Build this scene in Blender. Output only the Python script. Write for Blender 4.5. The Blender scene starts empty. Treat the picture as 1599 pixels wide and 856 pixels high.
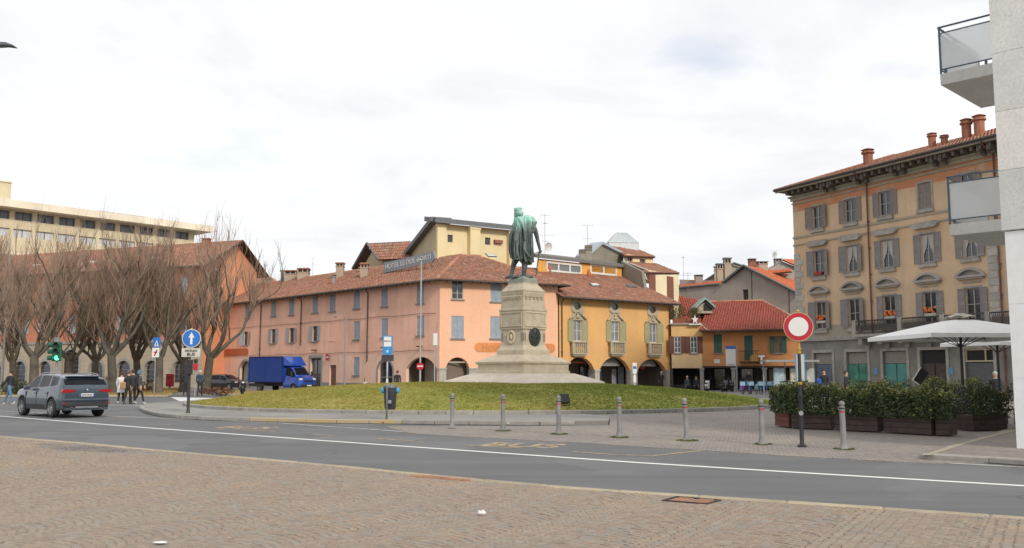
import bpy, bmesh, math, random
from math import sin, cos, pi, radians, atan, atan2, sqrt, hypot
from mathutils import Vector as V, Matrix, noise
from mathutils.geometry import tessellate_polygon
random.seed(7)
sc = bpy.context.scene
# ---------------------------------------------------------------- camera
FPX, CX, CY, HOR, EYE = 1450.0, 799.5, 428.0, 583.0, 1.6
PITCH = atan((HOR - CY) / FPX)
cd = bpy.data.cameras.new('camera'); cam = bpy.data.objects.new('camera', cd)
sc.collection.objects.link(cam); sc.camera = cam
cam.location = (0, 0, EYE); cam.rotation_euler = (pi / 2 + PITCH, 0, 0)
cd.sensor_width = 36; cd.lens = 36 * FPX / 1599; cd.clip_start = .1; cd.clip_end = 3000
# ---------------------------------------------------------------- world, sun, exposure
SUN_EL, SUN_AZ = radians(32), radians(150)       # azimuth clockwise from +Y
w = bpy.data.worlds.new('World'); sc.world = w; w.use_nodes = True
nt = w.node_tree; nt.nodes.clear(); N = nt.nodes.new; LK = nt.links.new
out = N('ShaderNodeOutputWorld'); mix = N('ShaderNodeMixShader')
sky = N('ShaderNodeTexSky'); sky.sky_type = 'NISHITA'; sky.sun_disc = False
sky.sun_elevation = SUN_EL; sky.sun_rotation = SUN_AZ
b1 = N('ShaderNodeBackground'); b1.inputs[1].default_value = .13; LK(sky.outputs[0], b1.inputs[0])
b2 = N('ShaderNodeBackground'); b2.inputs[1].default_value = 1.0
tc = N('ShaderNodeTexCoord'); sx = N('ShaderNodeSeparateXYZ'); LK(tc.outputs['Generated'], sx.inputs[0])
ad = N('ShaderNodeMath'); ad.operation = 'ADD'; ad.inputs[1].default_value = .16; LK(sx.outputs[2], ad.inputs[0])
cb = N('ShaderNodeCombineXYZ')
for i in (0, 1):
    d = N('ShaderNodeMath'); d.operation = 'DIVIDE'; LK(sx.outputs[i], d.inputs[0]); LK(ad.outputs[0], d.inputs[1]); LK(d.outputs[0], cb.inputs[i])
n1 = N('ShaderNodeTexNoise'); n1.inputs['Scale'].default_value = 1.1; n1.inputs['Detail'].default_value = 7; n1.inputs['Roughness'].default_value = .58
n1.inputs['Distortion'].default_value = .35
LK(cb.outputs[0], n1.inputs['Vector'])
cr = N('ShaderNodeValToRGB'); e = cr.color_ramp.elements
e[0].position = .32; e[0].color = (.62, .635, .67, 1); e[1].position = .66; e[1].color = (.80, .80, .80, 1)
m = cr.color_ramp.elements.new(.47); m.color = (.72, .73, .75, 1)
LK(n1.outputs[0], cr.inputs[0]); LK(cr.outputs[0], b2.inputs[0])
n2 = N('ShaderNodeTexNoise'); n2.inputs['Scale'].default_value = 1.7; n2.inputs['Detail'].default_value = 5
mp = N('ShaderNodeMapping'); mp.inputs['Location'].default_value = (3.3, 1.4, 0); LK(cb.outputs[0], mp.inputs[0]); LK(mp.outputs[0], n2.inputs['Vector'])
c2 = N('ShaderNodeValToRGB'); e = c2.color_ramp.elements; e[0].position = .26; e[0].color = (.65, .65, .65, 1); e[1].position = .40; e[1].color = (1, 1, 1, 1)
LK(n2.outputs[0], c2.inputs[0]); LK(c2.outputs[0], mix.inputs[0])
LK(b1.outputs[0], mix.inputs[1]); LK(b2.outputs[0], mix.inputs[2]); LK(mix.outputs[0], out.inputs[0])
sd = bpy.data.lights.new('sun', 'SUN'); sd.energy = 1.9; sd.angle = radians(10); sd.color = (1, .93, .82)
so = bpy.data.objects.new('sun', sd); sc.collection.objects.link(so)
sv = V((sin(SUN_AZ) * cos(SUN_EL), cos(SUN_AZ) * cos(SUN_EL), sin(SUN_EL)))
so.rotation_euler = sv.to_track_quat('Z', 'Y').to_euler(); so.location = (30, -30, 60)
vs = sc.view_settings; vs.view_transform = 'Standard'; vs.look = 'None'; vs.exposure = .44; vs.gamma = 1
sc.cycles.max_bounces = 6; sc.cycles.diffuse_bounces = 3; sc.cycles.transparent_max_bounces = 6
# ---------------------------------------------------------------- picture measurements -> places
def ray(px, py):
    x, up = (px - CX) / FPX, (CY - py) / FPX
    return V((x, cos(PITCH) - up * sin(PITCH), sin(PITCH) + up * cos(PITCH)))
def P(px, py, D):
    r = ray(px, py); return V((0, 0, EYE)) + r * (D / r.y)
def G(px, py, z=0.0):
    r = ray(px, py); t = (z - EYE) / r.z; return V((r.x * t, r.y * t, z))
# ---------------------------------------------------------------- objects
W = {}
COL = sc.collection
def add(name, mesh, parent=None, M=None, smooth=None):
    """M is the world matrix of the new object"""
    o = bpy.data.objects.new(name, mesh); COL.objects.link(o)
    M = M or Matrix()
    if parent is not None:
        o.parent = parent; o.matrix_basis = W[parent.name].inverted() @ M
    else:
        o.matrix_basis = M
    W[o.name] = M.copy()
    return o
def tag(o, label=None, cat=None, group=None, kind=None):
    if label: o['label'] = label
    if cat: o['category'] = cat
    if group: o['group'] = group
    if kind: o['kind'] = kind
    return o
def T(x, y=None, z=0, rz=0):
    if y is None: x, y, z = x
    return Matrix.Translation((x, y, z)) @ Matrix.Rotation(rz, 4, 'Z')
def thing(name, label, cat, M=None, group=None):
    o = add(name, None, None, M if M is not None else Matrix()); o.empty_display_size = .3
    return tag(o, label, cat, group)
def kids(o): return [c for c in COL.objects if c.parent == o]
def clone(o, M, label=None, group=None, parent=None):
    """copy of a thing, its parts and their sub-parts"""
    c = o.copy(); COL.objects.link(c)
    if parent is None: c.matrix_basis = M; W[c.name] = M.copy()
    else: c.parent = parent; c.matrix_basis = o.matrix_basis.copy(); W[c.name] = W[parent.name] @ c.matrix_basis
    if label: c['label'] = label
    if group: c['group'] = group
    for k in o.children: clone(k, None, parent=c)
    return c
class MB:
    def __init__(s): s.v = []; s.f = []; s.m = []
    def poly(s, pts, m=0):
        b = len(s.v); s.v += [tuple(p) for p in pts]; s.f.append(tuple(range(b, b + len(pts)))); s.m.append(m); return s
    def raw(s, vs, fs, m=0):
        b = len(s.v); s.v += [tuple(p) for p in vs]
        for f in fs: s.f.append(tuple(b + i for i in f)); s.m.append(m)
        return s
    def box(s, x0, x1, y0, y1, z0, z1, m=0, M=None, bev=0):
        if bev:
            b = bev
            s.raw([], [])
            xs = (x0, x1); ys = (y0, y1); zs = (z0, z1)
            pts = []; idx = {}
            for i in (0, 1):
                for j in (0, 1):
                    for k in (0, 1):
                        sxx, syy, szz = (1, -1)[i], (1, -1)[j], (1, -1)[k]
                        for a in range(3):
                            p = [xs[i] + sxx * b, ys[j] + syy * b, zs[k] + szz * b]
                            p[a] = (xs[i], ys[j], zs[k])[a]
                            idx[i, j, k, a] = len(pts); pts.append(V(p))
            F = []
            for a in range(3):
                o1, o2 = [q for q in range(3) if q != a]
                for sd_ in (0, 1):
                    def key(u, w_, ax):
                        t = [0, 0, 0]; t[a] = sd_; t[o1] = u; t[o2] = w_; return idx[t[0], t[1], t[2], ax]
                    F.append((key(0, 0, a), key(1, 0, a), key(1, 1, a), key(0, 1, a)))
            for a in range(3):          # edges along axis a
                o1, o2 = [q for q in range(3) if q != a]
                for u in (0, 1):
                    for w_ in (0, 1):
                        def key(e_, ax):
                            t = [0, 0, 0]; t[a] = e_; t[o1] = u; t[o2] = w_; return idx[t[0], t[1], t[2], ax]
                        F.append((key(0, o1), key(1, o1), key(1, o2), key(0, o2)))
            for i in (0, 1):
                for j in (0, 1):
                    for k in (0, 1): F.append((idx[i, j, k, 0], idx[i, j, k, 1], idx[i, j, k, 2]))
            c = V(((x0 + x1) / 2, (y0 + y1) / 2, (z0 + z1) / 2)); F2 = []
            for f in F:
                n = (pts[f[1]] - pts[f[0]]).cross(pts[f[2]] - pts[f[0]])
                F2.append(f if n.dot((pts[f[0]] + pts[f[2]]) / 2 - c) > 0 else f[::-1])
            if M: pts = [M @ p for p in pts]
            return s.raw(pts, F2, m)
        p = [V((x, y, z)) for z in (z0, z1) for y in (y0, y1) for x in (x0, x1)]
        if M: p = [M @ q for q in p]
        return s.raw(p, [(0, 2, 3, 1), (4, 5, 7, 6), (0, 1, 5, 4), (2, 6, 7, 3), (0, 4, 6, 2), (1, 3, 7, 5)], m)
    def tube(s, pts, r, n=8, m=0, cap=True):
        pts = [V(p) for p in pts]; rs = r if isinstance(r, (list, tuple)) else [r] * len(pts)
        rings = []; ref = None
        for i, p in enumerate(pts):
            d = (pts[min(i + 1, len(pts) - 1)] - pts[max(i - 1, 0)]).normalized()
            if ref is None: ref = V((1, 0, 0)) if abs(d.x) < .9 else V((0, 1, 0))
            a = (ref - d * ref.dot(d)).normalized(); b = d.cross(a); ref = a
            rings.append([p + (a * cos(2 * pi * k / n) + b * sin(2 * pi * k / n)) * rs[i] for k in range(n)])
        vs_ = [q for R in rings for q in R]; fs = []
        for i in range(len(pts) - 1):
            for k in range(n): fs.append((i * n + k, i * n + (k + 1) % n, (i + 1) * n + (k + 1) % n, (i + 1) * n + k))
        if cap: fs += [tuple(range(n - 1, -1, -1)), tuple(range((len(pts) - 1) * n, len(pts) * n))]
        return s.raw(vs_, fs, m)
    def lathe(s, prof, n=16, m=0, M=None, cap=True):
        """prof: (radius, z) from bottom to top"""
        vs_ = []; fs = []
        for r, z in prof:
            vs_ += [V((r * cos(2 * pi * k / n), r * sin(2 * pi * k / n), z)) for k in range(n)]
        if M: vs_ = [M @ q for q in vs_]
        for i in range(len(prof) - 1):
            for k in range(n): fs.append((i * n + k, i * n + (k + 1) % n, (i + 1) * n + (k + 1) % n, (i + 1) * n + k))
        if cap: fs += [tuple(range(n - 1, -1, -1)), tuple(range((len(prof) - 1) * n, len(prof) * n))]
        return s.raw(vs_, fs, m)
    def prism(s, poly, y0, y1, m=0, M=None, mside=None):
        """polygon in x,z (anticlockwise seen from -y) extruded along y"""
        n = len(poly); a = [V((p[0], y0, p[1])) for p in poly]; b = [V((p[0], y1, p[1])) for p in poly]
        vs_ = a + b
        if M: vs_ = [M @ q for q in vs_]
        s.raw(vs_, [tuple(range(n)), tuple(range(2 * n - 1, n - 1, -1))], m)
        s.raw(vs_, [(i, i + n, (i + 1) % n + n, (i + 1) % n) for i in range(n)], m if mside is None else mside)
        return s
    def slab(s, poly, z0, z1, m=0):
        n = len(poly)
        vs_ = [V((p[0], p[1], z0)) for p in poly] + [V((p[0], p[1], z1)) for p in poly]
        s.raw(vs_, [tuple(range(n - 1, -1, -1)), tuple(range(n, 2 * n))] + [(i, (i + 1) % n, (i + 1) % n + n, i + n) for i in range(n)], m)
        return s
    def ball(s, c, r, n=12, m=0, sc_=(1, 1, 1)):
        h = max(4, n // 2); pr = []
        vs_ = []; fs = []
        for i in range(1, h):
            a = pi * i / h
            vs_ += [V((c[0] + r * sc_[0] * sin(a) * cos(2 * pi * k / n), c[1] + r * sc_[1] * sin(a) * sin(2 * pi * k / n), c[2] - r * sc_[2] * cos(a))) for k in range(n)]
        for i in range(h - 2):
            for k in range(n): fs.append((i * n + k, i * n + (k + 1) % n, (i + 1) * n + (k + 1) % n, (i + 1) * n + k))
        vs_ += [V((c[0], c[1], c[2] - r * sc_[2])), V((c[0], c[1], c[2] + r * sc_[2]))]; b, t = len(vs_) - 2, len(vs_) - 1
        fs += [(b, (k + 1) % n, k) for k in range(n)] + [(t, (h - 2) * n + k, (h - 2) * n + (k + 1) % n) for k in range(n)]
        return s.raw(vs_, fs, m)
    def mesh(s, name, mats, smooth=False):
        me = bpy.data.meshes.new(name); me.from_pydata(s.v, [], s.f)
        for q in (mats if isinstance(mats, (list, tuple)) else [mats]): me.materials.append(q)
        if any(s.m): me.polygons.foreach_set('material_index', s.m)
        if smooth:
            me.polygons.foreach_set('use_smooth', [True] * len(s.f))
            if smooth != 'all': me.set_sharp_from_angle(angle=radians(38))
        me.update(); return me
    def obj(s, name, mats, parent=None, M=None, smooth=False): return add(name, s.mesh(name, mats, smooth), parent, M)
# ---------------------------------------------------------------- materials
MT = {}
def newmat(name):
    mt = bpy.data.materials.new(name); mt.use_nodes = True; t = mt.node_tree
    return mt, t, t.nodes['Principled BSDF']
def nd(t, kind, **kw):
    n = t.nodes.new('ShaderNode' + kind)
    for k, v in kw.items():
        if k in n.inputs: n.inputs[k].default_value = v
        else: setattr(n, k, v)
    return n
def c4(c): return (*c, 1)
def ramp(t, src, stops):
    r = nd(t, 'ValToRGB'); el = r.color_ramp.elements
    el[0].position, el[0].color = stops[0][0], c4(stops[0][1]); el[1].position, el[1].color = stops[-1][0], c4(stops[-1][1])
    for p, c in stops[1:-1]: q = el.new(p); q.color = c4(c)
    t.links.new(src, r.inputs[0]); return r.outputs[0]
def mixc(t, fac, a, b, mode='MIX'):
    m_ = nd(t, 'MixRGB', blend_type=mode)
    for i, q in enumerate((fac, a, b)):
        if isinstance(q, (int, float)): m_.inputs[i].default_value = q
        elif isinstance(q, tuple): m_.inputs[i].default_value = c4(q)
        else: t.links.new(q, m_.inputs[i])
    return m_.outputs[0]
def pos(t, scale=(1, 1, 1), rot=0, obj=False):
    g = nd(t, 'TexCoord').outputs['Object'] if obj else nd(t, 'NewGeometry').outputs['Position']
    mp_ = nd(t, 'Mapping'); mp_.inputs['Scale'].default_value = scale; mp_.inputs['Rotation'].default_value = (0, 0, rot)
    t.links.new(g, mp_.inputs[0]); return mp_.outputs[0]
def noi(t, vec, scale, detail=4, rough=.55):
    n = nd(t, 'TexNoise', Scale=scale, Detail=detail, Roughness=rough); t.links.new(vec, n.inputs['Vector']); return n.outputs[0]
def bump(t, bs, h, strength=.3, dist=.01):
    b = nd(t, 'Bump', Strength=strength, Distance=dist); t.links.new(h, b.inputs['Height']); t.links.new(b.outputs[0], bs.inputs['Normal'])
def plain(name, c, rough=.7, metal=0, var=.12, scale=6, spec=None, bmp=0, emit=0, coat=0):
    if name in MT: return MT[name]
    mt, t, bs = newmat(name)
    n = noi(t, pos(t), scale); d = tuple(x * (1 - var) for x in c); l = tuple(min(1, x * (1 + var)) for x in c)
    col = ramp(t, n, [(.3, d), (.7, l)]); t.links.new(col, bs.inputs['Base Color'])
    bs.inputs['Roughness'].default_value = rough; bs.inputs['Metallic'].default_value = metal
    if spec is not None: bs.inputs['Specular IOR Level'].default_value = spec
    if coat: bs.inputs['Coat Weight'].default_value = coat; bs.inputs['Coat Roughness'].default_value = .05
    if emit: bs.inputs['Emission Color'].default_value = c4(c); bs.inputs['Emission Strength'].default_value = emit
    if bmp: bump(t, bs, noi(t, pos(t), scale * 8), bmp)
    MT[name] = mt; return mt
def plaster(name, c, c2=None, rough=.92, streak=.25, blot=.14, bmp=.25, grain=1.):
    """old painted plaster: broad blotches, rain streaks, fine grain"""
    if name in MT: return MT[name]
    mt, t, bs = newmat(name); p = pos(t)
    c2 = c2 or tuple(x * .72 for x in c)
    a = ramp(t, noi(t, p, .35, 5, .6), [(.33, tuple(x * (1 - blot) for x in c)), (.66, tuple(min(1, x * (1 + blot * .6)) for x in c))])
    st = ramp(t, noi(t, pos(t, (1.6, 1.6, .13)), 1.4, 6, .65), [(.48, (0, 0, 0)), (.78, (streak * 2,) * 3)])
    a = mixc(t, st, a, c2)
    g = ramp(t, noi(t, p, 9 * grain, 5, .7), [(.25, (.88, .88, .88)), (.7, (1.05, 1.05, 1.05))])
    a = mixc(t, 1.0, a, g, 'MULTIPLY'); t.links.new(a, bs.inputs['Base Color'])
    bs.inputs['Roughness'].default_value = rough; bump(t, bs, noi(t, p, 14 * grain, 5, .7), bmp, .02)
    MT[name] = mt; return mt
def tilemat(name, cols, lich=(.20, .17, .13), lf=.35):
    mt, t, bs = newmat(name); g = nd(t, 'NewGeometry')
    c = ramp(t, g.outputs['Random Per Island'], [(i / (len(cols) - 1), q) for i, q in enumerate(cols)])
    l = ramp(t, noi(t, pos(t), .8, 7, .7), [(.46, (0, 0, 0)), (.72, (lf * 2,) * 3)])
    c = mixc(t, l, c, lich)
    c = mixc(t, 1.0, c, ramp(t, noi(t, pos(t), 7, 4), [(.3, (.75, .75, .75)), (.7, (1.12, 1.12, 1.12))]), 'MULTIPLY')
    t.links.new(c, bs.inputs['Base Color']); bs.inputs['Roughness'].default_value = .9
    MT[name] = mt; return mt
def glass(name, c=(.03, .035, .04), rough=.08):
    if name in MT: return MT[name]
    mt, t, bs = newmat(name)
    t.links.new(ramp(t, noi(t, pos(t), .9, 2), [(.35, tuple(x * .6 for x in c)), (.65, tuple(x * 1.5 for x in c))]), bs.inputs['Base Color'])
    bs.inputs['Roughness'].default_value = rough; bs.inputs['Specular IOR Level'].default_value = .8
    MT[name] = mt; return mt
# ================================================================ SETTING: ground, road, pavements
def asphalt(name, a, b, crack=.5):
    mt, t, bs = newmat(name); p = pos(t)
    c = ramp(t, noi(t, p, .22, 6, .6), [(.3, a), (.7, b)])
    lane = noi(t, pos(t, (.06, 1.1, 1), radians(40)), 1.0, 4)
    c = mixc(t, 1.0, c, ramp(t, lane, [(.35, (.86,) * 3), (.65, (1.1,) * 3)]), 'MULTIPLY')
    c = mixc(t, 1.0, c, ramp(t, noi(t, p, 60, 3, .8), [(.3, (.72,) * 3), (.7, (1.25,) * 3)]), 'MULTIPLY')
    vo = nd(t, 'TexVoronoi', feature='DISTANCE_TO_EDGE', Scale=.33); wv = nd(t, 'Mapping'); t.links.new(mixc(t, .12, p, nd(t, 'TexNoise', Scale=2.2, Detail=5).outputs[1]), wv.inputs[0]); t.links.new(wv.outputs[0], vo.inputs['Vector'])
    ck = mixc(t, 1.0, ramp(t, vo.outputs[0], [(.0, (1, 1, 1)), (.006, (0, 0, 0))]), ramp(t, noi(t, p, .5, 3), [(.5, (0, 0, 0)), (.6, (.7,) * 3)]), 'MULTIPLY'); c = mixc(t, ck, c, (.045,) * 3)
    c = mixc(t, ramp(t, noi(t, pos(t, (.5, 1.6, 1), radians(40)), .8, 7, .75), [(.58, (0, 0, 0)), (.7, (.55,) * 3)]), c, tuple(x * .62 for x in a)); c = mixc(t, ramp(t, noi(t, p, .17, 3), [(.53, (0, 0, 0)), (.545, (.35,) * 3)]), c, tuple(x * 1.3 for x in b))
    t.links.new(c, bs.inputs['Base Color']); bs.inputs['Roughness'].default_value = .82
    bump(t, bs, noi(t, p, 90, 3, .7), .5, .006); MT[name] = mt; return mt
ASPH = asphalt('asphalt', (.108, .109, .113), (.142, .143, .147)); ASPH2 = asphalt('pale_asphalt', (.20, .19, .18), (.27, .26, .24))
def worn(name, c, base=(.10, .10, .105), thr=(.40, .52)):
    mt, t, bs = newmat(name); p = pos(t)
    k = ramp(t, noi(t, p, 3.0, 9, .75), [(thr[0], (0, 0, 0)), (thr[1], (1, 1, 1))])
    t.links.new(mixc(t, k, base, c), bs.inputs['Base Color']); bs.inputs['Roughness'].default_value = .8; MT[name] = mt; return mt
WHITE = worn('white_road_paint', (.80, .80, .77), thr=(.27, .38)); YEL = worn('yellow_road_paint', (.42, .31, .17), (.125, .122, .118), thr=(.38, .54))
WORNW = worn('worn_white_paint', (.6, .6, .57), thr=(.32, .54))
g = MB(); R_ = 900
g.poly([(-R_, -60, 0), (R_, -60, 0), (R_, R_, 0), (-R_, R_, 0)])
tag(g.obj('road', ASPH), kind='structure')
EDGE = [(-260, 671), (-120, 676), (0, 683), (130, 694), (270, 707), (385, 717), (500, 727), (650, 742), (790, 756), (900, 765), (1000, 772), (1150, 782), (1300, 792), (1450, 802), (1599, 812), (1800, 827), (2100, 850)]
EDGE = [G(*q) for q in EDGE]
def resample(pts, step, closed=False):
    pts = [V(p) for p in pts]
    if closed: pts = pts + [pts[0]]
    outp = [pts[0]]; acc = 0
    for a, b in zip(pts, pts[1:]):
        L = (b - a).length; t = step - acc
        while t <= L: outp.append(a.lerp(b, t / L)); t += step
        acc = L - (t - step)
    return outp
def sheet(name, pts, z, mat, kind='structure', label=None, cat=None, parent=None, skirt=True):
    """flat sheet over a polygon of ground points (kept per-vertex z when z is None)"""
    pts = [V((p[0], p[1], p[2] if z is None else z)) for p in pts]
    m_ = MB(); b = [tuple(q) for q in pts]; tri = tessellate_polygon([pts])
    fs = []
    for a, b_, c in tri:
        n = (pts[b_] - pts[a]).cross(pts[c] - pts[a]); fs.append((a, b_, c) if n.z > 0 else (c, b_, a))
    m_.raw(pts, fs)
    if skirt:
        k = len(pts); m_.raw(pts + [V((p.x, p.y, -.05)) for p in pts], [(i, (i + 1) % k, (i + 1) % k + k, i + k) for i in range(k)])
    return tag(m_.obj(name, mat, parent), label, cat, kind=kind)
def strip(name, pts, wd, z, mat, parent=None):
    m_ = MB(); pts = [V((p[0], p[1], z)) for p in pts]; L = []; R = []
    for i, p in enumerate(pts):
        d = (pts[min(i + 1, len(pts) - 1)] - pts[max(i - 1, 0)]).normalized(); n = V((-d.y, d.x, 0)) * wd / 2
        L.append(p + n); R.append(p - n)
    n = len(pts); m_.raw(R + L, [(i, i + 1, n + i + 1, n + i) for i in range(n - 1)])
    return tag(m_.obj(name, mat, parent), kind='structure')
STONE = None
def stonemat(name, a, b, sc_=3, lf=.3, isl=True):
    mt, t, bs = newmat(name); p = pos(t)
    c = ramp(t, noi(t, p, sc_, 6, .65), [(.3, a), (.7, b)])
    oi = nd(t, 'ObjectInfo').outputs['Random']
    c = mixc(t, 1.0, c, ramp(t, oi, [(0, (.86, .86, .86)), (1, (1.08, 1.06, 1.03))]), 'MULTIPLY')
    c = mixc(t, 1.0, c, ramp(t, noi(t, p, sc_ * 14, 4, .8), [(.3, (.82,) * 3), (.7, (1.12,) * 3)]), 'MULTIPLY')
    t.links.new(c, bs.inputs['Base Color']); bs.inputs['Roughness'].default_value = .88
    bump(t, bs, noi(t, p, sc_ * 10, 5, .7), .35, .01); MT[name] = mt; return mt
KERB = stonemat('kerb_granite', (.25, .24, .22), (.36, .34, .31)); KERBY = stonemat('pale_kerb_stone', (.33, .28, .20), (.44, .38, .28))
KERBP = worn('yellow_kerb_paint', (.42, .31, .15), (.33, .30, .26), thr=(.36, .56))
kmesh = {}
def kerb(name, line, wd, z0, z1, step, mat, label, closed=False, yellow=None, parent=None):
    """a row of separate kerb stones laid along a line"""
    root = add(name, None, None, T(line[0][0], line[0][1], 0)); tag(root, label, kind='structure')
    pts = resample(line, step, closed)
    for i, (a, b) in enumerate(zip(pts, pts[1:] + ([pts[0]] if closed else []))):
        a = V((a[0], a[1], 0)); b = V((b[0], b[1], 0)); L = (b - a).length
        if L < step * .5: continue
        mt = mat if not (yellow and yellow(i, (a + b) / 2)) else KERBP
        k = (round(L, 2), wd, z0, z1, mt.name)
        if k not in kmesh: kmesh[k] = MB().box(-L / 2 + .006, L / 2 - .006, -wd / 2, wd / 2, z0, z1, bev=min(.02, wd / 6)).mesh('kerb_stone', mt)
        c = (a + b) / 2; d = b - a
        add('kerb_stone', kmesh[k], root, T(c.x, c.y, random.uniform(-.004, .004), atan2(d.y, d.x) + random.uniform(-.004, .004)))
    return root
# near pavement of porphyry cobbles laid in segmental arcs
cob = None
def cobmat():
    mt, t, bs = newmat('porphyry_cobble'); g_ = nd(t, 'NewGeometry'); oi = nd(t, 'ObjectInfo')
    s_ = nd(t, 'Math', operation='ADD'); t.links.new(g_.outputs['Random Per Island'], s_.inputs[0]); t.links.new(oi.outputs['Random'], s_.inputs[1])
    f_ = nd(t, 'Math', operation='FRACT'); t.links.new(s_.outputs[0], f_.inputs[0])
    c = ramp(t, f_.outputs[0], [(0, (.21, .172, .138)), (.2, (.275, .205, .152)), (.4, (.24, .215, .19)), (.6, (.295, .232, .172)), (.8, (.27, .19, .142)), (1, (.28, .248, .212))])
    c = mixc(t, ramp(t, noi(t, pos(t), .35, 5, .6), [(.42, (0, 0, 0)), (.7, (.45,) * 3)]), c, (.27, .24, .20))
    c = mixc(t, ramp(t, noi(t, pos(t), .5, 6, .7), [(.5, (0, 0, 0)), (.72, (.5,) * 3)]), c, (.38, .26, .165))
    c = mixc(t, 1.0, c, ramp(t, noi(t, pos(t), 40, 4, .8), [(.3, (.75,) * 3), (.7, (1.2,) * 3)]), 'MULTIPLY')
    t.links.new(c, bs.inputs['Base Color']); bs.inputs['Roughness'].default_value = .72
    g0 = G(135, 703); mp_ = nd(t, 'Mapping'); mp_.vector_type = 'TEXTURE'; mp_.inputs['Location'].default_value = (g0.x, g0.y, 0); mp_.inputs['Rotation'].default_value = (0, 0, radians(-35)); mp_.inputs['Scale'].default_value = (2.6, .75, 1); t.links.new(nd(t, 'NewGeometry').outputs['Position'], mp_.inputs[0])
    ln = nd(t, 'VectorMath', operation='LENGTH'); t.links.new(mp_.outputs[0], ln.inputs[0]); a_ = nd(t, 'Math', operation='MULTIPLY_ADD'); t.links.new(noi(t, pos(t), 1.6, 5), a_.inputs[0]); a_.inputs[1].default_value = 1.4; t.links.new(ln.outputs['Value'], a_.inputs[2]); hf = nd(t, 'Math', operation='MULTIPLY'); t.links.new(a_.outputs[0], hf.inputs[0]); hf.inputs[1].default_value = .5; a_ = hf
    damp = ramp(t, a_.outputs[0], [(.52, (1, 1, 1)), (.78, (0, 0, 0))]); damp = ramp(t, damp, [(0, (0, 0, 0)), (1, (.75,) * 3)]); c = mixc(t, damp, c, (.07, .068, .07)); t.links.new(c, bs.inputs['Base Color']); t.links.new(ramp(t, damp, [(0, (.72,) * 3), (1, (.3,) * 3)]), bs.inputs['Roughness'])
    bump(t, bs, noi(t, pos(t), 70, 4, .7), .5, .005); MT['cob'] = mt; return mt
COB = cobmat()
MORT = plain('sand_joint', (.245, .20, .158), .95, var=.25, scale=12, bmp=.4)
near = [V((e.x, e.y, 0)) for e in EDGE]
inn = [near[0]]
poly_near = near + [V((30, 6, 0)), V((30, -30, 0)), V((-60, -30, 0)), V((-60, near[0].y + 12, 0))]
pav = sheet('near_pavement', poly_near, .034, MORT)
def inside(p, poly):
    c = False; n = len(poly); x, y = p[0], p[1]; j = n - 1
    for i in range(n):
        a, b = poly[i], poly[j]
        if (a[1] > y) != (b[1] > y) and x < (b[0] - a[0]) * (y - a[1]) / (b[1] - a[1]) + a[0]: c = not c
        j = i
    return c
poly_cob = []
for i, p in enumerate(near):
    d = (near[min(i + 1, len(near) - 1)] - near[max(i - 1, 0)]).normalized(); poly_cob.append(p + V((d.y, -d.x, 0)) * -.0 + V((-d.y, d.x, 0)) * -.16)
poly_cob += poly_near[len(near):]
RUST = []       # rusty patches (centre, half sizes, angle) filled after the cobbles
for px, py, a, b in ((693, 750, .55, .17), (1080, 786.5, .27, .19), (1200, 792, .42, .17)):
    c = G(px, py); RUST.append((c, a, b, radians(-34)))
def in_rust(x, y):
    for c, a, b, an in RUST[:2]:
        dx, dy = x - c.x, y - c.y; u = dx * cos(an) + dy * sin(an); v_ = -dx * sin(an) + dy * cos(an)
        if abs(u) < a + .05 and abs(v_) < b + .05: return True
    return False
BW = 1.35; RA = BW / 2 / sin(radians(40)); RS = .105
stones = []; ca, sa = cos(radians(-30)), sin(radians(-30))
rng = random.Random(3)
nst = int(2 * radians(40) * RA / .105)
for b in range(-26, 22):
    for k in range(-20, 330):
        for i in range(nst):
            th = (-40 + 80 * (i + .5) / nst) * pi / 180
            u = b * BW + RA * sin(th); v_ = k * RS + RA * cos(th)
            x = u * ca - v_ * sa; y = u * sa + v_ * ca
            if y < 6.2 or y > 32 or abs(x) > y * .62 + 1.5 or not inside((x, y), poly_cob) or in_rust(x, y): continue
            stones.append((x, y, th, 2 * radians(40) * RA / nst * .47, RS * cos(th) * .465))
def stone_v(hl, hw, h, r=rng):
    j = lambda s_: r.uniform(-s_, s_)
    b_ = [(-hl, -hw), (hl, -hw), (hl, hw), (-hl, hw)]; vs_ = []
    for x, y in b_: vs_.append(V((x + j(.004), y + j(.004), 0)))
    for x, y in b_: vs_.append(V((x * .84 + j(.005), y * .80 + j(.004), h * .8 + j(.003))))
    return vs_
SF = [(4, 5, 6, 7), (0, 1, 5, 4), (1, 2, 6, 5), (2, 3, 7, 6), (3, 0, 4, 7)]
stones.sort(key=lambda s_: hypot(s_[0] * .6, s_[1]) if abs(s_[0]) < s_[1] * .56 and s_[1] > 8.3 else 99)
vlib = [MB().raw(stone_v(.049, .040, .022), SF).mesh('cobblestone', COB) for _ in range(10)]
for s_ in stones[:300]:
    add('cobblestone', vlib[rng.randrange(10)], pav, T(s_[0], s_[1], .021 + rng.uniform(-.003, .004), radians(-30) - s_[2]))
m_ = MB()
for x, y, th, hl, hw in stones[300:]:
    a = radians(-30) - th + rng.uniform(-.06, .06); c_, s2 = cos(a), sin(a); dz = rng.uniform(-.004, .005)
    m_.raw([(x + q.x * c_ - q.y * s2, y + q.x * s2 + q.y * c_, .021 + dz + q.z) for q in stone_v(hl, hw, .022)], SF)
tag(m_.obj('cobblestones', COB, pav), kind='stuff')
kerb('near_kerb', [V((p.x, p.y, 0)) for p in poly_cob[:len(near)]], .13, -.05, .055, 1.1, KERBY, 'pale flush kerb along the near edge of the road')
RB = stonemat('rusty_brick', (.27, .13, .075), (.38, .19, .11), 6)
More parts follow.
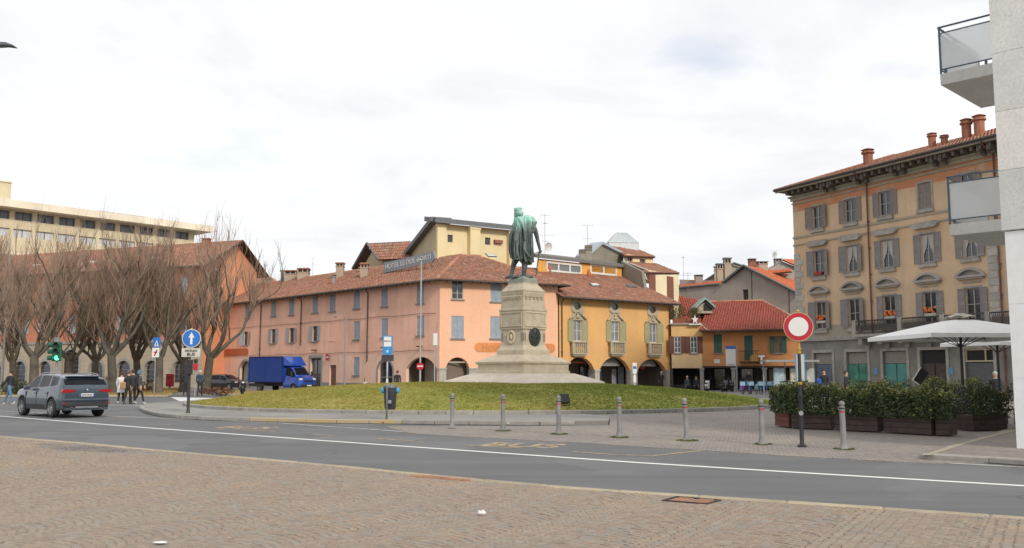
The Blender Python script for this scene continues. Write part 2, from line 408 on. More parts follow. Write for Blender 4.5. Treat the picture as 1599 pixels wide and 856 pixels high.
for i, (c, a, b, an) in enumerate(RUST[:2]):
    root = thing('brick_patch', ('long rust-red brick patch in the cobbles beside the kerb' , 'short rust-red brick patch in the cobbles with a thin dark frame')[i], 'brick patch', T(c.x, c.y, .004, an))
    MB().box(-a, a, -b, b, 0, .012).obj('bedding', MORT, root, W[root.name])
    bmh = [MB().box(-.095, .095, -.048, .048, 0, .03 + .002 * q, bev=.006).mesh('brick', RB) for q in range(3)]
    nx, ny = int(2 * a / .2), int(2 * b / .104)
    for ix in range(nx):
        for iy in range(ny):
            add('brick', bmh[rng.randrange(3)], root, W[root.name] @ T((ix + .5) * 2 * a / nx - a, (iy + .5) * 2 * b / ny - b, .012))
    if i == 1:
        f = MB()
        for q in (-1, 1): f.box(-a - .03, a + .03, q * (b + .015) - .012, q * (b + .015) + .012, 0, .045); f.box(q * (a + .015) - .012, q * (a + .015) + .012, -b, b, 0, .045)
        f.obj('frame', plain('dark_iron', (.06, .05, .045), .6, .6), root, W[root.name])
# litter
paper = plain('crumpled_paper', (.72, .72, .70), .8)
def litter(px, py, r, fl, label):
    c = G(px, py, .05); m_ = MB(); m_.ball((0, 0, r * fl), r, 9, sc_=(1.3, .8, fl)); rr = random.Random(px)
    m_.v = [(x * rr.uniform(.7, 1.2), y * rr.uniform(.7, 1.2), max(0, z * rr.uniform(.6, 1.3))) for x, y, z in m_.v]
    tag(m_.obj('paper_scrap', paper, None, T(c)), label, 'litter')
litter(752, 804, .035, .7, 'crumpled white paper ball on the cobbles in the middle foreground')
litter(250, 848, .05, .12, 'flattened white paper scrap on the cobbles at lower left')
litter(793, 662, .03, .6, 'tiny white scrap on the far setts by a bollard')
# ---- road markings
strip('centre_line', [G(-300, 628), G(0, 650), G(219, 667.5), G(500, 688), G(750, 705.5), G(1000, 723), G(1300, 741.5), G(1599, 759), G(2000, 784)], .15, .004, WHITE)
strip('edge_line', [G(-200, 634), G(0, 642), G(85, 646), G(219, 652), G(330, 656.5), G(438, 661), G(500, 665.5), G(640, 675), G(719, 680), G(791, 684), G(909, 690), G(1031, 698), G(1105, 702), G(1225, 710), G(1412, 720), G(1599, 730), G(1800, 741)], .11, .006, WORNW)
for a, b in (((478, 678), (534, 681)), ((589, 685), (663, 690.5)), ((231, 662), (275, 664)), ((375, 671.6), (431, 674)), ((160, 650), (200, 651.5)), ((723, 695.5), (815, 700))):
    strip('yellow_dash', [G(*a), G(*b)], .11, .004, YEL)
strip('yellow_line', [G(894, 705.6), G(950, 709.5), G(1018, 712.3), G(1060, 707.5), G(1105, 702.8)], .12, .004, YEL)
strip('crossing_line', [G(150, 632.5), G(272, 633)], .35, .004, WHITE)
strip('stop_line', [G(60, 646.5), G(104, 641)], .2, .010, WORNW)
sheet('painted_crossing', [G(267, 620.5), G(352, 622.5), G(317, 631), G(289, 631)], .012, worn('bright_road_paint', (.62, .62, .62), thr=(.2, .3)))
def text_mesh(s_, size, ext, mat, align='CENTER', bold=0):
    cu = bpy.data.curves.new('t', 'FONT'); cu.body = s_; cu.size = size; cu.extrude = ext; cu.align_x = align; cu.align_y = 'CENTER'; cu.offset = bold
    cu.resolution_u = 3; o = bpy.data.objects.new('t', cu); COL.objects.link(o); bpy.context.view_layer.update()
    me = bpy.data.meshes.new_from_object(o.evaluated_get(bpy.context.evaluated_depsgraph_get())); bpy.data.objects.remove(o)
    me.materials.clear(); me.materials.append(mat); return me
UPR = Matrix.Rotation(pi / 2, 4, 'X')         # text standing upright, read from -y
YEL2 = worn('faded_yellow_lettering', (.42, .31, .18), (.125, .122, .118), thr=(.38, .52))
for px0, px1, py in ((330, 438, 667), (735, 897, 693.5)):
    a, b = G(px0, py), G(px1, py + (4.5 if px0 > 500 else 2.5)); c = (a + b) / 2; d = b - a
    tm = text_mesh('BUS', 1, 0, YEL2, bold=.03)
    tag(add('road_lettering', tm, None, T(c.x, c.y, .005, atan2(d.y, d.x)) @ Matrix.Diagonal((d.length / 2.3, 1.55, 1, 1))), 'faded yellow letters BUS painted on the lane', kind='structure')
# ---- mound, ring pavement and kerbs
MC = V((-1.3, 48.9, 0)); MR = 14.7
def mz(r): return .17 + .97 * (1 - min(1, max(0, r) / MR) ** 2.6) if r < MR else .17
def grassmat(name, a, b, c, dry=.5):
    mt, t, bs = newmat(name); p = pos(t)
    k = ramp(t, noi(t, p, .22, 6, .65), [(.35, a), (.52, b), (.7, c)])
    g_ = nd(t, 'SeparateXYZ'); t.links.new(nd(t, 'NewGeometry').outputs['Position'], g_.inputs[0])
    mr = nd(t, 'MapRange'); mr.inputs[1].default_value = -16; mr.inputs[2].default_value = 8; mr.inputs[3].default_value = dry; mr.inputs[4].default_value = 0
    t.links.new(g_.outputs[0], mr.inputs[0])
    k = mixc(t, mr.outputs[0], k, (.36, .25, .085))
    k = mixc(t, 1.0, k, ramp(t, noi(t, p, 3.5, 6, .75), [(.3, (.87, .88, .87)), (.7, (1.13, 1.12, 1.08))]), 'MULTIPLY')
    t.links.new(k, bs.inputs['Base Color']); bs.inputs['Roughness'].default_value = .95
    bs.inputs['Specular IOR Level'].default_value = .1
    bump(t, bs, noi(t, p, 12, 6, .8), .4, .04); MT[name] = mt; return mt
GRASS = grassmat('lawn', (.17, .215, .045), (.225, .245, .055), (.30, .265, .085))
GRASSB = grassmat('dry_verge', (.22, .18, .075), (.28, .21, .09), (.32, .24, .11), .4)
m_ = MB(); nr, na = 40, 120; vs_ = []
for i in range(nr + 1):
    r = MR * i / nr
    for k in range(na):
        a = 2 * pi * k / na; x, y = MC.x + r * cos(a), MC.y + r * sin(a)
        vs_.append((x, y, mz(r) + .03 * noise.noise(V((x * .6, y * .6, 0)))))
m_.raw(vs_, [(i * na + k, (i + 1) * na + k, (i + 1) * na + (k + 1) % na, i * na + (k + 1) % na) for i in range(nr) for k in range(na)])
tag(m_.obj('lawn_mound', GRASS, smooth='all'), 'round grass mound carrying the monument', kind='structure')
m_ = MB(); r3 = random.Random(5)
def blades(m_, x, y, z, h, n=3, wd=.02):
    for q in range(n):
        a = r3.uniform(0, 2 * pi); x1, y1 = x + r3.uniform(-.05, .05), y + r3.uniform(-.05, .05); l = r3.uniform(-.04, .04)
        m_.poly([(x1 - wd * cos(a), y1 - wd * sin(a), z), (x1 + wd * cos(a), y1 + wd * sin(a), z), (x1 + l, y1 + r3.uniform(-.03, .03), z + h * r3.uniform(.6, 1.3))])
for _ in range(26000):
    a = r3.uniform(pi, 2 * pi); r = MR * sqrt(r3.uniform(.02, 1)); x, y = MC.x + r * cos(a), MC.y + r * sin(a)
    blades(m_, x, y, mz(r), .045)
for _ in range(6000):
    a = r3.uniform(0, pi); r = MR * sqrt(r3.uniform(.02, 1)); x, y = MC.x + r * cos(a), MC.y + r * sin(a)
    blades(m_, x, y, mz(r), .045)
tag(m_.obj('grass', GRASS), 'short lawn grass covering the mound', 'grass', kind='stuff')
circ = [V((MC.x + MR * cos(a), MC.y + MR * sin(a), 0)) for a in [2 * pi * i / 180 for i in range(180)]]
kerb('mound_kerb', [MC + (p - MC) * 1.012 for p in circ], .22, 0, .25, 1.0, KERB, 'grey granite kerb ringing the grass mound', True)
front = [(222, 641), (232, 646.5), (250, 650.5), (300, 655.5), (360, 657.5), (420, 659), (510, 661), (600, 662), (700, 663.5), (820, 664.5), (950, 663.5)]
FK = [G(*q) for q in front]
back = [G(952, 655)] + [MC + V((cos(a), sin(a), 0)) * (MR + .1) for a in [radians(q) for q in range(-75, -196, -5)]] + [G(330, 627), G(240, 632.5), G(228, 636), G(221, 638.5)]
island = FK + back
sheet('island_pavement', island, .12, ASPH2)
kerb('island_kerb', [G(232, 634.5), G(221, 638.5)] + FK, .2, 0, .135, 1.1, KERB, 'low pale kerb of the island pavement in front of the mound', yellow=lambda i, c: -8.6 < c.x < -3.6)
def settmat(name, a, b, c, rot):
    mt, t, bs = newmat(name); p = pos(t, rot=rot)
    br = nd(t, 'TexBrick', Scale=1.0); br.inputs['Brick Width'].default_value = .11; br.inputs['Row Height'].default_value = .1; br.inputs['Mortar Size'].default_value = .008
    br.inputs['Color1'].default_value = c4(a); br.inputs['Color2'].default_value = c4(b); br.inputs['Mortar'].default_value = c4(tuple(x * .55 for x in a)); t.links.new(p, br.inputs[0])
    k = mixc(t, ramp(t, noi(t, p, .5, 6, .65), [(.38, (0, 0, 0)), (.68, (.65,) * 3)]), br.outputs[0], c)
    k = mixc(t, 1.0, k, ramp(t, noi(t, p, 5, 6, .8), [(.3, (.78,) * 3), (.7, (1.2,) * 3)]), 'MULTIPLY')
    t.links.new(k, bs.inputs['Base Color']); bs.inputs['Roughness'].default_value = .85
    bump(t, bs, noi(t, p, 11, 3, .6), .6, .02); MT[name] = mt; return mt
SETT = settmat('far_setts', (.20, .18, .165), (.29, .25, .22), (.30, .26, .215), radians(43))
st = [(600, 665.5, .01), (640, 676.5, .01), (719, 681.5, .01), (791, 685.5, .01), (909, 691.5, .01), (1031, 699.5, .01), (1105, 703.5, .01), (1225, 711.5, .01), (1412, 721.5, .012), (1440, 722.5, .015)]
SP = [G(a, b, c) for a, b, c in st] + [V((12.5, 17.0, .02)), V((30, 12, .03)), V((40, 50, .1)), V((20, 60, .1))] + [V((MC.x + cos(a) * (MR + .4), MC.y + sin(a) * (MR + .4), .1)) for a in [radians(q) for q in range(15, -74, -8)]] + [G(952, 655, .1), G(952, 664, .02), G(820, 666, .01), G(700, 665, .01)]
sheet('far_pavement', SP, None, SETT)
# ground behind the mound: paving in front of the houses
sheet('square_paving', [V((-30, 72, 0)), V((-14, 66, 0)), V((16, 66, 0)), V((30, 40, 0)), V((60, 40, 0)), V((60, 110, 0)), V((-40, 110, 0))], .014, settmat('square_setts', (.17, .16, .155), (.22, .21, .2), (.24, .22, .2), .5))
# raised pavement with kerb at the right edge by the white building
RP = [G(1440, 715.5), G(1500, 719), G(1560, 723), G(1599, 726), G(1700, 734), G(1800, 741)]
RPb = [G(1900, 700), V((24, 24, 0)), V((14.6, 24.6, 0)), G(1585, 672)]
sheet('corner_pavement', RP + RPb, .1, settmat('corner_setts', (.19, .17, .15), (.26, .22, .19), (.27, .23, .19), radians(43)))
kerb('corner_kerb', [G(1442, 716.5), G(1500, 720), G(1560, 724), G(1599, 727), G(1700, 735), G(1800, 742)], .25, 0, .112, 1.2, KERB, 'grey kerb at the corner by the white building')
strip('pale_strip', [G(1446, 711, .1), G(1490, 697, .1), G(1540, 683, .1), G(1586, 671.5, .1)], .14, .105, KERBY)
# verges on the left
V1 = [G(-700, 620), G(265, 619), G(268, 616), G(300, 606), V((-40, 96, 0)), V((-90, 110, 0))]
sheet('verge', V1, .1, GRASSB)
kerb('verge_kerb', [G(-500, 620.3), G(0, 620.3), G(262, 619.8), G(268, 617)], .2, 0, .12, 1.3, KERBY, 'pale kerb along the tree verge on the left')
V2 = [G(345, 618), G(420, 615.5), G(420, 612), G(345, 610), G(335, 614)]
sheet('small_verge', V2, .1, GRASSB)
kerb('small_verge_kerb', [G(335, 614.5), G(340, 618), G(350, 618.5), G(420, 616)], .2, 0, .12, 1.3, KERB, 'kerb of the small verge left of the mound')
m_ = MB()
for _ in range(9000):
    x = r3.uniform(-62, -20); y = r3.uniform(63, 92)
    if inside((x, y), [(q.x, q.y) for q in V1]): blades(m_, x, y, .1, .14, 3, .03)
tag(m_.obj('verge_grass', GRASSB), 'dry yellowish grass under the bare trees', 'grass', kind='stuff')
# ================================================================ BUILDINGS
class Fac:
    """a facade plane: u runs to the right as seen from the square, local y points into the wall"""
    def __init__(s, p0, p1, z=0):
        s.p0 = V((p0[0], p0[1], z)); d = V((p1[0] - p0[0], p1[1] - p0[1], 0)); s.L = d.length; s.du = d.normalized(); s.n = V((s.du.y, -s.du.x, 0))
    def uz(s, px, py):
        r = ray(px, py); o = V((0, 0, EYE)); t = (s.p0 - o).dot(s.n) / r.dot(s.n); q = o + r * t
        return (q - s.p0).dot(s.du), q.z
    def M(s, u=0, z=0, d=0):
        b = s.p0 + s.du * u + s.n * d; y = -s.n
        return Matrix(((s.du.x, y.x, 0, b.x), (s.du.y, y.y, 0, b.y), (0, 0, 1, b.z + z), (0, 0, 0, 1)))
    def at(s, u, d=0, z=0): q = s.p0 + s.du * u + s.n * d; return V((q.x, q.y, q.z + z))
def arch_pts(u, z0, w_, z1, rise=None, n=12):
    """opening outline with an arched head; z1 is the top of the arch"""
    rise = rise if rise is not None else w_ / 2
    R = (w_ * w_ / 4 + rise * rise) / (2 * rise); c = z1 - R; a0 = math.asin(min(1, w_ / 2 / R))
    return [(u - w_ / 2, z0), (u + w_ / 2, z0)] + [(u + R * sin(a), c + R * cos(a)) for a in [a0 - 2 * a0 * i / n for i in range(n + 1)]]
def rect(u, z, w_, h): return [(u - w_ / 2, z), (u + w_ / 2, z), (u + w_ / 2, z + h), (u - w_ / 2, z + h)]
def wall(root, F, outline, holes, mat, depth=.25, name='wall', mrev=None, thick=None):
    m_ = MB(); loops = [[V((p[0], p[1], 0)) for p in outline]] + [[V((p[0], p[1], 0)) for p in h] for h in holes]
    flat = [q for l in loops for q in l]
    for a, b, c in tessellate_polygon(loops):
        A, B, C = flat[a], flat[b], flat[c]
        if (B - A).cross(C - A).z < 0: B, C = C, B
        m_.poly([(q.x, 0, q.y) for q in (A, B, C)])
    for h in holes:
        for i, p in enumerate(h):
            q = h[(i + 1) % len(h)]; m_.poly([(p[0], 0, p[1]), (p[0], depth, p[1]), (q[0], depth, q[1]), (q[0], 0, q[1])], 1 if mrev else 0)
    if thick:
        n = len(outline)
        for i, p in enumerate(outline):
            q = outline[(i + 1) % n]; m_.poly([(p[0], 0, p[1]), (q[0], 0, q[1]), (q[0], thick, q[1]), (p[0], thick, p[1])])
    return m_.obj(name, [mat, mrev] if mrev else mat, root, F.M())
GL = glass('window_glass'); GLL = glass('curtained_glass', (.16, .17, .18), .2)
SHG = plain('grey_blue_shutter', (.29, .33, .38), .7, var=.1, scale=3); SHP = plain('grey_mauve_shutter', (.24, .22, .215), .75, var=.15, scale=3)
SHO = plain('olive_shutter', (.33, .31, .17), .75, var=.1); SHB = plain('brown_shutter', (.12, .045, .03), .7); SHK = plain('dark_green_shutter', (.03, .09, .075), .6)
FRW = plain('white_window_frame', (.62, .62, .58), .6); FRB = plain('brown_window_frame', (.20, .13, .08), .6); SILL = plain('sill_stone', (.22, .21, .20), .85, var=.2)
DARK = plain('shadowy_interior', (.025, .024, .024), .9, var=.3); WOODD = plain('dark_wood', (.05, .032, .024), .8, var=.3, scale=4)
GUT = plain('weathered_copper_gutter', (.075, .06, .055), .55, .4, var=.3)
CUR = plain('white_curtain', (.5, .5, .5), .9)
wm = {}
AJ = (0, .12, 0, .35, 0, .05, .22, 0, 0, .5, .08)      # how far shutter leaves stand off the wall
def wmesh(key, fn, mats, smooth=False):
    if key not in wm: m_ = MB(); fn(m_); wm[key] = m_.mesh(key[0], mats, smooth)
    return wm[key]
def slats(m_, x0, x1, z0, z1, y, t=.04, pitch=.09):
    """a louvred leaf: frame, mid rail and tilted slats"""
    f = .055
    m_.box(x0, x0 + f, y, y + t, z0, z1); m_.box(x1 - f, x1, y, y + t, z0, z1)
    zm = (z0 + z1) / 2
    for a, b in ((z0, z0 + f), (zm - f / 2, zm + f / 2), (z1 - f, z1)): m_.box(x0 + f, x1 - f, y, y + t, a, b)
    for a, b in ((z0 + f, zm - f / 2), (zm + f / 2, z1 - f)):
        n = max(1, int((b - a) / pitch)); p = (b - a) / n
        for i in range(n):
            z = a + i * p; m_.raw([(x0 + f, y + .004, z), (x1 - f, y + .004, z), (x1 - f, y + t - .006, z + p), (x0 + f, y + t - .006, z + p)], [(0, 1, 2, 3)])
            m_.raw([(x0 + f, y + .004, z), (x1 - f, y + .004, z), (x1 - f, y + .012, z - .012), (x0 + f, y + .012, z - .012)], [(3, 2, 1, 0)])
def window(root, F, u, z, w_, h, style, sh=None, frame=None, sill=True, cols=2, rows=3, gl=None, shw=None, recess=.18, label=None):
    """one window: frame with pane, sill and shutters as its own parts"""
    sh = sh or SHG; frame = frame or FRB; gl = gl or GL
    R = lambda v_: round(v_, 2); w_, h = R(w_), R(h)
    M0 = F.M(u, z)
    def fr(m_):
        if style == 'closed':
            m_.box(-w_ / 2, w_ / 2, .1, .14, 0, h); return
        f = .06
        m_.box(-w_ / 2, -w_ / 2 + f, recess - .05, recess + .02, 0, h); m_.box(w_ / 2 - f, w_ / 2, recess - .05, recess + .02, 0, h)
        m_.box(-w_ / 2 + f, w_ / 2 - f, recess - .05, recess + .02, 0, f); m_.box(-w_ / 2 + f, w_ / 2 - f, recess - .05, recess + .02, h - f, h)
        for i in range(1, cols): x = -w_ / 2 + w_ * i / cols; m_.box(x - .03, x + .03, recess - .045, recess + .015, f, h - f)
        for j in range(1, rows):
            q = h * j / rows
            for i in range(cols): m_.box(-w_ / 2 + w_ * i / cols + .035, -w_ / 2 + w_ * (i + 1) / cols - .035, recess - .04, recess + .01, q - .018, q + .018)
    o = add('window', wmesh(('window', w_, h, style, cols, rows, frame.name, recess), fr, DARK if style == 'closed' else frame), root, M0)
    if label: o['label'] = label
    if style != 'closed':
        add('pane', wmesh(('pane', w_, h, gl.name, recess), lambda m_: m_.box(-w_ / 2 + .05, w_ / 2 - .05, recess - .01, recess + .015, .05, h - .05), gl), o, M0)
    if sill: add('sill', wmesh(('sill', w_), lambda m_: m_.box(-w_ / 2 - .1, w_ / 2 + .1, -.1, .1, -.1, -.002), SILL), o, M0)
    if style == 'closed':
        for q in (0, 1): add('shutter', wmesh(('shutter', w_, h, 'c', q, sh.name), lambda m_: slats(m_, (-w_ / 2, .006)[q], (-.006, w_ / 2)[q], .02, h - .02, .03), sh), o, M0)
    elif style == 'open':
        s_ = shw or w_ / 2
        for q in (0, 1):
            x0 = -w_ / 2 - s_ if q == 0 else w_ / 2
            add('shutter', wmesh(('shutter', w_, h, s_, q, sh.name), lambda m_: slats(m_, x0, x0 + s_, 0, h, -.07), sh), o, M0 @ Matrix.Translation((-w_ / 2 if q == 0 else w_ / 2, -.07, 0)) @ Matrix.Rotation((1, -1)[q] * AJ[int(abs(u * 7 + z * 3 + q * 5)) % len(AJ)], 4, 'Z') @ Matrix.Translation((w_ / 2 if q == 0 else -w_ / 2, .07, 0)))
    return o
TERR = [(.27, .115, .07), (.36, .16, .10), (.41, .205, .13), (.31, .135, .09), (.45, .26, .18), (.29, .12, .08)]
ROOF = tilemat('old_roof_tiles', TERR, lf=.3); ROOFR = tilemat('red_roof_tiles', [(.30, .06, .04), (.36, .09, .055), (.33, .075, .05), (.40, .11, .07)], lf=.12)
ROOFO = tilemat('orange_roof_tiles', [(.55, .15, .06), (.62, .2, .09), (.48, .13, .055), (.6, .17, .07)], lf=.08)
RIDGE = tilemat('ridge_tiles', [(.40, .18, .11), (.5, .25, .16), (.33, .13, .08)], lf=.15)
SLATE = plain('grey_sheet_roof', (.13, .14, .15), .6, .2, var=.15)
def roof_plane(root, pts, mat=None, thick=.14, pitch=.24, row=.36, tiles=True, name='roof', under=None, caps=(), step=1.0):
    """pts[0]->pts[1] is the eave; real clay tiles row by row on a timber deck"""
    mat = mat or ROOF; pts = [V(p) for p in pts]
    pitch *= step; row *= step; nn = (pts[1] - pts[0]).cross(pts[2] - pts[0])
    if abs(nn.z) > 1e-4:
        for i in range(3, len(pts)): pts[i] = V((pts[i].x, pts[i].y, pts[0].z - (nn.x * (pts[i].x - pts[0].x) + nn.y * (pts[i].y - pts[0].y)) / nn.z))
    n = (pts[1] - pts[0]).cross(pts[2] - pts[0])
    if n.length < 1e-6: n = (pts[1] - pts[0]).cross(pts[-1] - pts[0])
    n.normalize()
    if n.z < 0: n = -n
    e_ = (pts[1] - pts[0]).normalized(); s_ = n.cross(e_).normalized()
    if s_.z < 0: s_ = -s_; e_ = -e_
    m_ = MB(); k = len(pts); A = [p for p in pts]; B = [p - n * thick for p in pts]
    m_.raw(A + B, [tuple(range(k))] if (A[1] - A[0]).cross(A[2] - A[0]).dot(n) > 0 else [tuple(range(k - 1, -1, -1))], 0)
    m_.raw(A + B, [tuple(range(2 * k - 1, k - 1, -1)), *[(i, i + k, (i + 1) % k + k, (i + 1) % k) for i in range(k)]], 1)
    r = m_.obj(name, [mat, under or WOODD], root)
    if not tiles: return r
    q2 = [((p - pts[0]).dot(e_), (p - pts[0]).dot(s_)) for p in pts]
    u0, u1 = min(q[0] for q in q2), max(q[0] for q in q2); v0, v1 = min(q[1] for q in q2), max(q[1] for q in q2)
    t_ = MB(); rr = random.Random(int(abs(pts[0].x * 100)) + 1); w2 = pitch * .46
    nu, nv = int((u1 - u0) / pitch) + 1, int((v1 - v0) / row) + 1
    for j in range(nv):
        v_ = v0 + j * row
        for i in range(nu):
            u = u0 + (i + .5) * pitch
            if not inside((u, v_ + row * .5), q2): continue
            du_, dz, sk = rr.uniform(-.012, .012), rr.uniform(0, .02), rr.uniform(-.012, .012)
            o = pts[0] + e_ * (u + du_) + s_ * (v_ - .05)
            L = row * 1.12; vs_ = []
            for vv, hz, kk in ((0, .035 + dz, 1.0), (L, .0 + dz * .3, .86)):
                for x, h in ((-w2, 0), (-w2 * .5, .075), (w2 * .5, .075), (w2, 0)):
                    vs_.append(o + e_ * (x * kk + sk * vv) + s_ * vv + n * (h * kk + hz))
            t_.raw(vs_, [(0, 1, 5, 4), (1, 2, 6, 5), (2, 3, 7, 6), (0, 3, 2, 1)])
    tag(t_.obj('roof_tiles', mat, r), kind='stuff')
    for a, b in caps:
        a, b = V(a), V(b); d = (b - a); L = d.length; d.normalize(); sd_ = d.cross(V((0, 0, 1))).normalized(); up = sd_.cross(d); c_ = MB(); q = 0
        while q < L:
            o = a + d * q; vs_ = []
            for vv, kk in ((0, 1.0), (.44, .85)):
                for x, h in ((-.15, -.02), (-.09, .11), (.09, .11), (.15, -.02)): vs_.append(o + d * vv + sd_ * x * kk + up * (h * kk + .03))
            c_.raw(vs_, [(0, 1, 5, 4), (1, 2, 6, 5), (2, 3, 7, 6), (0, 3, 2, 1)]); q += .38
        tag(c_.obj('ridge_tiles', RIDGE, r), kind='stuff')
    return r
def gutter(root, a, b, r=.085, down=()):
    a, b = V(a), V(b); m_ = MB(); m_.tube([a, b], r, 8); o = m_.obj('gutter', GUT, root, smooth='all'); return o
def downpipe(root, F, u, z0, z1, r=.05, off=.09, mat=None, over=.6):
    m_ = MB(); m_.tube([F.at(u, over, z1 + .35), F.at(u, over * .8, z1 + .15), F.at(u, off, z1 - .35), F.at(u, off, z0)], r, 7)
    for z in [z0 + .4 + i * 1.8 for i in range(int((z1 - z0) / 1.8))]: m_.box(-r - .02, r + .02, -off - .03, 0, z, z + .05, M=F.M(u))
    return m_.obj('downpipe', mat or GUT, root, smooth=True)
def rafters(root, F, u0, u1, z, out_, step=.75, slope=.35, sz=.1, mat=None):
    m_ = MB(); u = u0
    while u < u1:
        m_.raw(*(lambda c: (c, [(0, 2, 3, 1), (4, 5, 7, 6), (0, 1, 5, 4), (2, 6, 7, 3), (0, 4, 6, 2), (1, 3, 7, 5)]))([F.at(u + a, d, z + zz - d * slope) for zz in (-sz, 0) for d in (out_, -.05) for a in (-sz / 2, sz / 2)])); u += step
    return tag(m_.obj('rafters', mat or WOODD, root), kind='stuff')
BRK = stonemat('chimney_brick', (.26, .10, .06), (.36, .16, .10), 5); CPL = plaster('chimney_plaster', (.42, .33, .25)); CGR = plaster('grey_chimney_plaster', (.30, .28, .25))
def chimney(root, M, w_, h, mat=None, cap='tiles', d=None, openm=None):
    """stack, open throat on little piers and a cap"""
    d = d or w_; mat = mat or CPL; m_ = MB()
    m_.box(-w_ / 2, w_ / 2, -d / 2, d / 2, -1.0, h * .62); m_.box(-w_ / 2 - .05, w_ / 2 + .05, -d / 2 - .05, d / 2 + .05, h * .62, h * .68)
    for sx_ in (-1, 0, 1):
        for sy_ in (-1, 1): m_.box(sx_ * (w_ / 2 - .05) - .05, sx_ * (w_ / 2 - .05) + .05, sy_ * (d / 2 - .05) - .05, sy_ * (d / 2 - .05) + .05, h * .68, h * .88)
    o = m_.obj('chimney', mat, root, M)
    k = MB(); k.box(-w_ / 2 - .09, w_ / 2 + .09, -d / 2 - .09, d / 2 + .09, h * .88, h * .94)
    if cap == 'tiles':
        k.raw([(-w_ / 2 - .1, -d / 2 - .1, h * .941), (w_ / 2 + .1, -d / 2 - .1, h * .941), (w_ / 2 + .1, d / 2 + .1, h * .941), (-w_ / 2 - .1, d / 2 + .1, h * .941), (-w_ / 2, 0, h * 1.04), (w_ / 2, 0, h * 1.04)], [(0, 1, 5, 4), (2, 3, 4, 5), (1, 2, 5), (3, 0, 4)])
    k.obj('cap', BRK if cap == 'tiles' else SLATE, o, M)
    MB().box(-w_ / 2 + .06, w_ / 2 - .06, -d / 2 + .06, d / 2 - .06, h * .66, h * .89).obj('throat', DARK, o, M)
    return o
def onroof(px, py, D): return T(P(px, py, D))
def prism_walls(root, pts, z0, z1, mat, name='wall'):
    m_ = MB(); n = len(pts)
    for i, p in enumerate(pts):
        q = pts[(i + 1) % n]; m_.poly([(p[0], p[1], z0), (q[0], q[1], z0), (q[0], q[1], z1), (p[0], p[1], z1)])
    m_.poly([(p[0], p[1], z1) for p in pts]); return m_.obj(name, mat, root)
WIN = lambda F, px, py0, py1: (F.uz(px, (py0 + py1) / 2)[0], F.uz(px, py1)[1], F.uz(px, py0)[1])
# ---------------------------------------------------------------- 1. pink hotel
EH = 9.35
C0, C1, C2 = V((-34.5, 106.15, 0)), V((-5.84, 75, 0)), V((3.95, 79.7, 0))
A = Fac(C0, C1); B = Fac(C1, C2)
pink = thing('pink_hotel', 'long salmon pink three storey corner building with grey shutters and arches behind the monument', 'building', T(C1))
def twotone(name, c, low, z, c2=None, ramp_w=.02, x1=None):
    """plaster whose paint changes at a given height"""
    mt = plaster(name, c); t = mt.node_tree; bs = t.nodes['Principled BSDF']
    src = bs.inputs['Base Color'].links[0].from_socket; s_ = nd(t, 'SeparateXYZ'); t.links.new(nd(t, 'NewGeometry').outputs['Position'], s_.inputs[0])
    k = nd(t, 'MapRange'); k.inputs[1].default_value = z - ramp_w; k.inputs[2].default_value = z + ramp_w; k.inputs[3].default_value = 1; k.inputs[4].default_value = 0
    t.links.new(s_.outputs[2], k.inputs[0]); t.links.new(mixc(t, k.outputs[0], src, mixc(t, 1.0, src, low, 'MULTIPLY')), bs.inputs['Base Color']); return mt
PINKA = twotone('faded_pink_plaster', (.80, .47, .35), (1.0, 1.1, 1.12), 3.35); PINKB = plaster('salmon_plaster', (.80, .46, .30), streak=.12, blot=.06)
STN = stonemat('grey_stone_trim', (.24, .235, .225), (.33, .32, .30))
holesA = []; wA = []
def wadd(F, lst, holes, px, py0, py1, w_, style, h=None, **kw):
    u, z0, z1 = WIN(F, px, py0, py1); h = h or (z1 - z0); lst.append((u, z0, w_, h, style, kw)); holes.append(rect(u, z0, w_, round(h, 2)))
for px, a, b in ((386.8, 474, 497), (427.5, 470, 494), (455.5, 466, 492), (492.5, 462, 488.5), (519.4, 459, 486.5), (557, 456, 482), (600.5, 450.5, 479), (656.5, 444, 474)):
    wadd(A, wA, holesA, px, a, b, 1.0, 'closed', 1.62)
for px, a, b in ((384, 515, 539), (427, 512, 536), (455.5, 510, 535), (492, 508, 533)): wadd(A, wA, holesA, px, a, b, .95, 'open', 1.45, shw=.48)
for px, a, b in ((557, 503, 530), (600.5, 500, 527), (656.5, 495.6, 524)): wadd(A, wA, holesA, px, a, b, 1.0, 'closed', 1.62)
wadd(A, wA, holesA, 556.5, 558.5, 586, .95, 'closed', 1.6); wadd(A, wA, holesA, 332.5, 562, 585, .9, 'closed', 1.6)
# ground floor openings
gd = []
def arch_at(F, pxa, pxb, ytop, rise=None, z0=.02):
    ua = F.uz(pxa, 590)[0]; ub = F.uz(pxb, 590)[0]; u = (ua + ub) / 2; return (u, z0, ub - ua, F.uz((pxa + pxb) / 2, ytop)[1], rise)
for a in ((A, 374, 392, 563.5, .75), (A, 590, 613, 562, .85), (A, 634, 682, 557.5, .95)): gd.append(arch_at(*a))
for g_ in gd: holesA.append(arch_pts(*g_[:4], rise=g_[4]))
ud, _ = A.uz(492.5, 590); holesA.append([(ud - 1.0, .02), (ud + 1.0, .02), (ud + 1.0, 3.05), (ud - 1.0, 3.05)])
ue, _ = A.uz(519.5, 590); holesA.append([(ue - .55, .02), (ue + .55, .02), (ue + .55, 2.35), (ue - .55, 2.35)])
wall(pink, A, [(0, 0), (A.L, 0), (A.L, EH), (0, EH)], holesA, PINKA, .3)
for q in wA: window(pink, A, *q[:5], **q[5])
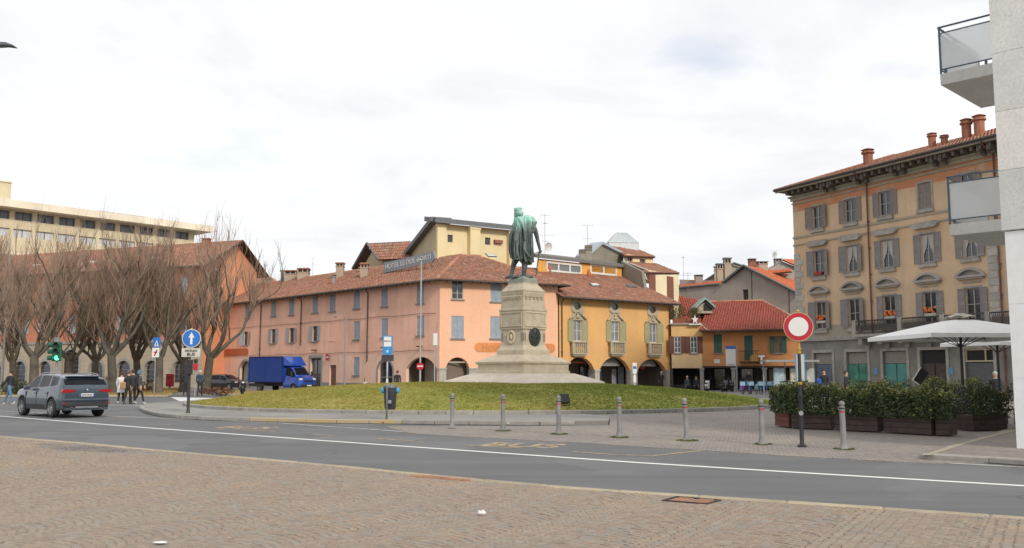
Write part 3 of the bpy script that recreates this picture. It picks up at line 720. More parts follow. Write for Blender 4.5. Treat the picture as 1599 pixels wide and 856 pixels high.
# blind recessed panel on the first floor
u, z0, z1 = WIN(A, 518.6, 505, 532); fr = MB(); fr.box(-.62, .62, -.03, 0, -.08, 0); fr.box(-.6, .6, -.015, 0, z1 - z0, z1 - z0 + .03); fr.box(-.6, -.57, -.015, 0, 0, z1 - z0); fr.box(.57, .6, -.015, 0, 0, z1 - z0)
fr.obj('blind_window', PINKA, pink, A.M(u, z0))
DOORG = plain('grey_door', (.23, .24, .25), .6); DOORR = plain('reddish_door', (.16, .07, .045), .6)
def doorway(root, F, u, w_, h, mat, d=.28, leaves=2, name='door', glassy=False):
    o = MB().box(-w_ / 2, w_ / 2, d, d + .05, 0, h).obj(name, DARK, root, F.M(u, .02))
    for i in range(leaves):
        x0, x1 = -w_ / 2 + w_ * i / leaves + .02, -w_ / 2 + w_ * (i + 1) / leaves - .02
        m_ = MB(); m_.box(x0, x1, d - .05, d - .003, 0, h - .04)
        for a, b in ((.12, .45), (.5, .93)): m_.box(x0 + .08, x1 - .08, d - .07, d - .052, h * a, h * b, 1 if glassy else 0)
        m_.obj('leaf', [mat, GL], o, F.M(u, .02))
    return o
doorway(pink, A, gd[0][0], gd[0][2], gd[0][3] - .1, DOORG, .5)
doorway(pink, A, gd[1][0], gd[1][2], gd[1][3] - .1, plain('shop_frame', (.16, .16, .16), .5), .3, glassy=True)
doorway(pink, A, ud, 2.0, 3.03, plain('dark_door', (.05, .045, .04), .5), .29, glassy=True); doorway(pink, A, ue, 1.1, 2.33, DOORR, .2, 1)
def surround(root, F, pts, wd, mat, y=-.03, name='arch_trim'):
    """stone band round an arched opening; pts from arch_pts"""
    m_ = MB(); c = sum(p[0] for p in pts) / len(pts); path = pts[1:] + [pts[0]]; zc = min(p[1] for p in pts[2:])
    outp = []
    for i, p in enumerate(path):
        a = path[max(i - 1, 0)]; b = path[min(i + 1, len(path) - 1)]; d = V((b[0] - a[0], b[1] - a[1])); d.normalize(); outp.append((p[0] + d.y * wd, p[1] - d.x * wd))
    outp[0] = (outp[0][0], path[0][1]); outp[-1] = (outp[-1][0], path[-1][1])
    for i in range(len(path) - 1):
        a, b, c_, d = path[i], path[i + 1], outp[i + 1], outp[i]
        m_.poly([(a[0], y, a[1]), (d[0], y, d[1]), (c_[0], y, c_[1]), (b[0], y, b[1])]); m_.poly([(d[0], y, d[1]), (d[0], 0, d[1]), (c_[0], 0, c_[1]), (c_[0], y, c_[1])])
        m_.poly([(b[0], y, b[1]), (b[0], 0.02, b[1]), (a[0], .02, a[1]), (a[0], y, a[1])])
    return m_.obj(name, mat, root, F.M())
for g_ in gd[:2]: surround(pink, A, arch_pts(*g_[:4], rise=g_[4]), .22, STN)
m_ = MB(); m_.box(ud - 1.25, ud - 1.0, -.04, 0, .02, 3.3); m_.box(ud + 1.0, ud + 1.25, -.04, 0, .02, 3.3); m_.box(ud - 1.0, ud + 1.0, -.04, 0, 3.05, 3.3); m_.obj('door_trim', STN, pink, A.M())
m_ = MB(); xs = [0] + sorted([q for g_ in gd for q in (g_[0] - g_[2] / 2 - .23, g_[0] + g_[2] / 2 + .23)] + [ud - 1.26, ud + 1.26, ue - .6, ue + .6]) + [A.L]
for a, b in zip(xs[::2], xs[1::2]): MB().box(a, b, -.03, 0, 0, .75).obj('plinth', plaster('grey_plinth', (.28, .26, .25)), pink, A.M())
for px, z0, z1 in ((408, .1, EH - .3), (575, 2.6, EH - .3)): downpipe(pink, A, A.uz(px, 500)[0], z0, z1)
downpipe(pink, A, A.uz(471, 500)[0], 4.3, EH - .3)
# painted band like a closed awning
u0 = A.uz(327, 549)[0]; u1, zb = A.uz(388, 554); _, zt = A.uz(388, 544)
m_ = MB(); nn = 12; c = (zb + zt) / 2; r_ = (zt - zb) / 2
m_.prism([(u0, zb), (u1 - r_, zb)] + [(u1 - r_ + r_ * sin(pi * i / nn), c - r_ * cos(pi * i / nn)) for i in range(1, nn)] + [(u1 - r_, zt), (u0, zt)], -.06, -.01)
m_.obj('painted_band', plaster('red_band', (.46, .12, .05)), pink, A.M())
# wing B
wB = []; holesB = []
wadd(B, wB, holesB, 714.5, 441.5, 467.5, 1.02, 'pane', 1.55, frame=plain('pale_frame', (.42, .42, .38), .6), recess=.1); wadd(B, wB, holesB, 775, 444, 471.5, 1.05, 'closed', 1.55)
for px in (714.5, 775): wadd(B, wB, holesB, px, 495.5, 529, 1.1, 'closed', 1.85)
wadd(B, wB, holesB, 836, 446, 474, 1.05, 'closed', 1.55); wadd(B, wB, holesB, 836, 497, 530, 1.1, 'closed', 1.85)
gb = [arch_at(B, 696, 733, 558, 1.0), arch_at(B, 764, 801, 559, 1.0), arch_at(B, 828, 862, 560, 1.0)]
for g_ in gb: holesB.append(arch_pts(*g_[:4], rise=g_[4]))
wall(pink, B, [(0, 0), (B.L, 0), (B.L, EH), (0, EH)], holesB, PINKB, .5)
for q in wB: window(pink, B, *q[:5], **q[5])
STL = stonemat('pale_stone_pier', (.34, .32, .28), (.46, .43, .38))
xs = [0] + [q for g_ in gb for q in (g_[0] - g_[2] / 2 - .0, g_[0] + g_[2] / 2 + .0)] + [B.L]
for a, b in zip(xs[::2], xs[1::2]): m_ = MB(); m_.box(a - .03, b + .03, -.04, .5, 0, 1.9); m_.box(a - .07, b + .07, -.09, .5, 1.9, 2.05); m_.obj('pier', STL, pink, B.M())
def arcade_room(root, F, u0, u1, depth, h, mat=None, floor=None, name='arcade'):
    """the dim passage behind the arches: ceiling, back wall with shopfronts, end walls"""
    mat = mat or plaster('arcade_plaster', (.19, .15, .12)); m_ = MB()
    m_.poly([(u0, depth, 0), (u1, depth, 0), (u1, depth, h), (u0, depth, h)]); m_.poly([(u0, .25, h), (u0, depth, h), (u1, depth, h), (u1, .25, h)])
    m_.poly([(u0, .25, 0), (u0, depth, 0), (u0, depth, h), (u0, .25, h)]); m_.poly([(u1, depth, 0), (u1, .25, 0), (u1, .25, h), (u1, depth, h)])
    return m_.obj(name, mat, root, F.M())
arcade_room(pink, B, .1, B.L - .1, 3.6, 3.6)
LAMPY = plain('ochre_poster', (.42, .24, .08), .6)
for u, w_, h, mt in ((1.5, 1.4, 2.3, GL), (3.9, 1.6, 2.3, GL), (6.6, 1.4, 2.2, GL), (8.8, 1.0, 2.1, GL)):
    o = MB().box(-w_ / 2 - .08, w_ / 2 + .08, 3.4, 3.5, .05, h + .1).obj('shopfront', WOODD, pink, B.M(u)); MB().box(-w_ / 2, w_ / 2, 3.36, 3.39, .4, h).obj('pane', mt, o, B.M(u))
MB().box(-1.6, 1.6, .16, .22, 2.45, 2.55).obj('arch_bar', plain('pale_bar', (.4, .36, .3)), pink, B.M(gb[0][0]))
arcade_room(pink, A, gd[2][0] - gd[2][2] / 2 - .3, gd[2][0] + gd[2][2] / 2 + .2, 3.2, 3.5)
MAG = plain('magenta_cloth', (.45, .02, .18), .8)
o = MB().box(-.9, .9, 3.0, 3.08, .1, 2.4).obj('shopfront', WOODD, pink, A.M(gd[2][0] + .3)); MB().box(-.75, .75, 2.95, 2.99, .4, 2.2).obj('pane', GL, o, A.M(gd[2][0] + .3))
# oval name band
u0 = B.uz(741, 543)[0]; u1, zb = B.uz(867, 550.5); zt = B.uz(804, 536)[1]; zb = B.uz(804, 550)[1]; c = (zb + zt) / 2; r_ = (zt - zb) / 2
m_ = MB(); m_.prism([(u0 + r_, zb), (u1 - r_, zb)] + [(u1 - r_ + r_ * sin(pi * i / 12), c - r_ * cos(pi * i / 12)) for i in range(1, 12)] + [(u1 - r_, zt), (u0 + r_, zt)] + [(u0 + r_ - r_ * sin(pi * i / 12), c + r_ * cos(pi * i / 12)) for i in range(1, 12)], -.045, -.005)
nb = m_.obj('name_band', plaster('orange_band', (.66, .25, .09), streak=.05), pink, B.M())
add('lettering', text_mesh('Hotel Le Due Corti', .78, .012, plain('brownish_lettering', (.50, .22, .09)), bold=.005), nb, B.M((u0 + u1) / 2, c, .055) @ UPR)
for z_, sg_ in ((3.55, .12), (6.55, .1)):
    m_ = MB(); n_ = 26; m_.tube([A.at(.5 + (A.L - 1) * i / n_, .06, z_ - sg_ * abs(sin(i * .9))) for i in range(n_ + 1)], .016, 4); m_.obj('cable', GUT, pink)
for u_ in (ud, gd[1][0], gd[2][0]): MB().box(-.12, .12, -.45, 0, 3.75, 3.85).obj('wall_lamp', GUT, pink, A.M(u_))
# corner: hidden sides
D_ = 11.0
nA, nB = -A.n, -B.n
def isect(p, d, q, e):
    t = ((q.x - p.x) * e.y - (q.y - p.y) * e.x) / (d.x * e.y - d.y * e.x); return p + d * t
ic = isect(C1 + nA * D_, A.du, C1 + nB * D_, B.du)
m_ = MB()
for a, b in ((C0 + nA * D_, C0), (C2, C2 + nB * D_), (C2 + nB * D_, ic), (ic, C0 + nA * D_)): m_.poly([(a.x, a.y, 0), (b.x, b.y, 0), (b.x, b.y, EH), (a.x, a.y, EH)])
m_.obj('wall', PINKB, pink)
ov = .75; SL = .46
def off(F1, F2, d): return isect(F1.p0 + F1.n * d, F1.du, F2.p0 + F2.n * d, F2.du)
E1 = off(A, B, ov); R1 = off(A, B, -D_ / 2); ze = EH + .12 - ov * SL; zr = EH + .12 + D_ / 2 * SL
E0 = A.at(-.1, ov); R0 = A.at(-.1, -D_ / 2); E2 = B.at(B.L + ov, ov); R2 = B.at(B.L - D_ / 2 + .3, -D_ / 2); E3 = B.at(B.L + ov, -D_ - ov); Ei = off(A, B, -D_ - ov); Eb = A.at(-.1, -D_ - ov)
Z = lambda p, z: V((p.x, p.y, z))
rA = roof_plane(pink, [Z(E0, ze), Z(E1, ze), Z(R1, zr), Z(R0, zr)], caps=[(Z(E1, ze), Z(R1, zr)), (Z(R0, zr), Z(R1, zr))])
roof_plane(pink, [Z(E1, ze), Z(E2, ze), Z(R2, zr), Z(R1, zr)], caps=[(Z(R1, zr), Z(R2, zr)), (Z(E2, ze), Z(R2, zr))])
roof_plane(pink, [Z(E2, ze), Z(E3, ze), Z(R2, zr)]); roof_plane(pink, [Z(E3, ze), Z(Ei, ze), Z(R1, zr), Z(R2, zr)], tiles=False); roof_plane(pink, [Z(Ei, ze), Z(Eb, ze), Z(R0, zr), Z(R1, zr)], tiles=False)
gutter(pink, Z(A.at(0, ov + .06), ze - .06), Z(off(A, B, ov + .06), ze - .06)); gutter(pink, Z(off(A, B, ov + .06), ze - .06), Z(B.at(B.L + ov, ov + .06), ze - .06))
rafters(pink, A, .5, A.L, EH + .0, ov, slope=SL); rafters(pink, B, .3, B.L + .5, EH + .0, ov, slope=SL)
for px, py, D, w_, h, mt, cp in ((455, 441, 104, 1.3, 1.35, CPL, 'tiles'), (474, 440, 102, 1.15, 1.5, CPL, 'tiles'), (531, 428, 93, .75, 1.15, CPL, 'tiles'), (521.5, 441, 90, .3, .75, CGR, 'slab'), (569, 433, 88, .7, 1.35, CPL, 'tiles'), (419, 442, 108, .6, .55, CGR, 'slab')):
    chimney(pink, onroof(px, py, D), w_, h, mt, cp)
m_ = MB(); m_.tube([P(441, 442, 105), P(441, 424, 105)], .2, 8); m_.tube([P(441, 424, 105), P(441, 422, 105)], .3, 8); m_.obj('flue', SLATE, pink)
m_ = MB(); m_.tube([P(459, 430, 104), P(459, 423, 104)], .15, 8); m_.tube([P(459, 423.5, 104), P(459, 422, 104)], .3, 8); m_.obj('flue', SLATE, pink)
# skylight
def onplane(px, py, p, n): r = ray(px, py); o = V((0, 0, EYE)); return o + r * ((p - o).dot(n) / r.dot(n))
def skylight(root, plane, corners, gl):
    n = (plane[1] - plane[0]).cross(plane[2] - plane[0]).normalized(); n = n if n.z > 0 else -n
    q = [onplane(a, b, plane[0] + n * .1, n) for a, b in corners]; m_ = MB(); m_.raw(q + [p + n * .08 for p in q], [(4, 5, 6, 7), (0, 1, 5, 4), (1, 2, 6, 5), (2, 3, 7, 6), (3, 0, 4, 7)])
    o = m_.obj('skylight', SLATE, root); c = sum(q, V((0, 0, 0))) / 4; MB().poly([c + (p - c) * .86 + n * .086 for p in q]).obj('pane', gl, o)
SKYG = plain('painted_sky_pane', (.62, .62, .6), .15)  # sky reflection painted into the pale pane colour
plB = [Z(E1, ze), Z(E2, ze), Z(R2, zr)]
skylight(pink, plB, [(757, 396.5), (769, 397), (776, 402), (762, 401.5)], SKYG)
# roof sign
a = P(598.5, 426.5, 85.5); b = P(679, 408.5, 78.5); d = b - a; an = atan2(d.y, d.x); hs = 1.0
sg = thing('hotel_sign', 'long grey roof sign board reading HOTEL LE DUE CORTI with white letters', 'sign', T(a.x, a.y, a.z, an)); L = hypot(d.x, d.y); dzz = (b.z - a.z) / L
shear = Matrix(((1, 0, 0, 0), (0, 1, 0, 0), (dzz, 0, 1, 0), (0, 0, 0, 1)))
Ms = W[sg.name] @ shear
m_ = MB(); m_.prism([(0, 0), (L - .5, 0), (L, .3), (L - .25, .95), (L - .6, .9), (.1, .95)], 0, .12, M=shear); m_.obj('board', plain('grey_sign_sheet', (.24, .26, .29), .5, .3), sg, W[sg.name])
tm = text_mesh('HOTEL LE DUE CORTI', .62, .01, plain('white_letters', (.62, .62, .6), .5)); sc_ = (L - 1.0) / max(v_.co.x * 2 for v_ in tm.vertices)
for v_ in tm.vertices: v_.co = V((v_.co.x * sc_ + L / 2 - .1, v_.co.z - .03, v_.co.y + .47 + dzz * (v_.co.x * sc_ + L / 2)))
add('lettering', tm, sg, W[sg.name])
m_ = MB()
for i in range(7): x = .3 + i * (L - .8) / 6; z_ = dzz * x; m_.tube([(x, .15, z_ - .9), (x, .15, z_ + .8)], .035, 5); m_.tube([(x, 1.1, z_ - .4), (x, .15, z_ + .7)], .025, 5)
m_.obj('support_frame', SLATE, sg, W[sg.name])
# ---------------------------------------------------------------- 2. cream buildings rising behind
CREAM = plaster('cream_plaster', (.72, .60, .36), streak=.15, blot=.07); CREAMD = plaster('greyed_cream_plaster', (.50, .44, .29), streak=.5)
cr = thing('cream_attic', 'tall cream attic block with dark sheet roof and small square windows above the hotel', 'building', T(P(740, 390, 87)))
K0, K1 = P(681, 387, 84), P(801, 393, 88.5); CF = Fac((K0.x, K0.y), (K1.x, K1.y)); zt0 = CF.uz(681, 350)[1]; zt1 = CF.uz(800, 358)[1]; ztt = (zt0 + zt1) / 2
hs_ = []
cw = []
for px, a, b, w_ in ((703, 366.5, 378.5, .55), (761.5, 371, 382.5, .6), (685.2, 369, 378.5, .22)): u, z0, z1 = WIN(CF, px, a, b); hs_.append(rect(u, z0, w_, .7)); cw.append((u, z0, w_, .7))
wall(cr, CF, [(0, 9), (CF.L, 9), (CF.L, ztt), (0, ztt)], hs_, CREAM, .2)
for q in cw: window(cr, CF, *q, 'pane', sill=False, cols=1, rows=1, recess=.15)
Ms_ = P(641, 391, 92); S = Fac((Ms_.x, Ms_.y), (K0.x, K0.y)); zl = S.uz(641, 388)[1]
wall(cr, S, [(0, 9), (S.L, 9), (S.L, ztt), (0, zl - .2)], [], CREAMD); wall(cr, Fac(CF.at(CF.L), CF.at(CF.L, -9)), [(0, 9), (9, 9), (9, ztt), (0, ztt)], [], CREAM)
for a, b, y in ((681, 683, .3), (729.5, 745, .6), (791, 800, .5)):
    ua, ub = CF.uz(a, 370)[0], CF.uz(b, 370)[0]
    if a == 681: ub = ua + .9; ua = -.02
    m_ = MB(); m_.box(ua, ub, -y, 0, 9, ztt - .35); m_.box(ua - .05, ub + .05, -y - .05, 0, ztt - .349, ztt - .1); m_.obj('pilaster', CREAM, cr, CF.M())
# sheet roof: top slab and left slope
r0, r1 = CF.at(-.5, .8), CF.at(CF.L + .1, .8); b0, b1 = CF.at(.3, -3), CF.at(CF.L + .1, -3)
m_ = MB(); tk = .45; vs_ = [Z(r0, ztt - .1), Z(r1, ztt - .1), Z(b1, ztt + .6), Z(b0, ztt + .6)]; m_.raw(vs_ + [v_ + V((0, 0, tk)) for v_ in vs_], [(3, 2, 1, 0), (4, 5, 6, 7), (0, 1, 5, 4), (1, 2, 6, 5), (2, 3, 7, 6), (3, 0, 4, 7)])
tl = Z(S.at(-.4, .6), zl - .75); tr = Z(S.at(S.L + .2, .6), ztt + .1); tb = [tl - S.n * 2.0, tr - S.n * 2.0]
m_.raw([tl, tr, tb[1], tb[0]] + [q + V((0, 0, .42)) for q in (tl, tr, tb[1], tb[0])], [(3, 2, 1, 0), (4, 5, 6, 7), (0, 1, 5, 4), (1, 2, 6, 5), (2, 3, 7, 6), (3, 0, 4, 7)])
m_.obj('roof', SLATE, cr)
m_ = MB(); m_.box(CF.L - 2.2, CF.L - 1.3, -.3, 0, CF.uz(795, 382)[1], CF.uz(795, 377)[1]); m_.obj('red_box', BRK, cr, CF.M())
g2 = thing('gabled_cream_house', 'small cream house with steep gable and terracotta roof left of the attic block', 'building', T(P(600, 420, 94)))
a, b = P(564, 414, 97), P(597, 404, 93); GF = Fac((a.x, a.y), (b.x, b.y)); pk = GF.uz(581.5, 383); le = GF.uz(563, 413); re = GF.uz(597, 403)
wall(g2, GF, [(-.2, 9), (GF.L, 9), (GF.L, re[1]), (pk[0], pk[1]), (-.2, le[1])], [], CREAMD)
bk = -GF.n * 3 + GF.du * 12; pr = Z(GF.at(pk[0], .6), pk[1] + .15); rr_ = Z(GF.at(GF.L + .4, .6), re[1] - .25); ll_ = Z(GF.at(-.8, .6), le[1] - .45)
q_ = P(641, 405, 90); q3 = P(641, 383, 93); bw = (q3 - pr); bw.z = 0
roof_plane(g2, [rr_, rr_ + bw, pr + bw, pr], step=1.1); roof_plane(g2, [ll_ + bw, ll_, pr, pr + bw], tiles=False)
m_ = MB(); m_.tube([ll_, pr, rr_], .16, 4); m_.obj('verge_board', SLATE, g2)
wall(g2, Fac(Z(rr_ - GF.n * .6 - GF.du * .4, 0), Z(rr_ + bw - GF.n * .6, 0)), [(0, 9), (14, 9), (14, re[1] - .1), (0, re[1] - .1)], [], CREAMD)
chimney(g2, onroof(568, 436, 92), .8, 1.2, CPL, 'tiles')
# ---------------------------------------------------------------- 3. ochre-orange arcaded house
OC0 = V((4.05, 79.75, 0)); OC1 = V((15.0, 88, 0)); O = Fac(OC0, OC1); OH = 8.35
org = thing('orange_arcade_house', 'bright ochre house with three ornate olive shuttered windows over three arches, right of the monument', 'building', T(O.at(O.L / 2)))
ORG = plaster('ochre_orange_plaster', (.68, .39, .15), streak=.2, blot=.07)
oh = []; oarch = [arch_at(O, 882, 929, 557.5, 1.35), arch_at(O, 935.5, 984.5, 557.5, 1.35), arch_at(O, 994.5, 1041.5, 560.5, 1.3)]
for g_ in oarch: oh.append(arch_pts(*g_[:4], rise=g_[4]))
ow = []
for px, top, bot, ova in ((901.7, 500, 533, (472.5, 484)), (960.5, 502, 533.5, (473.5, 485)), (1019.5, 505, 535.5, (479, 489.5))):
    u, z0, z1 = WIN(O, px, top, bot); ow.append((u, z0, z1, O.uz(px, ova[1])[1], O.uz(px, ova[0])[1])); oh.append(rect(u, z0, 1.0, z1 - z0))
    zc = (ow[-1][3] + ow[-1][4]) / 2; oh.append([(u + .42 * cos(t), zc + .33 * sin(t)) for t in [2 * pi * i / 14 for i in range(14)]])
wall(org, O, [(0, 0), (O.L, 0), (O.L, OH), (0, OH)], oh, ORG, .45)
BAR = stonemat('carved_stone', (.36, .31, .22), (.50, .44, .33), 6)
for u, z0, z1, za, zb in ow:
    window(org, O, u, z0, 1.0, z1 - z0, 'open', SHO, FRW, False, 2, 2, GLL, .62, .12)
    MB().box(-.45, .45, .10, .13, za - .05, zb + .05).obj('oval_pane', GL, org, O.M(u)); m_ = MB(); zc = (za + zb) / 2
    # carved surround: oval ring in a panel, swan-neck pediment with shell
    n = 14; ring = [(.42 * cos(2 * pi * i / n), zc + .33 * sin(2 * pi * i / n)) for i in range(n)]; sq = [(.72 * max(-1, min(1, 1.35 * cos(2 * pi * i / n))), zc + .5 * max(-1, min(1, 1.35 * sin(2 * pi * i / n)))) for i in range(n)]
    for i in range(n):
        j = (i + 1) % n; m_.poly([(ring[i][0], -.06, ring[i][1]), (sq[i][0], -.06, sq[i][1]), (sq[j][0], -.06, sq[j][1]), (ring[j][0], -.06, ring[j][1])][::-1]); m_.poly([(sq[i][0], -.06, sq[i][1]), (sq[i][0], 0, sq[i][1]), (sq[j][0], 0, sq[j][1]), (sq[j][0], -.06, sq[j][1])])
    zt = za - .12
    m_.box(-.62, .62, -.05, 0, z1 + .12, zt); m_.tube([(-.6, -.1, zt), (-.3, -.12, zt - .14), (0, -.1, zt - .04), (.3, -.12, zt - .14), (.6, -.1, zt)], .05, 6)
    m_.tube([(-.98, -.12, z1 + .08), (-.72, -.16, z1 + .26), (-.45, -.16, z1 + .42), (-.28, -.14, z1 + .62), (-.12, -.14, z1 + .5)], [.08, .08, .07, .06, .05], 6); m_.tube([(.98, -.12, z1 + .08), (.72, -.16, z1 + .26), (.45, -.16, z1 + .42), (.28, -.14, z1 + .62), (.12, -.14, z1 + .5)], [.08, .08, .07, .06, .05], 6)
    m_.ball((0, -.1, z1 + .3), .2, 10, sc_=(1.1, .5, 1)); m_.box(-.6, .6, -.09, 0, z1, z1 + .11)
    m_.obj('carved_surround', BAR, org, O.M(u), smooth=True)
    # balconet with pierced balustrade
    bl = MB(); zz = z0 - .02; bl.box(-.95, .95, -.45, 0, zz - .1, zz); bl.box(-.85, .85, -.4, 0, zz - 1.12, zz - 1.0); bl.box(-.7, .7, -.3, 0, zz - 1.24, zz - 1.12); bl.box(-.5, .5, -.18, 0, zz - 1.34, zz - 1.24)
    for s_ in (-1, 1): bl.box(s_ * .8 - .09, s_ * .8 + .09, -.42, -.24, zz - 1.0, zz - .1)
    for i in range(6):
        x = -.58 + i * .232; bl.lathe([(.05, zz - 1.0), (.085, zz - .82), (.045, zz - .66), (.04, zz - .58), (.045, zz - .5), (.085, zz - .36), (.05, zz - .1)], 7, M=Matrix.Translation((x, -.33, 0)))
    bl.box(-.72, .72, -.36, -.3, zz - .6, zz - .54)
    bl.obj('balconet', BAR, org, O.M(u), smooth=True)
m_ = MB(); xs = [0] + [q for g_ in oarch for q in (g_[0] - g_[2] / 2, g_[0] + g_[2] / 2)] + [O.L]
for i, (a, b) in enumerate(zip(xs[::2], xs[1::2])): m_ = MB(); m_.box(a - (.03 if i else 0), b + .03, -.05, .45, 0, 1.75); m_.box(a - (.08 if i else 0), b + .08, -.1, .45, 1.75, 1.95); m_.obj('pier', STL, org, O.M())
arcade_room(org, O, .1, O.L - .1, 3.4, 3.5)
AWN = plaster('grey_tympanum', (.26, .25, .24)); POST = plain('shop_posters', (.32, .32, .38), .5, var=.5, scale=9)
for i, g_ in enumerate(oarch):
    u = g_[0]
    if i: m_ = MB(); m_.prism([p for p in arch_pts(u, 2.25, 2.6, 3.05, .8, 8)], .7, .76); m_.obj('tympanum', AWN, org, O.M())
    for dx in (-.95, .05, .95):
        o = MB().box(dx - .42, dx + .42, 3.2, 3.3, .1, 2.3).obj('shopfront', WOODD, org, O.M(u)); MB().box(dx - .36, dx + .36, 3.16, 3.19, .3, 2.2).obj('pane', GL if (dx + i) < .9 else POST, o, O.M(u))
MB().box(-1.2, 1.2, .8, 1.7, 2.5, 2.62).obj('red_awning', plain('red_awning_cloth', (.4, .06, .03), .8), org, O.M(oarch[0][0]))
MB().box(-.9, -.35, 1.9, 1.96, .5, 2.0).obj('poster_stand', POST, org, O.M(oarch[1][0] + 2.3)); MB().box(-.9, -.4, 1.9, 1.96, .4, 1.9).obj('poster_stand', POST, org, O.M(oarch[1][0] - .6))
MB().box(-.3, .3, 1.2, 1.3, 2.0, 2.35).obj('red_shop_sign', plain('red_sign', (.5, .05, .03), .5), org, O.M(oarch[2][0]))
downpipe(org, O, .25, 3.0, OH - .3); downpipe(org, O, O.L - .15, .3, OH - .3)
oz = OH + .1 - .8 * .42; ozr = OH + .1 + 7.0 * .42
pe0, pe1 = Z(O.at(-.3, .8), oz), Z(O.at(O.L + .6, .8), oz)
plO = [pe0, pe1, Z(O.at(O.L + .6, -7), ozr), Z(O.at(-.3, -7), ozr)]; roof_plane(org, plO, under=WOODD)
wall(org, Fac(O.at(O.L), O.at(O.L, -14)), [(0, 0), (14, 0), (14, OH), (7, ozr - .2), (0, OH)], [], plaster('side_ochre', (.5, .36, .2)))
wall(org, Fac(O.at(O.L, -14), O.at(0, -14)), [(0, 0), (O.L, 0), (O.L, OH), (0, OH)], [], ORG); roof_plane(org, [Z(O.at(O.L + .6, -14.5), oz), Z(O.at(-.3, -14.5), oz), Z(O.at(-.3, -7), ozr), Z(O.at(O.L + .6, -7), ozr)], tiles=False)
gutter(org, pe0 + V((0, 0, -.06)) + O.n * .06, pe1 + V((0, 0, -.06)) + O.n * .06, .09); rafters(org, O, .2, O.L, OH, .75, slope=.42)
skylight(org, plO, [(920.5, 443.5), (932, 443.3), (937.5, 447), (925, 447.3)], SKYG); skylight(org, plO, [(977, 445), (988, 445), (994.5, 449.5), (982, 449.3)], SLATE)
# dormer strip
dm = thing('dormer_strip', 'orange attic storey with two rows of white framed windows and grey sheet roof', 'dormer', T(P(905, 430, 88)))
a, b = P(840, 425, 86), P(971, 430, 93.5); DF = Fac((a.x, a.y), (b.x, b.y)); zt = DF.uz(905, 411)[1]; dh = []; dw = []
for x0, x1, y0, y1, nn in ((854, 907, 411.5, 425.5, 3), (922.5, 962, 415, 428.5, 2)):
    ua, ub = DF.uz(x0, 418)[0], DF.uz(x1, 420)[0]; z0, z1 = DF.uz((x0 + x1) / 2, y1)[1], DF.uz((x0 + x1) / 2, y0)[1]; dh.append(rect((ua + ub) / 2, z0, ub - ua, z1 - z0)); dw.append(((ua + ub) / 2, z0, ub - ua, z1 - z0, nn))
wall(dm, DF, [(0, zt - 3), (DF.L, zt - 3), (DF.L, zt), (0, zt)], dh, plaster('vivid_orange_plaster', (.72, .36, .08), streak=.05), .15)
for u, z0, w_, h, nn in dw:
    fr = MB(); pw = w_ / nn; f = .13; fr.box(-w_ / 2 - .05, w_ / 2 + .05, -.05, .1, h - f, h + .05); fr.box(-w_ / 2 - .05, w_ / 2 + .05, -.05, .1, -.05, f)
    for i in range(nn + 1): x = -w_ / 2 + pw * i; fr.box(x - f * .7, x + f * .7, -.04, .1, f, h - f)
    o = fr.obj('window', FRW, dm, DF.M(u, z0))
    for i in range(nn): MB().box(-w_ / 2 + pw * i + .1, -w_ / 2 + pw * (i + 1) - .1, .05, .08, f, h - f).obj('pane', plain('dull_pane', (.16, .17, .17), .25), o, DF.M(u, z0))
m_ = MB(); r_ = [Z(DF.at(-.4, .3), zt + .02), Z(DF.at(DF.L + .1, .3), zt + .02), Z(DF.at(DF.L + .1, -3), zt + .75), Z(DF.at(-.4, -3), zt + .75)]; m_.raw(r_ + [q + V((0, 0, .3)) for q in r_], [(3, 2, 1, 0), (4, 5, 6, 7), (0, 1, 5, 4), (1, 2, 6, 5), (2, 3, 7, 6), (3, 0, 4, 7)]); m_.obj('roof', plain('brown_grey_sheet', (.15, .14, .13), .7), dm)
RCH = stonemat('stacked_tile_pot', (.27, .25, .2), (.36, .33, .27))
for px, y0, y1, w_, D in ((909.5, 404, 389.5, .6, 92), (919, 404, 382.5, .62, 92.3)):
    a, b = P(px, y0, D), P(px, y1, D); m_ = MB(); h = b.z - a.z; m_.box(-w_ / 2, w_ / 2, -.3, .3, -1, h * .55)
    for i in range(4): m_.box(-w_ / 2 - .06, w_ / 2 + .06, -.36, .36, h * (.58 + i * .11), h * (.63 + i * .11)); m_.box(-w_ / 2 + .05, w_ / 2 - .05, -.25, .25, h * (.55 + i * .11), h * (.58 + i * .11))
    m_.obj('chimney', RCH, dm, T(a))
for px, py in ((858, 424), (919.5, 431)): MB().lathe([(.14, 0), (.2, .3), (.12, .55), (.12, .6)], 8).obj('vent_pot', ROOFO, dm, T(P(px, py, 87)))
# grey gabled block with metal edge
gg = thing('grey_gable_block', 'blank grey gable with pale metal edging beside the glass lantern', 'building', T(P(940, 400, 96)))
a, b = P(915, 405, 93.5), P(974, 405, 99); QF = Fac((a.x, a.y), (b.x, b.y)); q = [QF.uz(*c) for c in ((915, 403.5), (938, 383), (973, 400.5))]
GREYP = plaster('grey_brown_plaster', (.27, .24, .19)); EDG = plain('zinc_edge', (.38, .42, .45), .4, .3)
wall(gg, QF, [(q[0][0], 9), (q[2][0], 9), q[2], q[1], q[0]], [], GREYP)
m_ = MB(); tp = [QF.at(c[0], .3, c[1] + .1) for c in q]; bb = [c - QF.n * 1.6 for c in tp]
for i in (0, 1): m_.raw([tp[i], tp[i + 1], bb[i + 1], bb[i]] + [c + V((0, 0, .25)) for c in (tp[i], tp[i + 1], bb[i + 1], bb[i])], [(3, 2, 1, 0), (4, 5, 6, 7), (0, 1, 5, 4), (1, 2, 6, 5), (2, 3, 7, 6), (3, 0, 4, 7)])
m_.obj('roof', EDG, gg)
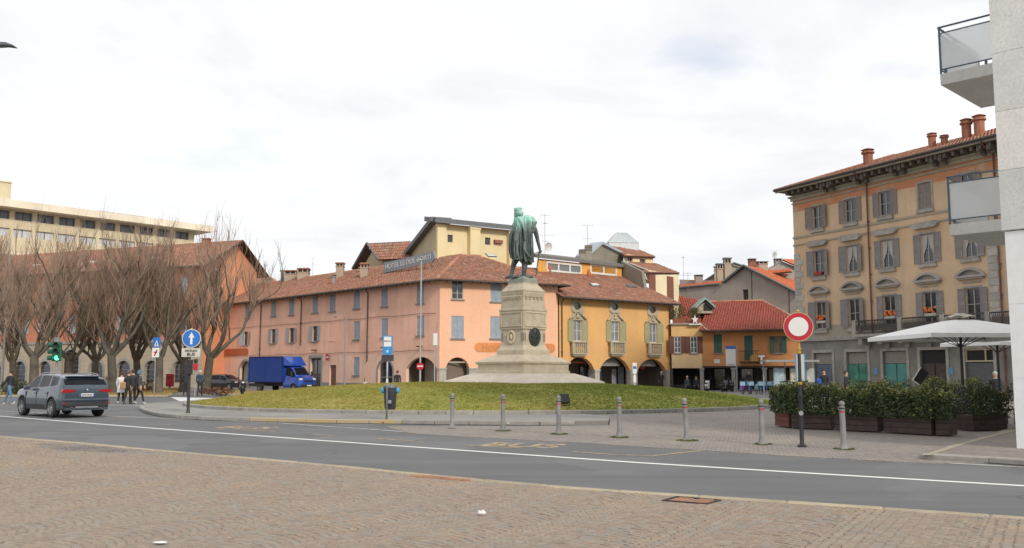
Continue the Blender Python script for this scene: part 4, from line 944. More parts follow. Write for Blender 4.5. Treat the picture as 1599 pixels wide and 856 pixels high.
F5 = Fac((P(969, 420, 94).x, 94), (P(1006, 430, 90).x, 90)); w5 = [F5.uz(*c) for c in ((969, 429), (1005.5, 446), (1002, 424), (970, 408))]
wall(gg, F5, [(w5[0][0], w5[0][1] - 1.0), (w5[1][0], w5[1][1] - 1.0), w5[1], w5[2], w5[3]], [], GREYP, thick=.3)
# glass lantern
gc = thing('glass_lantern', 'glazed truncated pyramid roof lantern on a pale metal drum', 'roof lantern', T(P(969, 389, 104)))
px_ = lambda x, y, D=104: P(x, y, D)
a = px_(946, 382); b = px_(992.5, 382.7); hw = (b.x - a.x) / 2; cx = (a.x + b.x) / 2; zb = a.z; zt = px_(966, 365.3).z; tw = (px_(974.5, 365).x - px_(958, 365).x) / 2; Mg = T(cx, 104, 0, radians(6))
MB().box(-hw, hw, -hw, hw, zb - 1.6, zb).obj('drum', plain('pale_metal_drum', (.55, .58, .6), .5), gc, Mg)
m_ = MB(); m_.raw([(-hw * .97, -hw * .97, zb), (hw * .97, -hw * .97, zb), (hw * .97, hw * .97, zb), (-hw * .97, hw * .97, zb), (-tw, -tw, zt), (tw, -tw, zt), (tw, tw, zt), (-tw, tw, zt)], [(0, 1, 5, 4), (1, 2, 6, 5), (2, 3, 7, 6), (3, 0, 4, 7), (4, 5, 6, 7)]); m_.obj('glazing', plain('grey_lantern_glass', (.42, .47, .48), .12, spec=.8), gc, Mg)
m_ = MB()
for sd_ in range(4):
    R4 = Matrix.Rotation(sd_ * pi / 2, 4, 'Z')
    for i in range(9):
        f = -1 + 2 * i / 8; m_.tube([R4 @ V((hw * .98 * f, -hw * .98, zb)), R4 @ V((tw * f, -tw - .02, zt))], .035, 4)
    m_.tube([R4 @ V((-hw, -hw, zb)), R4 @ V((hw, -hw, zb))], .06, 4); m_.tube([R4 @ V((-tw, -tw, zt)), R4 @ V((tw, -tw, zt))], .06, 4)
m_.obj('glazing_bars', plain('light_bars', (.5, .53, .53), .5), gc, Mg)
# stepped cream tower behind orange house
tw_ = thing('stepped_tower', 'cream stepped block with terracotta hipped roofs and brown shutter panels behind the orange house', 'building', T(P(1020, 430, 97)))
def qpt(px, py, D): return P(px, py, D)
top = [qpt(977, 400, 96), qpt(1023, 401.5, 100), qpt(994, 389.5, 104), qpt(953, 389, 102)]
roof_plane(tw_, [top[0], top[1], top[2], top[3]]); UF = Fac((qpt(979, 404, 96.6).x, 96.6), (qpt(1020, 404, 100.2).x, 100.2)); uz0 = UF.uz(990, 411)[1]; uz1 = UF.uz(990, 400)[1]; uh = []; ul = []
for x0, x1 in ((979.5, 988), (999, 1008)): ua, ub = UF.uz(x0, 405)[0], UF.uz(x1, 405)[0]; uh.append(rect((ua + ub) / 2, uz0 + .1, ub - ua, .5)); ul.append(((ua + ub) / 2, uz0 + .1, ub - ua, .5))
wall(tw_, UF, [(0, uz0 - 2), (UF.L, uz0 - 2), (UF.L, uz1 + .1), (0, uz1 + .1)], uh, CREAM, .3)
for q in ul: window(tw_, UF, *q, 'pane', sill=False, cols=2, rows=1, recess=.2)
lo = [qpt(1010, 426, 92), qpt(1061, 427, 97.5), qpt(1022, 411.5, 101), qpt(982, 410.5, 97)]
roof_plane(tw_, lo, caps=[(qpt(1010, 425.5, 92), qpt(982, 409.5, 97))])
LF = Fac((qpt(1013, 430, 92.6).x, 92.6), (qpt(1059.5, 430, 97.4).x, 97.4)); z1 = LF.uz(1035, 430)[1]; z0 = z1 - 4.5; m_ = MB(); wall(tw_, LF, [(0, z0), (LF.L, z0), (LF.L, z1 + .3), (0, z1 + .3)], [], plaster('pale_cream_plaster', (.76, .66, .44), streak=.05))
for x0, x1 in ((1013, 1023), (1041, 1051)): ua, ub = LF.uz(x0, 440)[0], LF.uz(x1, 440)[0]; MB().box(ua + .02, ub, -.06, 0, z0, z1 - .02).obj('shutter_panel', plain('red_brown_panel', (.2, .075, .05), .8), tw_, LF.M())
m_ = MB(); m_.tube([qpt(1009, 425, 92.2), qpt(1007, 430, 92.2), qpt(1010, 437, 92.2)], .07, 6); m_.tube([qpt(974, 404, 96), qpt(974, 408, 96), qpt(1012, 422, 92)], .06, 6); m_.obj('gutter', FRW, tw_)
# ---------------------------------------------------------------- 4. low houses with the portico
YF = Fac((P(1048.5, 540, 87.4).x, 87.4), (P(1096, 540, 87).x, 87)); zt = YF.uz(1070, 507)[1]; zp = YF.uz(1070, 575)[1]
yl = thing('yellow_terrace_house', 'narrow yellow house with brown shutters and a planted roof terrace', 'building', T(YF.at(YF.L / 2)))
YEP = twotone('yellow_plaster', (.68, .43, .18), (1.05, 1.2, 1.6), YF.uz(1070, 552)[1]); yh = []; yw = []
for px in (1058, 1083.5): u, z0, z1 = WIN(YF, px, 525.5, 551.5); yh.append(rect(u, z0, .62, z1 - z0)); yw.append((u, z0, .62, z1 - z0))
wall(yl, YF, [(0, zp), (YF.L, zp), (YF.L, zt), (0, zt)], yh, YEP, .25, thick=.4)
for q in yw: window(yl, YF, *q, 'open', SHB, FRW, True, 2, 3, GL, .48, .1)
m_ = MB(); m_.box(-.15, YF.L + .05, -.2, 6, zt, zt + .12); m_.obj('terrace_slab', STN, yl, YF.M())
wall(yl, Fac(YF.at(YF.L, -5), YF.at(0, -5)), [(0, 0), (YF.L, 0), (YF.L, zt), (0, zt)], [], YEP)
PLB = plain('terracotta_planter', (.24, .07, .04), .8)
LEAF = plain('shrub_leaves', (.07, .10, .03), .8, var=.4, scale=3); LEAF2 = plain('dark_hedge_leaves', (.05, .075, .026), .65, var=.4, scale=4); LEAF3 = plain('yellow_hedge_leaves', (.20, .21, .05), .65, var=.4, scale=4); LEAFR = plain('reddish_twigs', (.13, .05, .03), .9, var=.4)
def leaf_cloud(m_, c, r, n, size, rnd, mats=1, shape=lambda p: True, fill=.35):
    for _ in range(n):
        while True:
            p = V((rnd.uniform(-1, 1), rnd.uniform(-1, 1), rnd.uniform(-1, 1)))
            if fill < p.length < 1 and shape(p): break
        q = V((c[0] + p.x * r[0], c[1] + p.y * r[1], c[2] + p.z * r[2])); a = V((rnd.uniform(-1, 1), rnd.uniform(-1, 1), rnd.uniform(-.6, .6))).normalized(); b = a.cross(V((rnd.uniform(-1, 1), rnd.uniform(-1, 1), rnd.uniform(-1, 1)))).normalized()
        s_ = size * rnd.uniform(.6, 1.3)
        m_.raw([q - a * s_, q - b * s_ * .45, q + a * s_, q + b * s_ * .45], [(0, 1, 2, 3)], rnd.randrange(mats))
rl = random.Random(11)
for i, (x, w_) in enumerate(((.75, 1.2), (2.15, 1.3))):
    pl = thing('terrace_planter', ('left terracotta planter box on the terrace, under the taller green shrub', 'right terracotta planter box on the terrace, with thinner brownish shrub')[i], 'planter', YF.M(x, zt + .13, -.25), 'terracotta planters on the roof terrace')
    MB().box(-w_ / 2, w_ / 2, -.2, .2, 0, .45).obj('box', PLB, pl, W[pl.name]); m_ = MB(); leaf_cloud(m_, (0, 0, 1.1 - .15 * i), (.75, .4, .75 - .2 * i), 700 - 250 * i, .07, rl, fill=.1)
    m_.obj('foliage', (LEAF, plain('olive_twigs', (.10, .09, .04), .8))[i], pl, W[pl.name]); MB().tube([(0, 0, .3), (.1, 0, 1.2)], .03, 5).obj('stem', WOODD, pl, W[pl.name])
PF = Fac((P(1096, 540, 87).x, 87), (P(1262, 540, 84.1).x, 84.1)); ph = PF.uz(1150, 514.5)[1]; pz = PF.uz(1160, 571.5)[1]
lowh = thing('portico_house', 'low orange house with wide red hipped roof over a dark open portico', 'building', T(PF.at(PF.L / 2)))
OR2 = plaster('dusty_orange_plaster', (.52, .235, .09), streak=.2); hh = []; pw = []
for px, y0, y1, w_, st_, sh_ in ((1121, 522.5, 551, .75, 'closed', SHK), (1169, 524, 563, .75, 'closed', SHK), (1215, 525, 551.5, .72, 'open', SHK)):
    u, z0, z1 = WIN(PF, px, y0, y1); hh.append(rect(u, z0, w_, round(z1 - z0, 2))); pw.append((u, z0, w_, z1 - z0, st_, sh_))
wall(lowh, PF, [(0, pz), (PF.L, pz), (PF.L, ph), (0, ph)], hh, OR2, .25, thick=.4)
for q in pw: window(lowh, PF, *q, frame=FRB, gl=plain('brownish_pane', (.12, .09, .06), .3), shw=.38 if q[4] == 'open' else None, sill=q[3] < 2)
u, z0, _ = WIN(PF, 1170, 548, 564.5); bal = MB(); bal.box(-.85, .85, -.5, 0, z0 - .1, z0); o = bal.obj('balcony', WOODD, lowh, PF.M(u)); m_ = MB()
for i in range(9): m_.tube([(-.8 + i * .2, -.46, z0), (-.8 + i * .2, -.46, z0 + .95)], .012, 4)
m_.tube([(-.95, -.46, z0 + .95), (.95, -.46, z0 + .95)], .03, 5); m_.obj('railing', WOODD, o, PF.M(u))
u, z0, z1 = WIN(PF, 1119.5, 561, 567.5); MB().box(-.27, .27, -.04, 0, z0, z1).obj('plaque', FRW, lowh, PF.M(u))
MB().box(0, PF.L, -.06, .35, pz - .16, pz - .003).obj('beam', WOODD, lowh, PF.M())
for px, py in ((1096, 600), (1145.5, 600), (1194, 600)):
    u = PF.uz(px, 590)[0]; m_ = MB(); m_.box(-.17, .17, 0, .34, 0, pz - .35); m_.box(-.24, .24, -.06, .4, pz - .35, pz - .17); m_.obj('column', STN, lowh, PF.M(u))
MB().box(-.9, .9, -.08, .4, 0, .5).obj('step', STN, yl, YF.M(.5, 0, -4))
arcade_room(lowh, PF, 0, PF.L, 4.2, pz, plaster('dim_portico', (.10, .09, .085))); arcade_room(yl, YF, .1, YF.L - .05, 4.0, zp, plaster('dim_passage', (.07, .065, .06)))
for x, w_, mt in ((1.2, 1.0, GL), (3.6, 1.4, GL), (6.2, .8, plain('door_cream', (.4, .38, .3), .7)), (7.2, .7, DOORR)):
    o = MB().box(-w_ / 2 - .07, w_ / 2 + .07, 4.0, 4.1, 0, 2.1).obj('shopfront', WOODD, lowh, PF.M(x)); MB().box(-w_ / 2, w_ / 2, 3.96, 3.99, .2, 2.0).obj('pane', mt, o, PF.M(x))
rp = [Z(PF.at(-.1, .9), ph - .1), Z(PF.at(PF.L + .6, .9), ph - .1)]; rz = P(1138, 470, 93).z; ri = [Z(V((P(1138, 470, 93).x, 93, 0)), rz), P(1061, 466, 95)]
q1, q3_ = PF.at(PF.uz(1178, 474)[0] + .3, -7.5, P(1138, 471, 93.5).z), PF.at(-.1, -7.5, P(1138, 471, 93.5).z)
roof_plane(lowh, [rp[0], rp[1], q1, q3_], ROOFR, caps=[(rp[1], q1), (q3_, q1)])
roof_plane(lowh, [rp[1], Z(PF.at(PF.L + 1, -12), ph), q1], ROOFR)
q4 = P(1060, 466, 95); roof_plane(lowh, [P(1060, 500, 90), P(1097, 503, 90), q3_, q4], ROOFR)
MB().tube([rp[0] + V((0, 0, -.05)), rp[1] + V((0, 0, -.05))], .08, 6).obj('gutter', GUT, lowh); rafters(lowh, PF, .3, PF.L, ph + .1, .8, slope=.3)
m_ = MB(); a, b = P(1098, 504, 86), P(1140, 515, 86)
m_.tube([P(1092, 504, 85.9), P(1103, 514, 85.9), P(1118, 518.5, 85.9), P(1132, 518, 85.9), P(1147, 513, 85.9)], .03, 5); m_.obj('hanging_cable', FRW, lowh)
# little gabled dormer
dg = thing('gabled_dormer', 'small dormer with blue-green edged gable and dark opening on the red roof', 'dormer', T(P(1102, 482, 90)))
a = P(1088, 487, 89.5); b = P(1116, 487, 89.5); gx = (b.x - a.x); tz = P(1100, 467.5, 89.5).z; ez = P(1087, 480, 89.5).z; bz = P(1100, 489, 89.5).z; Md = T(a.x, 89.5, 0)
m_ = MB(); m_.prism([(.15, bz), (gx - .15, bz), (gx - .15, ez), (gx / 2, tz - .2), (.15, ez)], .3, 3); m_.obj('wall', plaster('dormer_wall', (.42, .37, .28)), dg, Md)
m_ = MB(); m_.prism([(gx * .42, bz + .25), (gx * .88, bz + .25), (gx * .88, ez - .05), (gx * .55, tz - .35), (gx * .42, tz - .5)], .25, .295); m_.obj('opening', DARK, dg, Md)
m_ = MB()
for s_ in (0, 1):
    x0, z0, x1, z1 = ((-.1, ez - .12, gx / 2, tz), (gx / 2, tz, gx + .1, ez - .12))[s_]; m_.raw([(x0, -.1, z0), (x1, -.1, z1), (x1, 3, z1), (x0, 3, z0)] + [(x0, -.1, z0 + .2), (x1, -.1, z1 + .2), (x1, 3, z1 + .2), (x0, 3, z0 + .2)], [(3, 2, 1, 0), (4, 5, 6, 7), (0, 1, 5, 4), (1, 2, 6, 5), (2, 3, 7, 6), (3, 0, 4, 7)])
m_.obj('roof', plain('verdigris_edge', (.22, .32, .31), .6), dg, Md)
# ---------------------------------------------------------------- 5. grey block behind
bg = thing('grey_back_house', 'big blank grey-beige gabled house with bright orange roof slope behind the portico house', 'building', T(P(1170, 470, 104)))
HF = Fac((P(1060, 460, 108).x, 108), (P(1246, 460, 98).x, 98)); GBG = plaster('grey_beige_plaster', (.36, .31, .27), streak=.3)
pr_ = [HF.uz(*c) for c in ((1060, 449.5), (1124, 443.5), (1132, 440), (1164, 417), (1246, 459))]; u, z0, z1 = WIN(HF, 1164, 452, 469)
wall(bg, HF, [(pr_[0][0], 5), (pr_[4][0], 5)] + pr_[::-1], [rect(u, z0, .7, z1 - z0)], GBG, .3); window(bg, HF, u, z0, .7, z1 - z0, 'pane', gl=GL, cols=1, rows=1, recess=.2)
for px in (1174.5, 1232): u_ = HF.uz(px, 460)[0]; MB().box(-.04, .04, -.04, 0, 6, HF.uz(px, {1174.5: 424, 1232: 453}[px])[1]).obj('downpipe', GUT, bg, HF.M(u_))
ap = HF.at(pr_[3][0], .5, pr_[3][1] + .15); ep = HF.at(pr_[4][0] + .3, .5, pr_[4][1] + .0); bk = -HF.n * 9
# the slope behind the gable line, seen from the side
roof_plane(bg, [ep, ep + bk, ap + bk + V((0, 0, 0)), ap], ROOFO); roof_plane(bg, [HF.at(pr_[2][0] - .2, .5, pr_[2][1] - .05) + bk, HF.at(pr_[2][0] - .2, .5, pr_[2][1] - .05), ap, ap + bk], ROOFR, tiles=False)
m_ = MB(); m_.tube([HF.at(pr_[0][0], .15, pr_[0][1]), HF.at(pr_[1][0], .15, pr_[1][1])], .12, 5); m_.tube([HF.at(pr_[2][0], .5, pr_[2][1] - .1), ap], .14, 5); m_.tube([ap, ep], .14, 5); m_.obj('verge_board', SLATE, bg)
b2 = thing('red_roof_house', 'low house with long pale red roof and slim chimneys behind the yellow terrace', 'building', T(P(1090, 445, 112)))
roof_plane(b2, [P(1060, 450, 108.4), P(1128, 443.5, 105), P(1132, 439, 112), P(1061, 436.5, 116)], ROOFO, step=1.4); 
m_ = MB(); m_.raw([P(1061, 436.5, 116), P(1132, 439, 112), P(1132, 500, 112), P(1061, 500, 116)], [(0, 3, 2, 1)]); m_.obj('wall', GBG, b2)
b3 = thing('cream_back_house', 'beige house with a mono-pitch roofline and tall flat chimneys behind the grey gable', 'building', T(P(1125, 430, 118)))
m_ = MB(); pts_ = [(1098, 441), (1116, 430), (1128, 421), (1132, 420), (1146, 411), (1165, 420), (1165, 445), (1098, 450)]; m_.raw([P(a, b, 118) for a, b in pts_] + [P(a, b, 118) + V((0, 6, 0)) for a, b in pts_], [tuple(range(8))[::-1], tuple(range(8, 16))] + [(i, (i + 1) % 8, (i + 1) % 8 + 8, i + 8) for i in range(8)]); m_.obj('wall', plaster('beige_back_wall', (.42, .36, .28)), b3)
m_ = MB(); m_.tube([P(1099, 440, 117.6), P(1128, 421, 117.6)], .16, 4); m_.tube([P(1138, 416, 117.6), P(1146, 411, 117.6), P(1164, 417, 117.6)], .16, 4); m_.obj('verge_board', SLATE, b3)
for px, y0, y1, w_, D, mt, cp in ((1118, 440, 414.5, .35, 116, CPL, 'slab'), (1124, 440, 410, .75, 116, CPL, 'slab'), (1136, 432, 401, .85, 116, CPL, 'slab')): chimney(b3, onroof(px, y0, D), w_, P(px, y1, D).z - P(px, y0, D).z, mt, cp)
for px, y0, y1, w_, D, mt, cp in ((1091, 439, 429, .9, 114, CGR, 'slab'),): chimney(b2, onroof(px, y0, D), w_, P(px, y1, D).z - P(px, y0, D).z, mt, cp)
for px, y0, y1, w_, D, mt, cp in ((1174.5, 418, 403.5, .75, 106, BRK, 'slab'), (1181, 418, 408, .35, 106, BRK, 'slab'), (1190.5, 422, 408, 1.0, 104.5, CPL, 'slab')): chimney(bg, onroof(px, y0, D), w_, P(px, y1, D).z - P(px, y0, D).z, mt, cp)
b4 = thing('orange_roof_house', 'half hidden house with orange roof and satellite dish beside the tall ochre building', 'building', T(P(1225, 420, 112)))
m_ = MB(); pts_ = [(1203, 421), (1222, 408.5), (1250, 420), (1250, 450), (1203, 450)]; m_.raw([P(a, b, 112) for a, b in pts_] + [P(a, b, 112) + V((0, 6, 0)) for a, b in pts_], [tuple(range(5))[::-1], tuple(range(5, 10))] + [(i, (i + 1) % 5, (i + 1) % 5 + 5, i + 5) for i in range(5)]); m_.obj('wall', GBG, b4)
roof_plane(b4, [P(1250, 418, 111.5), P(1250, 419, 116) + V((2, 0, 0)), P(1223, 407, 116) + V((2, 0, 0)), P(1222, 407.5, 111.5)], ROOFO, step=1.5)
roof_plane(b4, [P(1200, 428, 104), P(1237, 424, 103), P(1233, 420, 106), P(1196, 421, 107)], ROOFO, step=1.4); MB().box(-1.6, 1.2, 0, 2.5, -2.6, -.1).obj('wall', GBG, b4, T(P(1222, 427, 104.5)))
chimney(b4, onroof(1215, 418, 113), .8, 1.15, CGR, 'slab')
# ---------------------------------------------------------------- 6. tall ochre building on the right
h0, h1 = V((21.05, 68.7, 0)), V((29.8, 51.1, 0)); H = Fac(h0, h1); HE = 14.75
tall = thing('tall_ochre_building', 'tall weathered ochre building with grey trim, pedimented windows and bracketed eaves on the right', 'building', T(H.at(H.L / 2)))
def tallmat():
    mt = plaster('weathered_ochre_plaster', (.61, .435, .285), (.48, .38, .28), streak=.5, blot=.14); t = mt.node_tree; bs = t.nodes['Principled BSDF']
    src = bs.inputs['Base Color'].links[0].from_socket; s_ = nd(t, 'SeparateXYZ'); t.links.new(nd(t, 'NewGeometry').outputs['Position'], s_.inputs[0])
    def band(z0, z1, col, src, soft=.02, fac=1.):
        k = nd(t, 'MapRange'); k.inputs[1].default_value = z0 - soft; k.inputs[2].default_value = z0 + soft; t.links.new(s_.outputs[2], k.inputs[0])
        k2 = nd(t, 'MapRange'); k2.inputs[1].default_value = z1 - soft; k2.inputs[2].default_value = z1 + soft; k2.inputs[3].default_value = fac; k2.inputs[4].default_value = 0; t.links.new(s_.outputs[2], k2.inputs[0])
        m_ = nd(t, 'Math', operation='MULTIPLY'); t.links.new(k.outputs[0], m_.inputs[0]); t.links.new(k2.outputs[0], m_.inputs[1]); return mixc(t, m_.outputs[0], src, col)
    p = pos(t); red = ramp(t, noi(t, p, .9, 6, .7), [(.38, (.50, .19, .09)), (.56, (.48, .24, .13)), (.66, (.45, .34, .22))])
    src = band(13.55, 14.4, red, src); src = band(14.4, 16, (.36, .31, .23), src); src = band(9.9, 11.3, mixc(t, .6, src, (.60, .36, .19)), src, .2, .5); src = band(-1, 3.95, ramp(t, noi(t, p, .8, 7, .7), [(.3, (.17, .16, .15)), (.7, (.27, .255, .235))]), src); src = band(3.95, 5.0, (.33, .29, .23), src)
    t.links.new(src, bs.inputs['Base Color']); return mt
TM = tallmat(); GTR = stonemat('grey_weathered_trim', (.26, .245, .23), (.42, .39, .355), 2.2); GTRL = plaster('grey_string_course', (.36, .32, .25), streak=.5)
us = [H.uz(px, 480)[0] for px in (1281.5, 1333.5, 1389, 1452.5, 1520)]; us.append(us[-1] + 3.6)
print('tall windows', [round(q, 2) for q in us], H.L)
th, tw = [], []
z1s, z2s, z3s = H.uz(1281.5, 514)[1], H.uz(1281.5, 431)[1], H.uz(1278.5, 356)[1]; print('sills', z1s, z2s, z3s, H.uz(1281, 474)[1], H.uz(1281, 390)[1], H.uz(1278, 320)[1], H.uz(1243, 300)[1], H.uz(1540, 225)[1])
for i, u in enumerate(us):
    if i == 3: th.append(rect(u, z3s, 1.0, 1.62)); tw.append((u, z3s, 1.0, 1.62, 'closed', None))
    else: th.append(rect(u, z3s, 1.0, 1.62)); tw.append((u, z3s, 1.0, 1.62, 'open', GL))
    th.append(rect(u, z2s, 1.02, 1.85)); tw.append((u, z2s, 1.02, 1.85, 'open', GL)); th.append(rect(u, z1s, 1.02, 1.95)); tw.append((u, z1s, 1.02, 1.95, 'open', GL))
gr = [(u, w_, 3.05) for u, w_ in zip([H.uz(px, 580)[0] for px in (1286, 1339, 1398, 1458, 1530)], (1.75, 1.85, 1.9, 1.9, 1.9))]; gr.append((gr[-1][0] + 3.5, 1.9, 3.05))
for u, w_, h in gr: th.append([(u - w_ / 2, .05), (u + w_ / 2, .05), (u + w_ / 2, h), (u - w_ / 2, h)])
wall(tall, H, [(0, 0), (H.L, 0), (H.L, HE + .31), (0, HE + .31)], th, TM, .28)
SHP2 = plain('bleached_mauve_shutter', (.25, .205, .19), .8, var=.12)
FR2 = plain('pale_grey_casing', (.40, .37, .34), .7, var=.15); CURT = plain('lace_curtain', (.42, .40, .38), .9, var=.1)
FLO = plain('red_geraniums', (.40, .06, .05), .8, var=.5, scale=20); ORC = plain('orange_cloth', (.72, .18, .04), .8); GRL = plain('pot_leaves', (.06, .09, .03), .9)
for i, (u, z0, w_, h, st_, gl) in enumerate(tw):
    o = window(tall, H, u, z0, w_, h, st_, SHP2 if z0 > 11 else SHP, FR2 if st_ == 'open' else None, True, 2, 2, GL, .5, .16)
    # stone casing
    m_ = MB(); m_.box(-w_ / 2 - .12, -w_ / 2, -.035, 0, 0, h + .12); m_.box(w_ / 2, w_ / 2 + .12, -.035, 0, 0, h + .12); m_.box(-w_ / 2, w_ / 2, -.035, 0, h, h + .12); m_.box(-w_ / 2 - .16, w_ / 2 + .16, -.13, 0, -.3, -.102)
    m_.obj('casing', GTR, o, H.M(u, z0))
    lvl = 3 if z0 > 11 else 2 if z0 > 7 else 1
    if lvl == 2:
        m_ = MB(); zz = h + .32; m_.prism([(-.75, zz), (.75, zz), (.98, zz + .18), (.98, zz + .25), (-.98, zz + .25), (-.98, zz + .18)], -.3, 0); m_.prism([(-.95, zz + .251), (.95, zz + .251), (.75, zz + .42), (-.75, zz + .42)], -.24, 0)
        m_.obj('hood_mould', GTR, o, H.M(u, z0))
        c_ = MB()
        for s_ in (-1, 1): c_.prism([(s_ * .45, .08), (s_ * .45, h - .08), (s_ * .04, h - .08), (s_ * .1, h * .6), (s_ * .36, h * .28), (s_ * .34, .08)][::s_ * -1], .1, .118)
        if i not in (1,): c_.obj('curtain', CURT, o, H.M(u, z0))
    if lvl == 1:
        m_ = MB(); zz = h + .62; R = 1.25; n = 12
        m_.box(-.98, .98, -.3, 0, zz, zz + .13); m_.box(-.85, .85, -.22, 0, zz - .1, zz - .002)
        a0 = math.asin(.98 / R * .999); arc = [(R * sin(a0 - 2 * a0 * k / n), R * cos(a0 - 2 * a0 * k / n) - R * cos(a0)) for k in range(n + 1)]; sq = .46 / (R - R * cos(a0))
        arc = [(x, zz + .131 + z_ * sq) for x, z_ in arc]; arc2 = [(x * .8, zz + .131 + (z_ - zz - .131) * .68) for x, z_ in arc]
        for k in range(n):
            a, b, c, d = arc[k], arc[k + 1], arc2[k + 1], arc2[k]
            m_.poly([(a[0], -.3, a[1]), (b[0], -.3, b[1]), (c[0], -.3, c[1]), (d[0], -.3, d[1])]); m_.poly([(a[0], -.3, a[1]), (a[0], 0, a[1]), (b[0], 0, b[1]), (b[0], -.3, b[1])]); m_.poly([(d[0], -.3, d[1]), (c[0], -.3, c[1]), (c[0], -.06, c[1]), (d[0], -.06, d[1])])
        m_.poly([(x, -.06, z_) for x, z_ in arc2]); m_.box(-.62, .62, -.05, 0, h + .3, h + .38)
        m_.obj('arched_pediment', GTR, o, H.M(u, z0))
        if us.index(u) in (0, 2, 3):
            b_ = MB(); rr = random.Random(i)
            for k in range(14): b_.ball((rr.uniform(-.42, .42), -.02, rr.uniform(.62, .95)), rr.uniform(.06, .11), 6)
            b_.obj('flowers', ORC, o, H.M(u, z0)); MB().box(-.42, .42, -.04, .1, .42, .6).obj('flower_box', plain('pale_box', (.45, .42, .38)), o, H.M(u, z0))
    if lvl == 2 and us.index(u) == 0:
        b_ = MB(); rr = random.Random(3)
        for k in range(16): b_.ball((rr.uniform(-.42, .3), -.04, rr.uniform(.05, .3)), rr.uniform(.05, .09), 6)
        b_.obj('flowers', FLO, o, H.M(u, z0))
# string courses, quoins, cornice
for z0, z1, y in ((13.45, 13.56, .07), (11.05, 11.2, .06), (10.1, 10.22, .06), (3.9, 4.12, .16), (4.12, 4.2, .1)):
    if z0 > 9: z_ = {13.45: H.uz(1260, 315.5)[1], 11.05: z3s - .5, 10.1: z2s + 2.45}[z0]; z1 = z_ + z1 - z0; z0 = z_
    MB().box(-y, H.L, -y, 0, z0, z1).obj('string_course', GTRL if z0 > 5 else GTR, tall, H.M())
QUO = stonemat('pale_quoin_stone', (.34, .33, .31), (.48, .46, .43), 2.2)
q_ = [MB().box(-.02, w_, -.035, 0, .012, .43, bev=.012).mesh('quoin', QUO) for w_ in (.85, .6)]
for k in range(14): add('quoin', q_[k % 2], tall, H.M(0, 4.25 + k * .44))
for k in range(11): add('quoin', q_[k % 2], tall, H.M(H.uz(1538, 400)[0] + .2, 4.95 + k * .44))
m_ = MB(); m_.box(-.12, H.L, -.12, 0, HE - .35, HE - .12); m_.box(-.25, H.L, -.25, 0, HE - .12, HE); m_.obj('cornice', GTRL, tall, H.M())
m_ = MB(); m_.box(-.55, H.L, -.95, .05, HE + .32, HE + .42); m_.obj('eave_soffit', plain('bleached_soffit', (.20, .17, .13), .9, var=.2), tall, H.M())
BRKT = plain('greyed_bracket_wood', (.12, .10, .085), .85, var=.25); mb_ = MB().prism([(0, 0), (.18, 0), (.18, .3), (0, .3)], -.88, -.26).mesh('bracket', BRKT); big = MB(); big.box(-.12, .12, -.85, -.262, -.12, .3); big.box(-.12, .12, -.5, -.262, -.32, -.122); bigm = big.mesh('bracket', BRKT)
u = .2
k = 0
while u < H.L: add('bracket', mb_, tall, H.M(u, HE + .01)); u += .62
for a, b in zip(us, us[1:]): add('bracket', bigm, tall, H.M((a + b) / 2 - .3, HE + .005)); add('bracket', bigm, tall, H.M((a + b) / 2 + .35, HE + .005))
m_ = MB(); m_.box(-.66, H.L, -1.08, -.951, HE + .3, HE + .48); m_.obj('fascia', plain('pale_fascia', (.32, .28, .22), .8), tall, H.M())
TOP = HE + .5
m_ = MB(); m_.tube([H.at(-.72, 1.16, TOP), H.at(H.L, 1.16, TOP)], .1, 6); m_.obj('gutter', GUT, tall)
roof_plane(tall, [H.at(-.75, 1.08, TOP), H.at(H.L, 1.08, TOP), H.at(H.L, -5, TOP + 2.1), H.at(5, -5, TOP + 2.1)], ROOF, caps=[(H.at(-.75, 1.08, TOP), H.at(5, -5, TOP + 2.1))])
SW = Fac(H.at(0, -11), H.at(0)); wall(tall, SW, [(0, 0), (11, 0), (11, HE + .31), (0, HE + .31)], [], TM)
roof_plane(tall, [H.at(-.75, -12, TOP), H.at(-.75, 1.08, TOP), H.at(5, -5, TOP + 2.1), H.at(5, -7, TOP + 2.1)], ROOF, tiles=False)
for px, y0, y1, w_, D, mt in ((1356, 262, 233, .85, 63.5, BRK), (1456, 231, 208, .62, 59.5, BRK), (1475, 228, 211, .55, 58.8, BRK), (1510, 220, 186, .72, 57.6, BRK), (1530, 215, 180, .8, 57, BRK)):
    b = P(px, y0, D); h = P(px, y1, D).z - b.z; m_ = MB(); r_ = w_ / 2
    m_.lathe([(r_ * .72, -1), (r_ * .78, h * .2), (r_ * .8, h * .72), (r_ * 1.08, h * .76), (r_ * 1.05, h * .84), (r_ * .8, h * .86), (r_ * .82, h * .93), (r_ * 1.1, h * .95), (r_ * .5, h * 1.02)], 10)
    o = m_.obj('chimney', mt, tall, T(b)); k_ = MB()
    for q in range(8): k_.box(-.03, .03, -r_ * .85, -r_ * .7, h * .78, h * .9, M=Matrix.Rotation(q * pi / 4, 4, 'Z'))
    k_.obj('cap', BRK, o, T(b))
downpipe(tall, H, H.uz(1360, 420)[0], 4.2, HE, .055, .12, plain('rust_brown_pipe', (.16, .06, .04), .6), over=1.2); downpipe(tall, H, H.uz(1556, 300)[0], .3, HE, .055, .12, MT['rust_brown_pipe'], over=1.2)
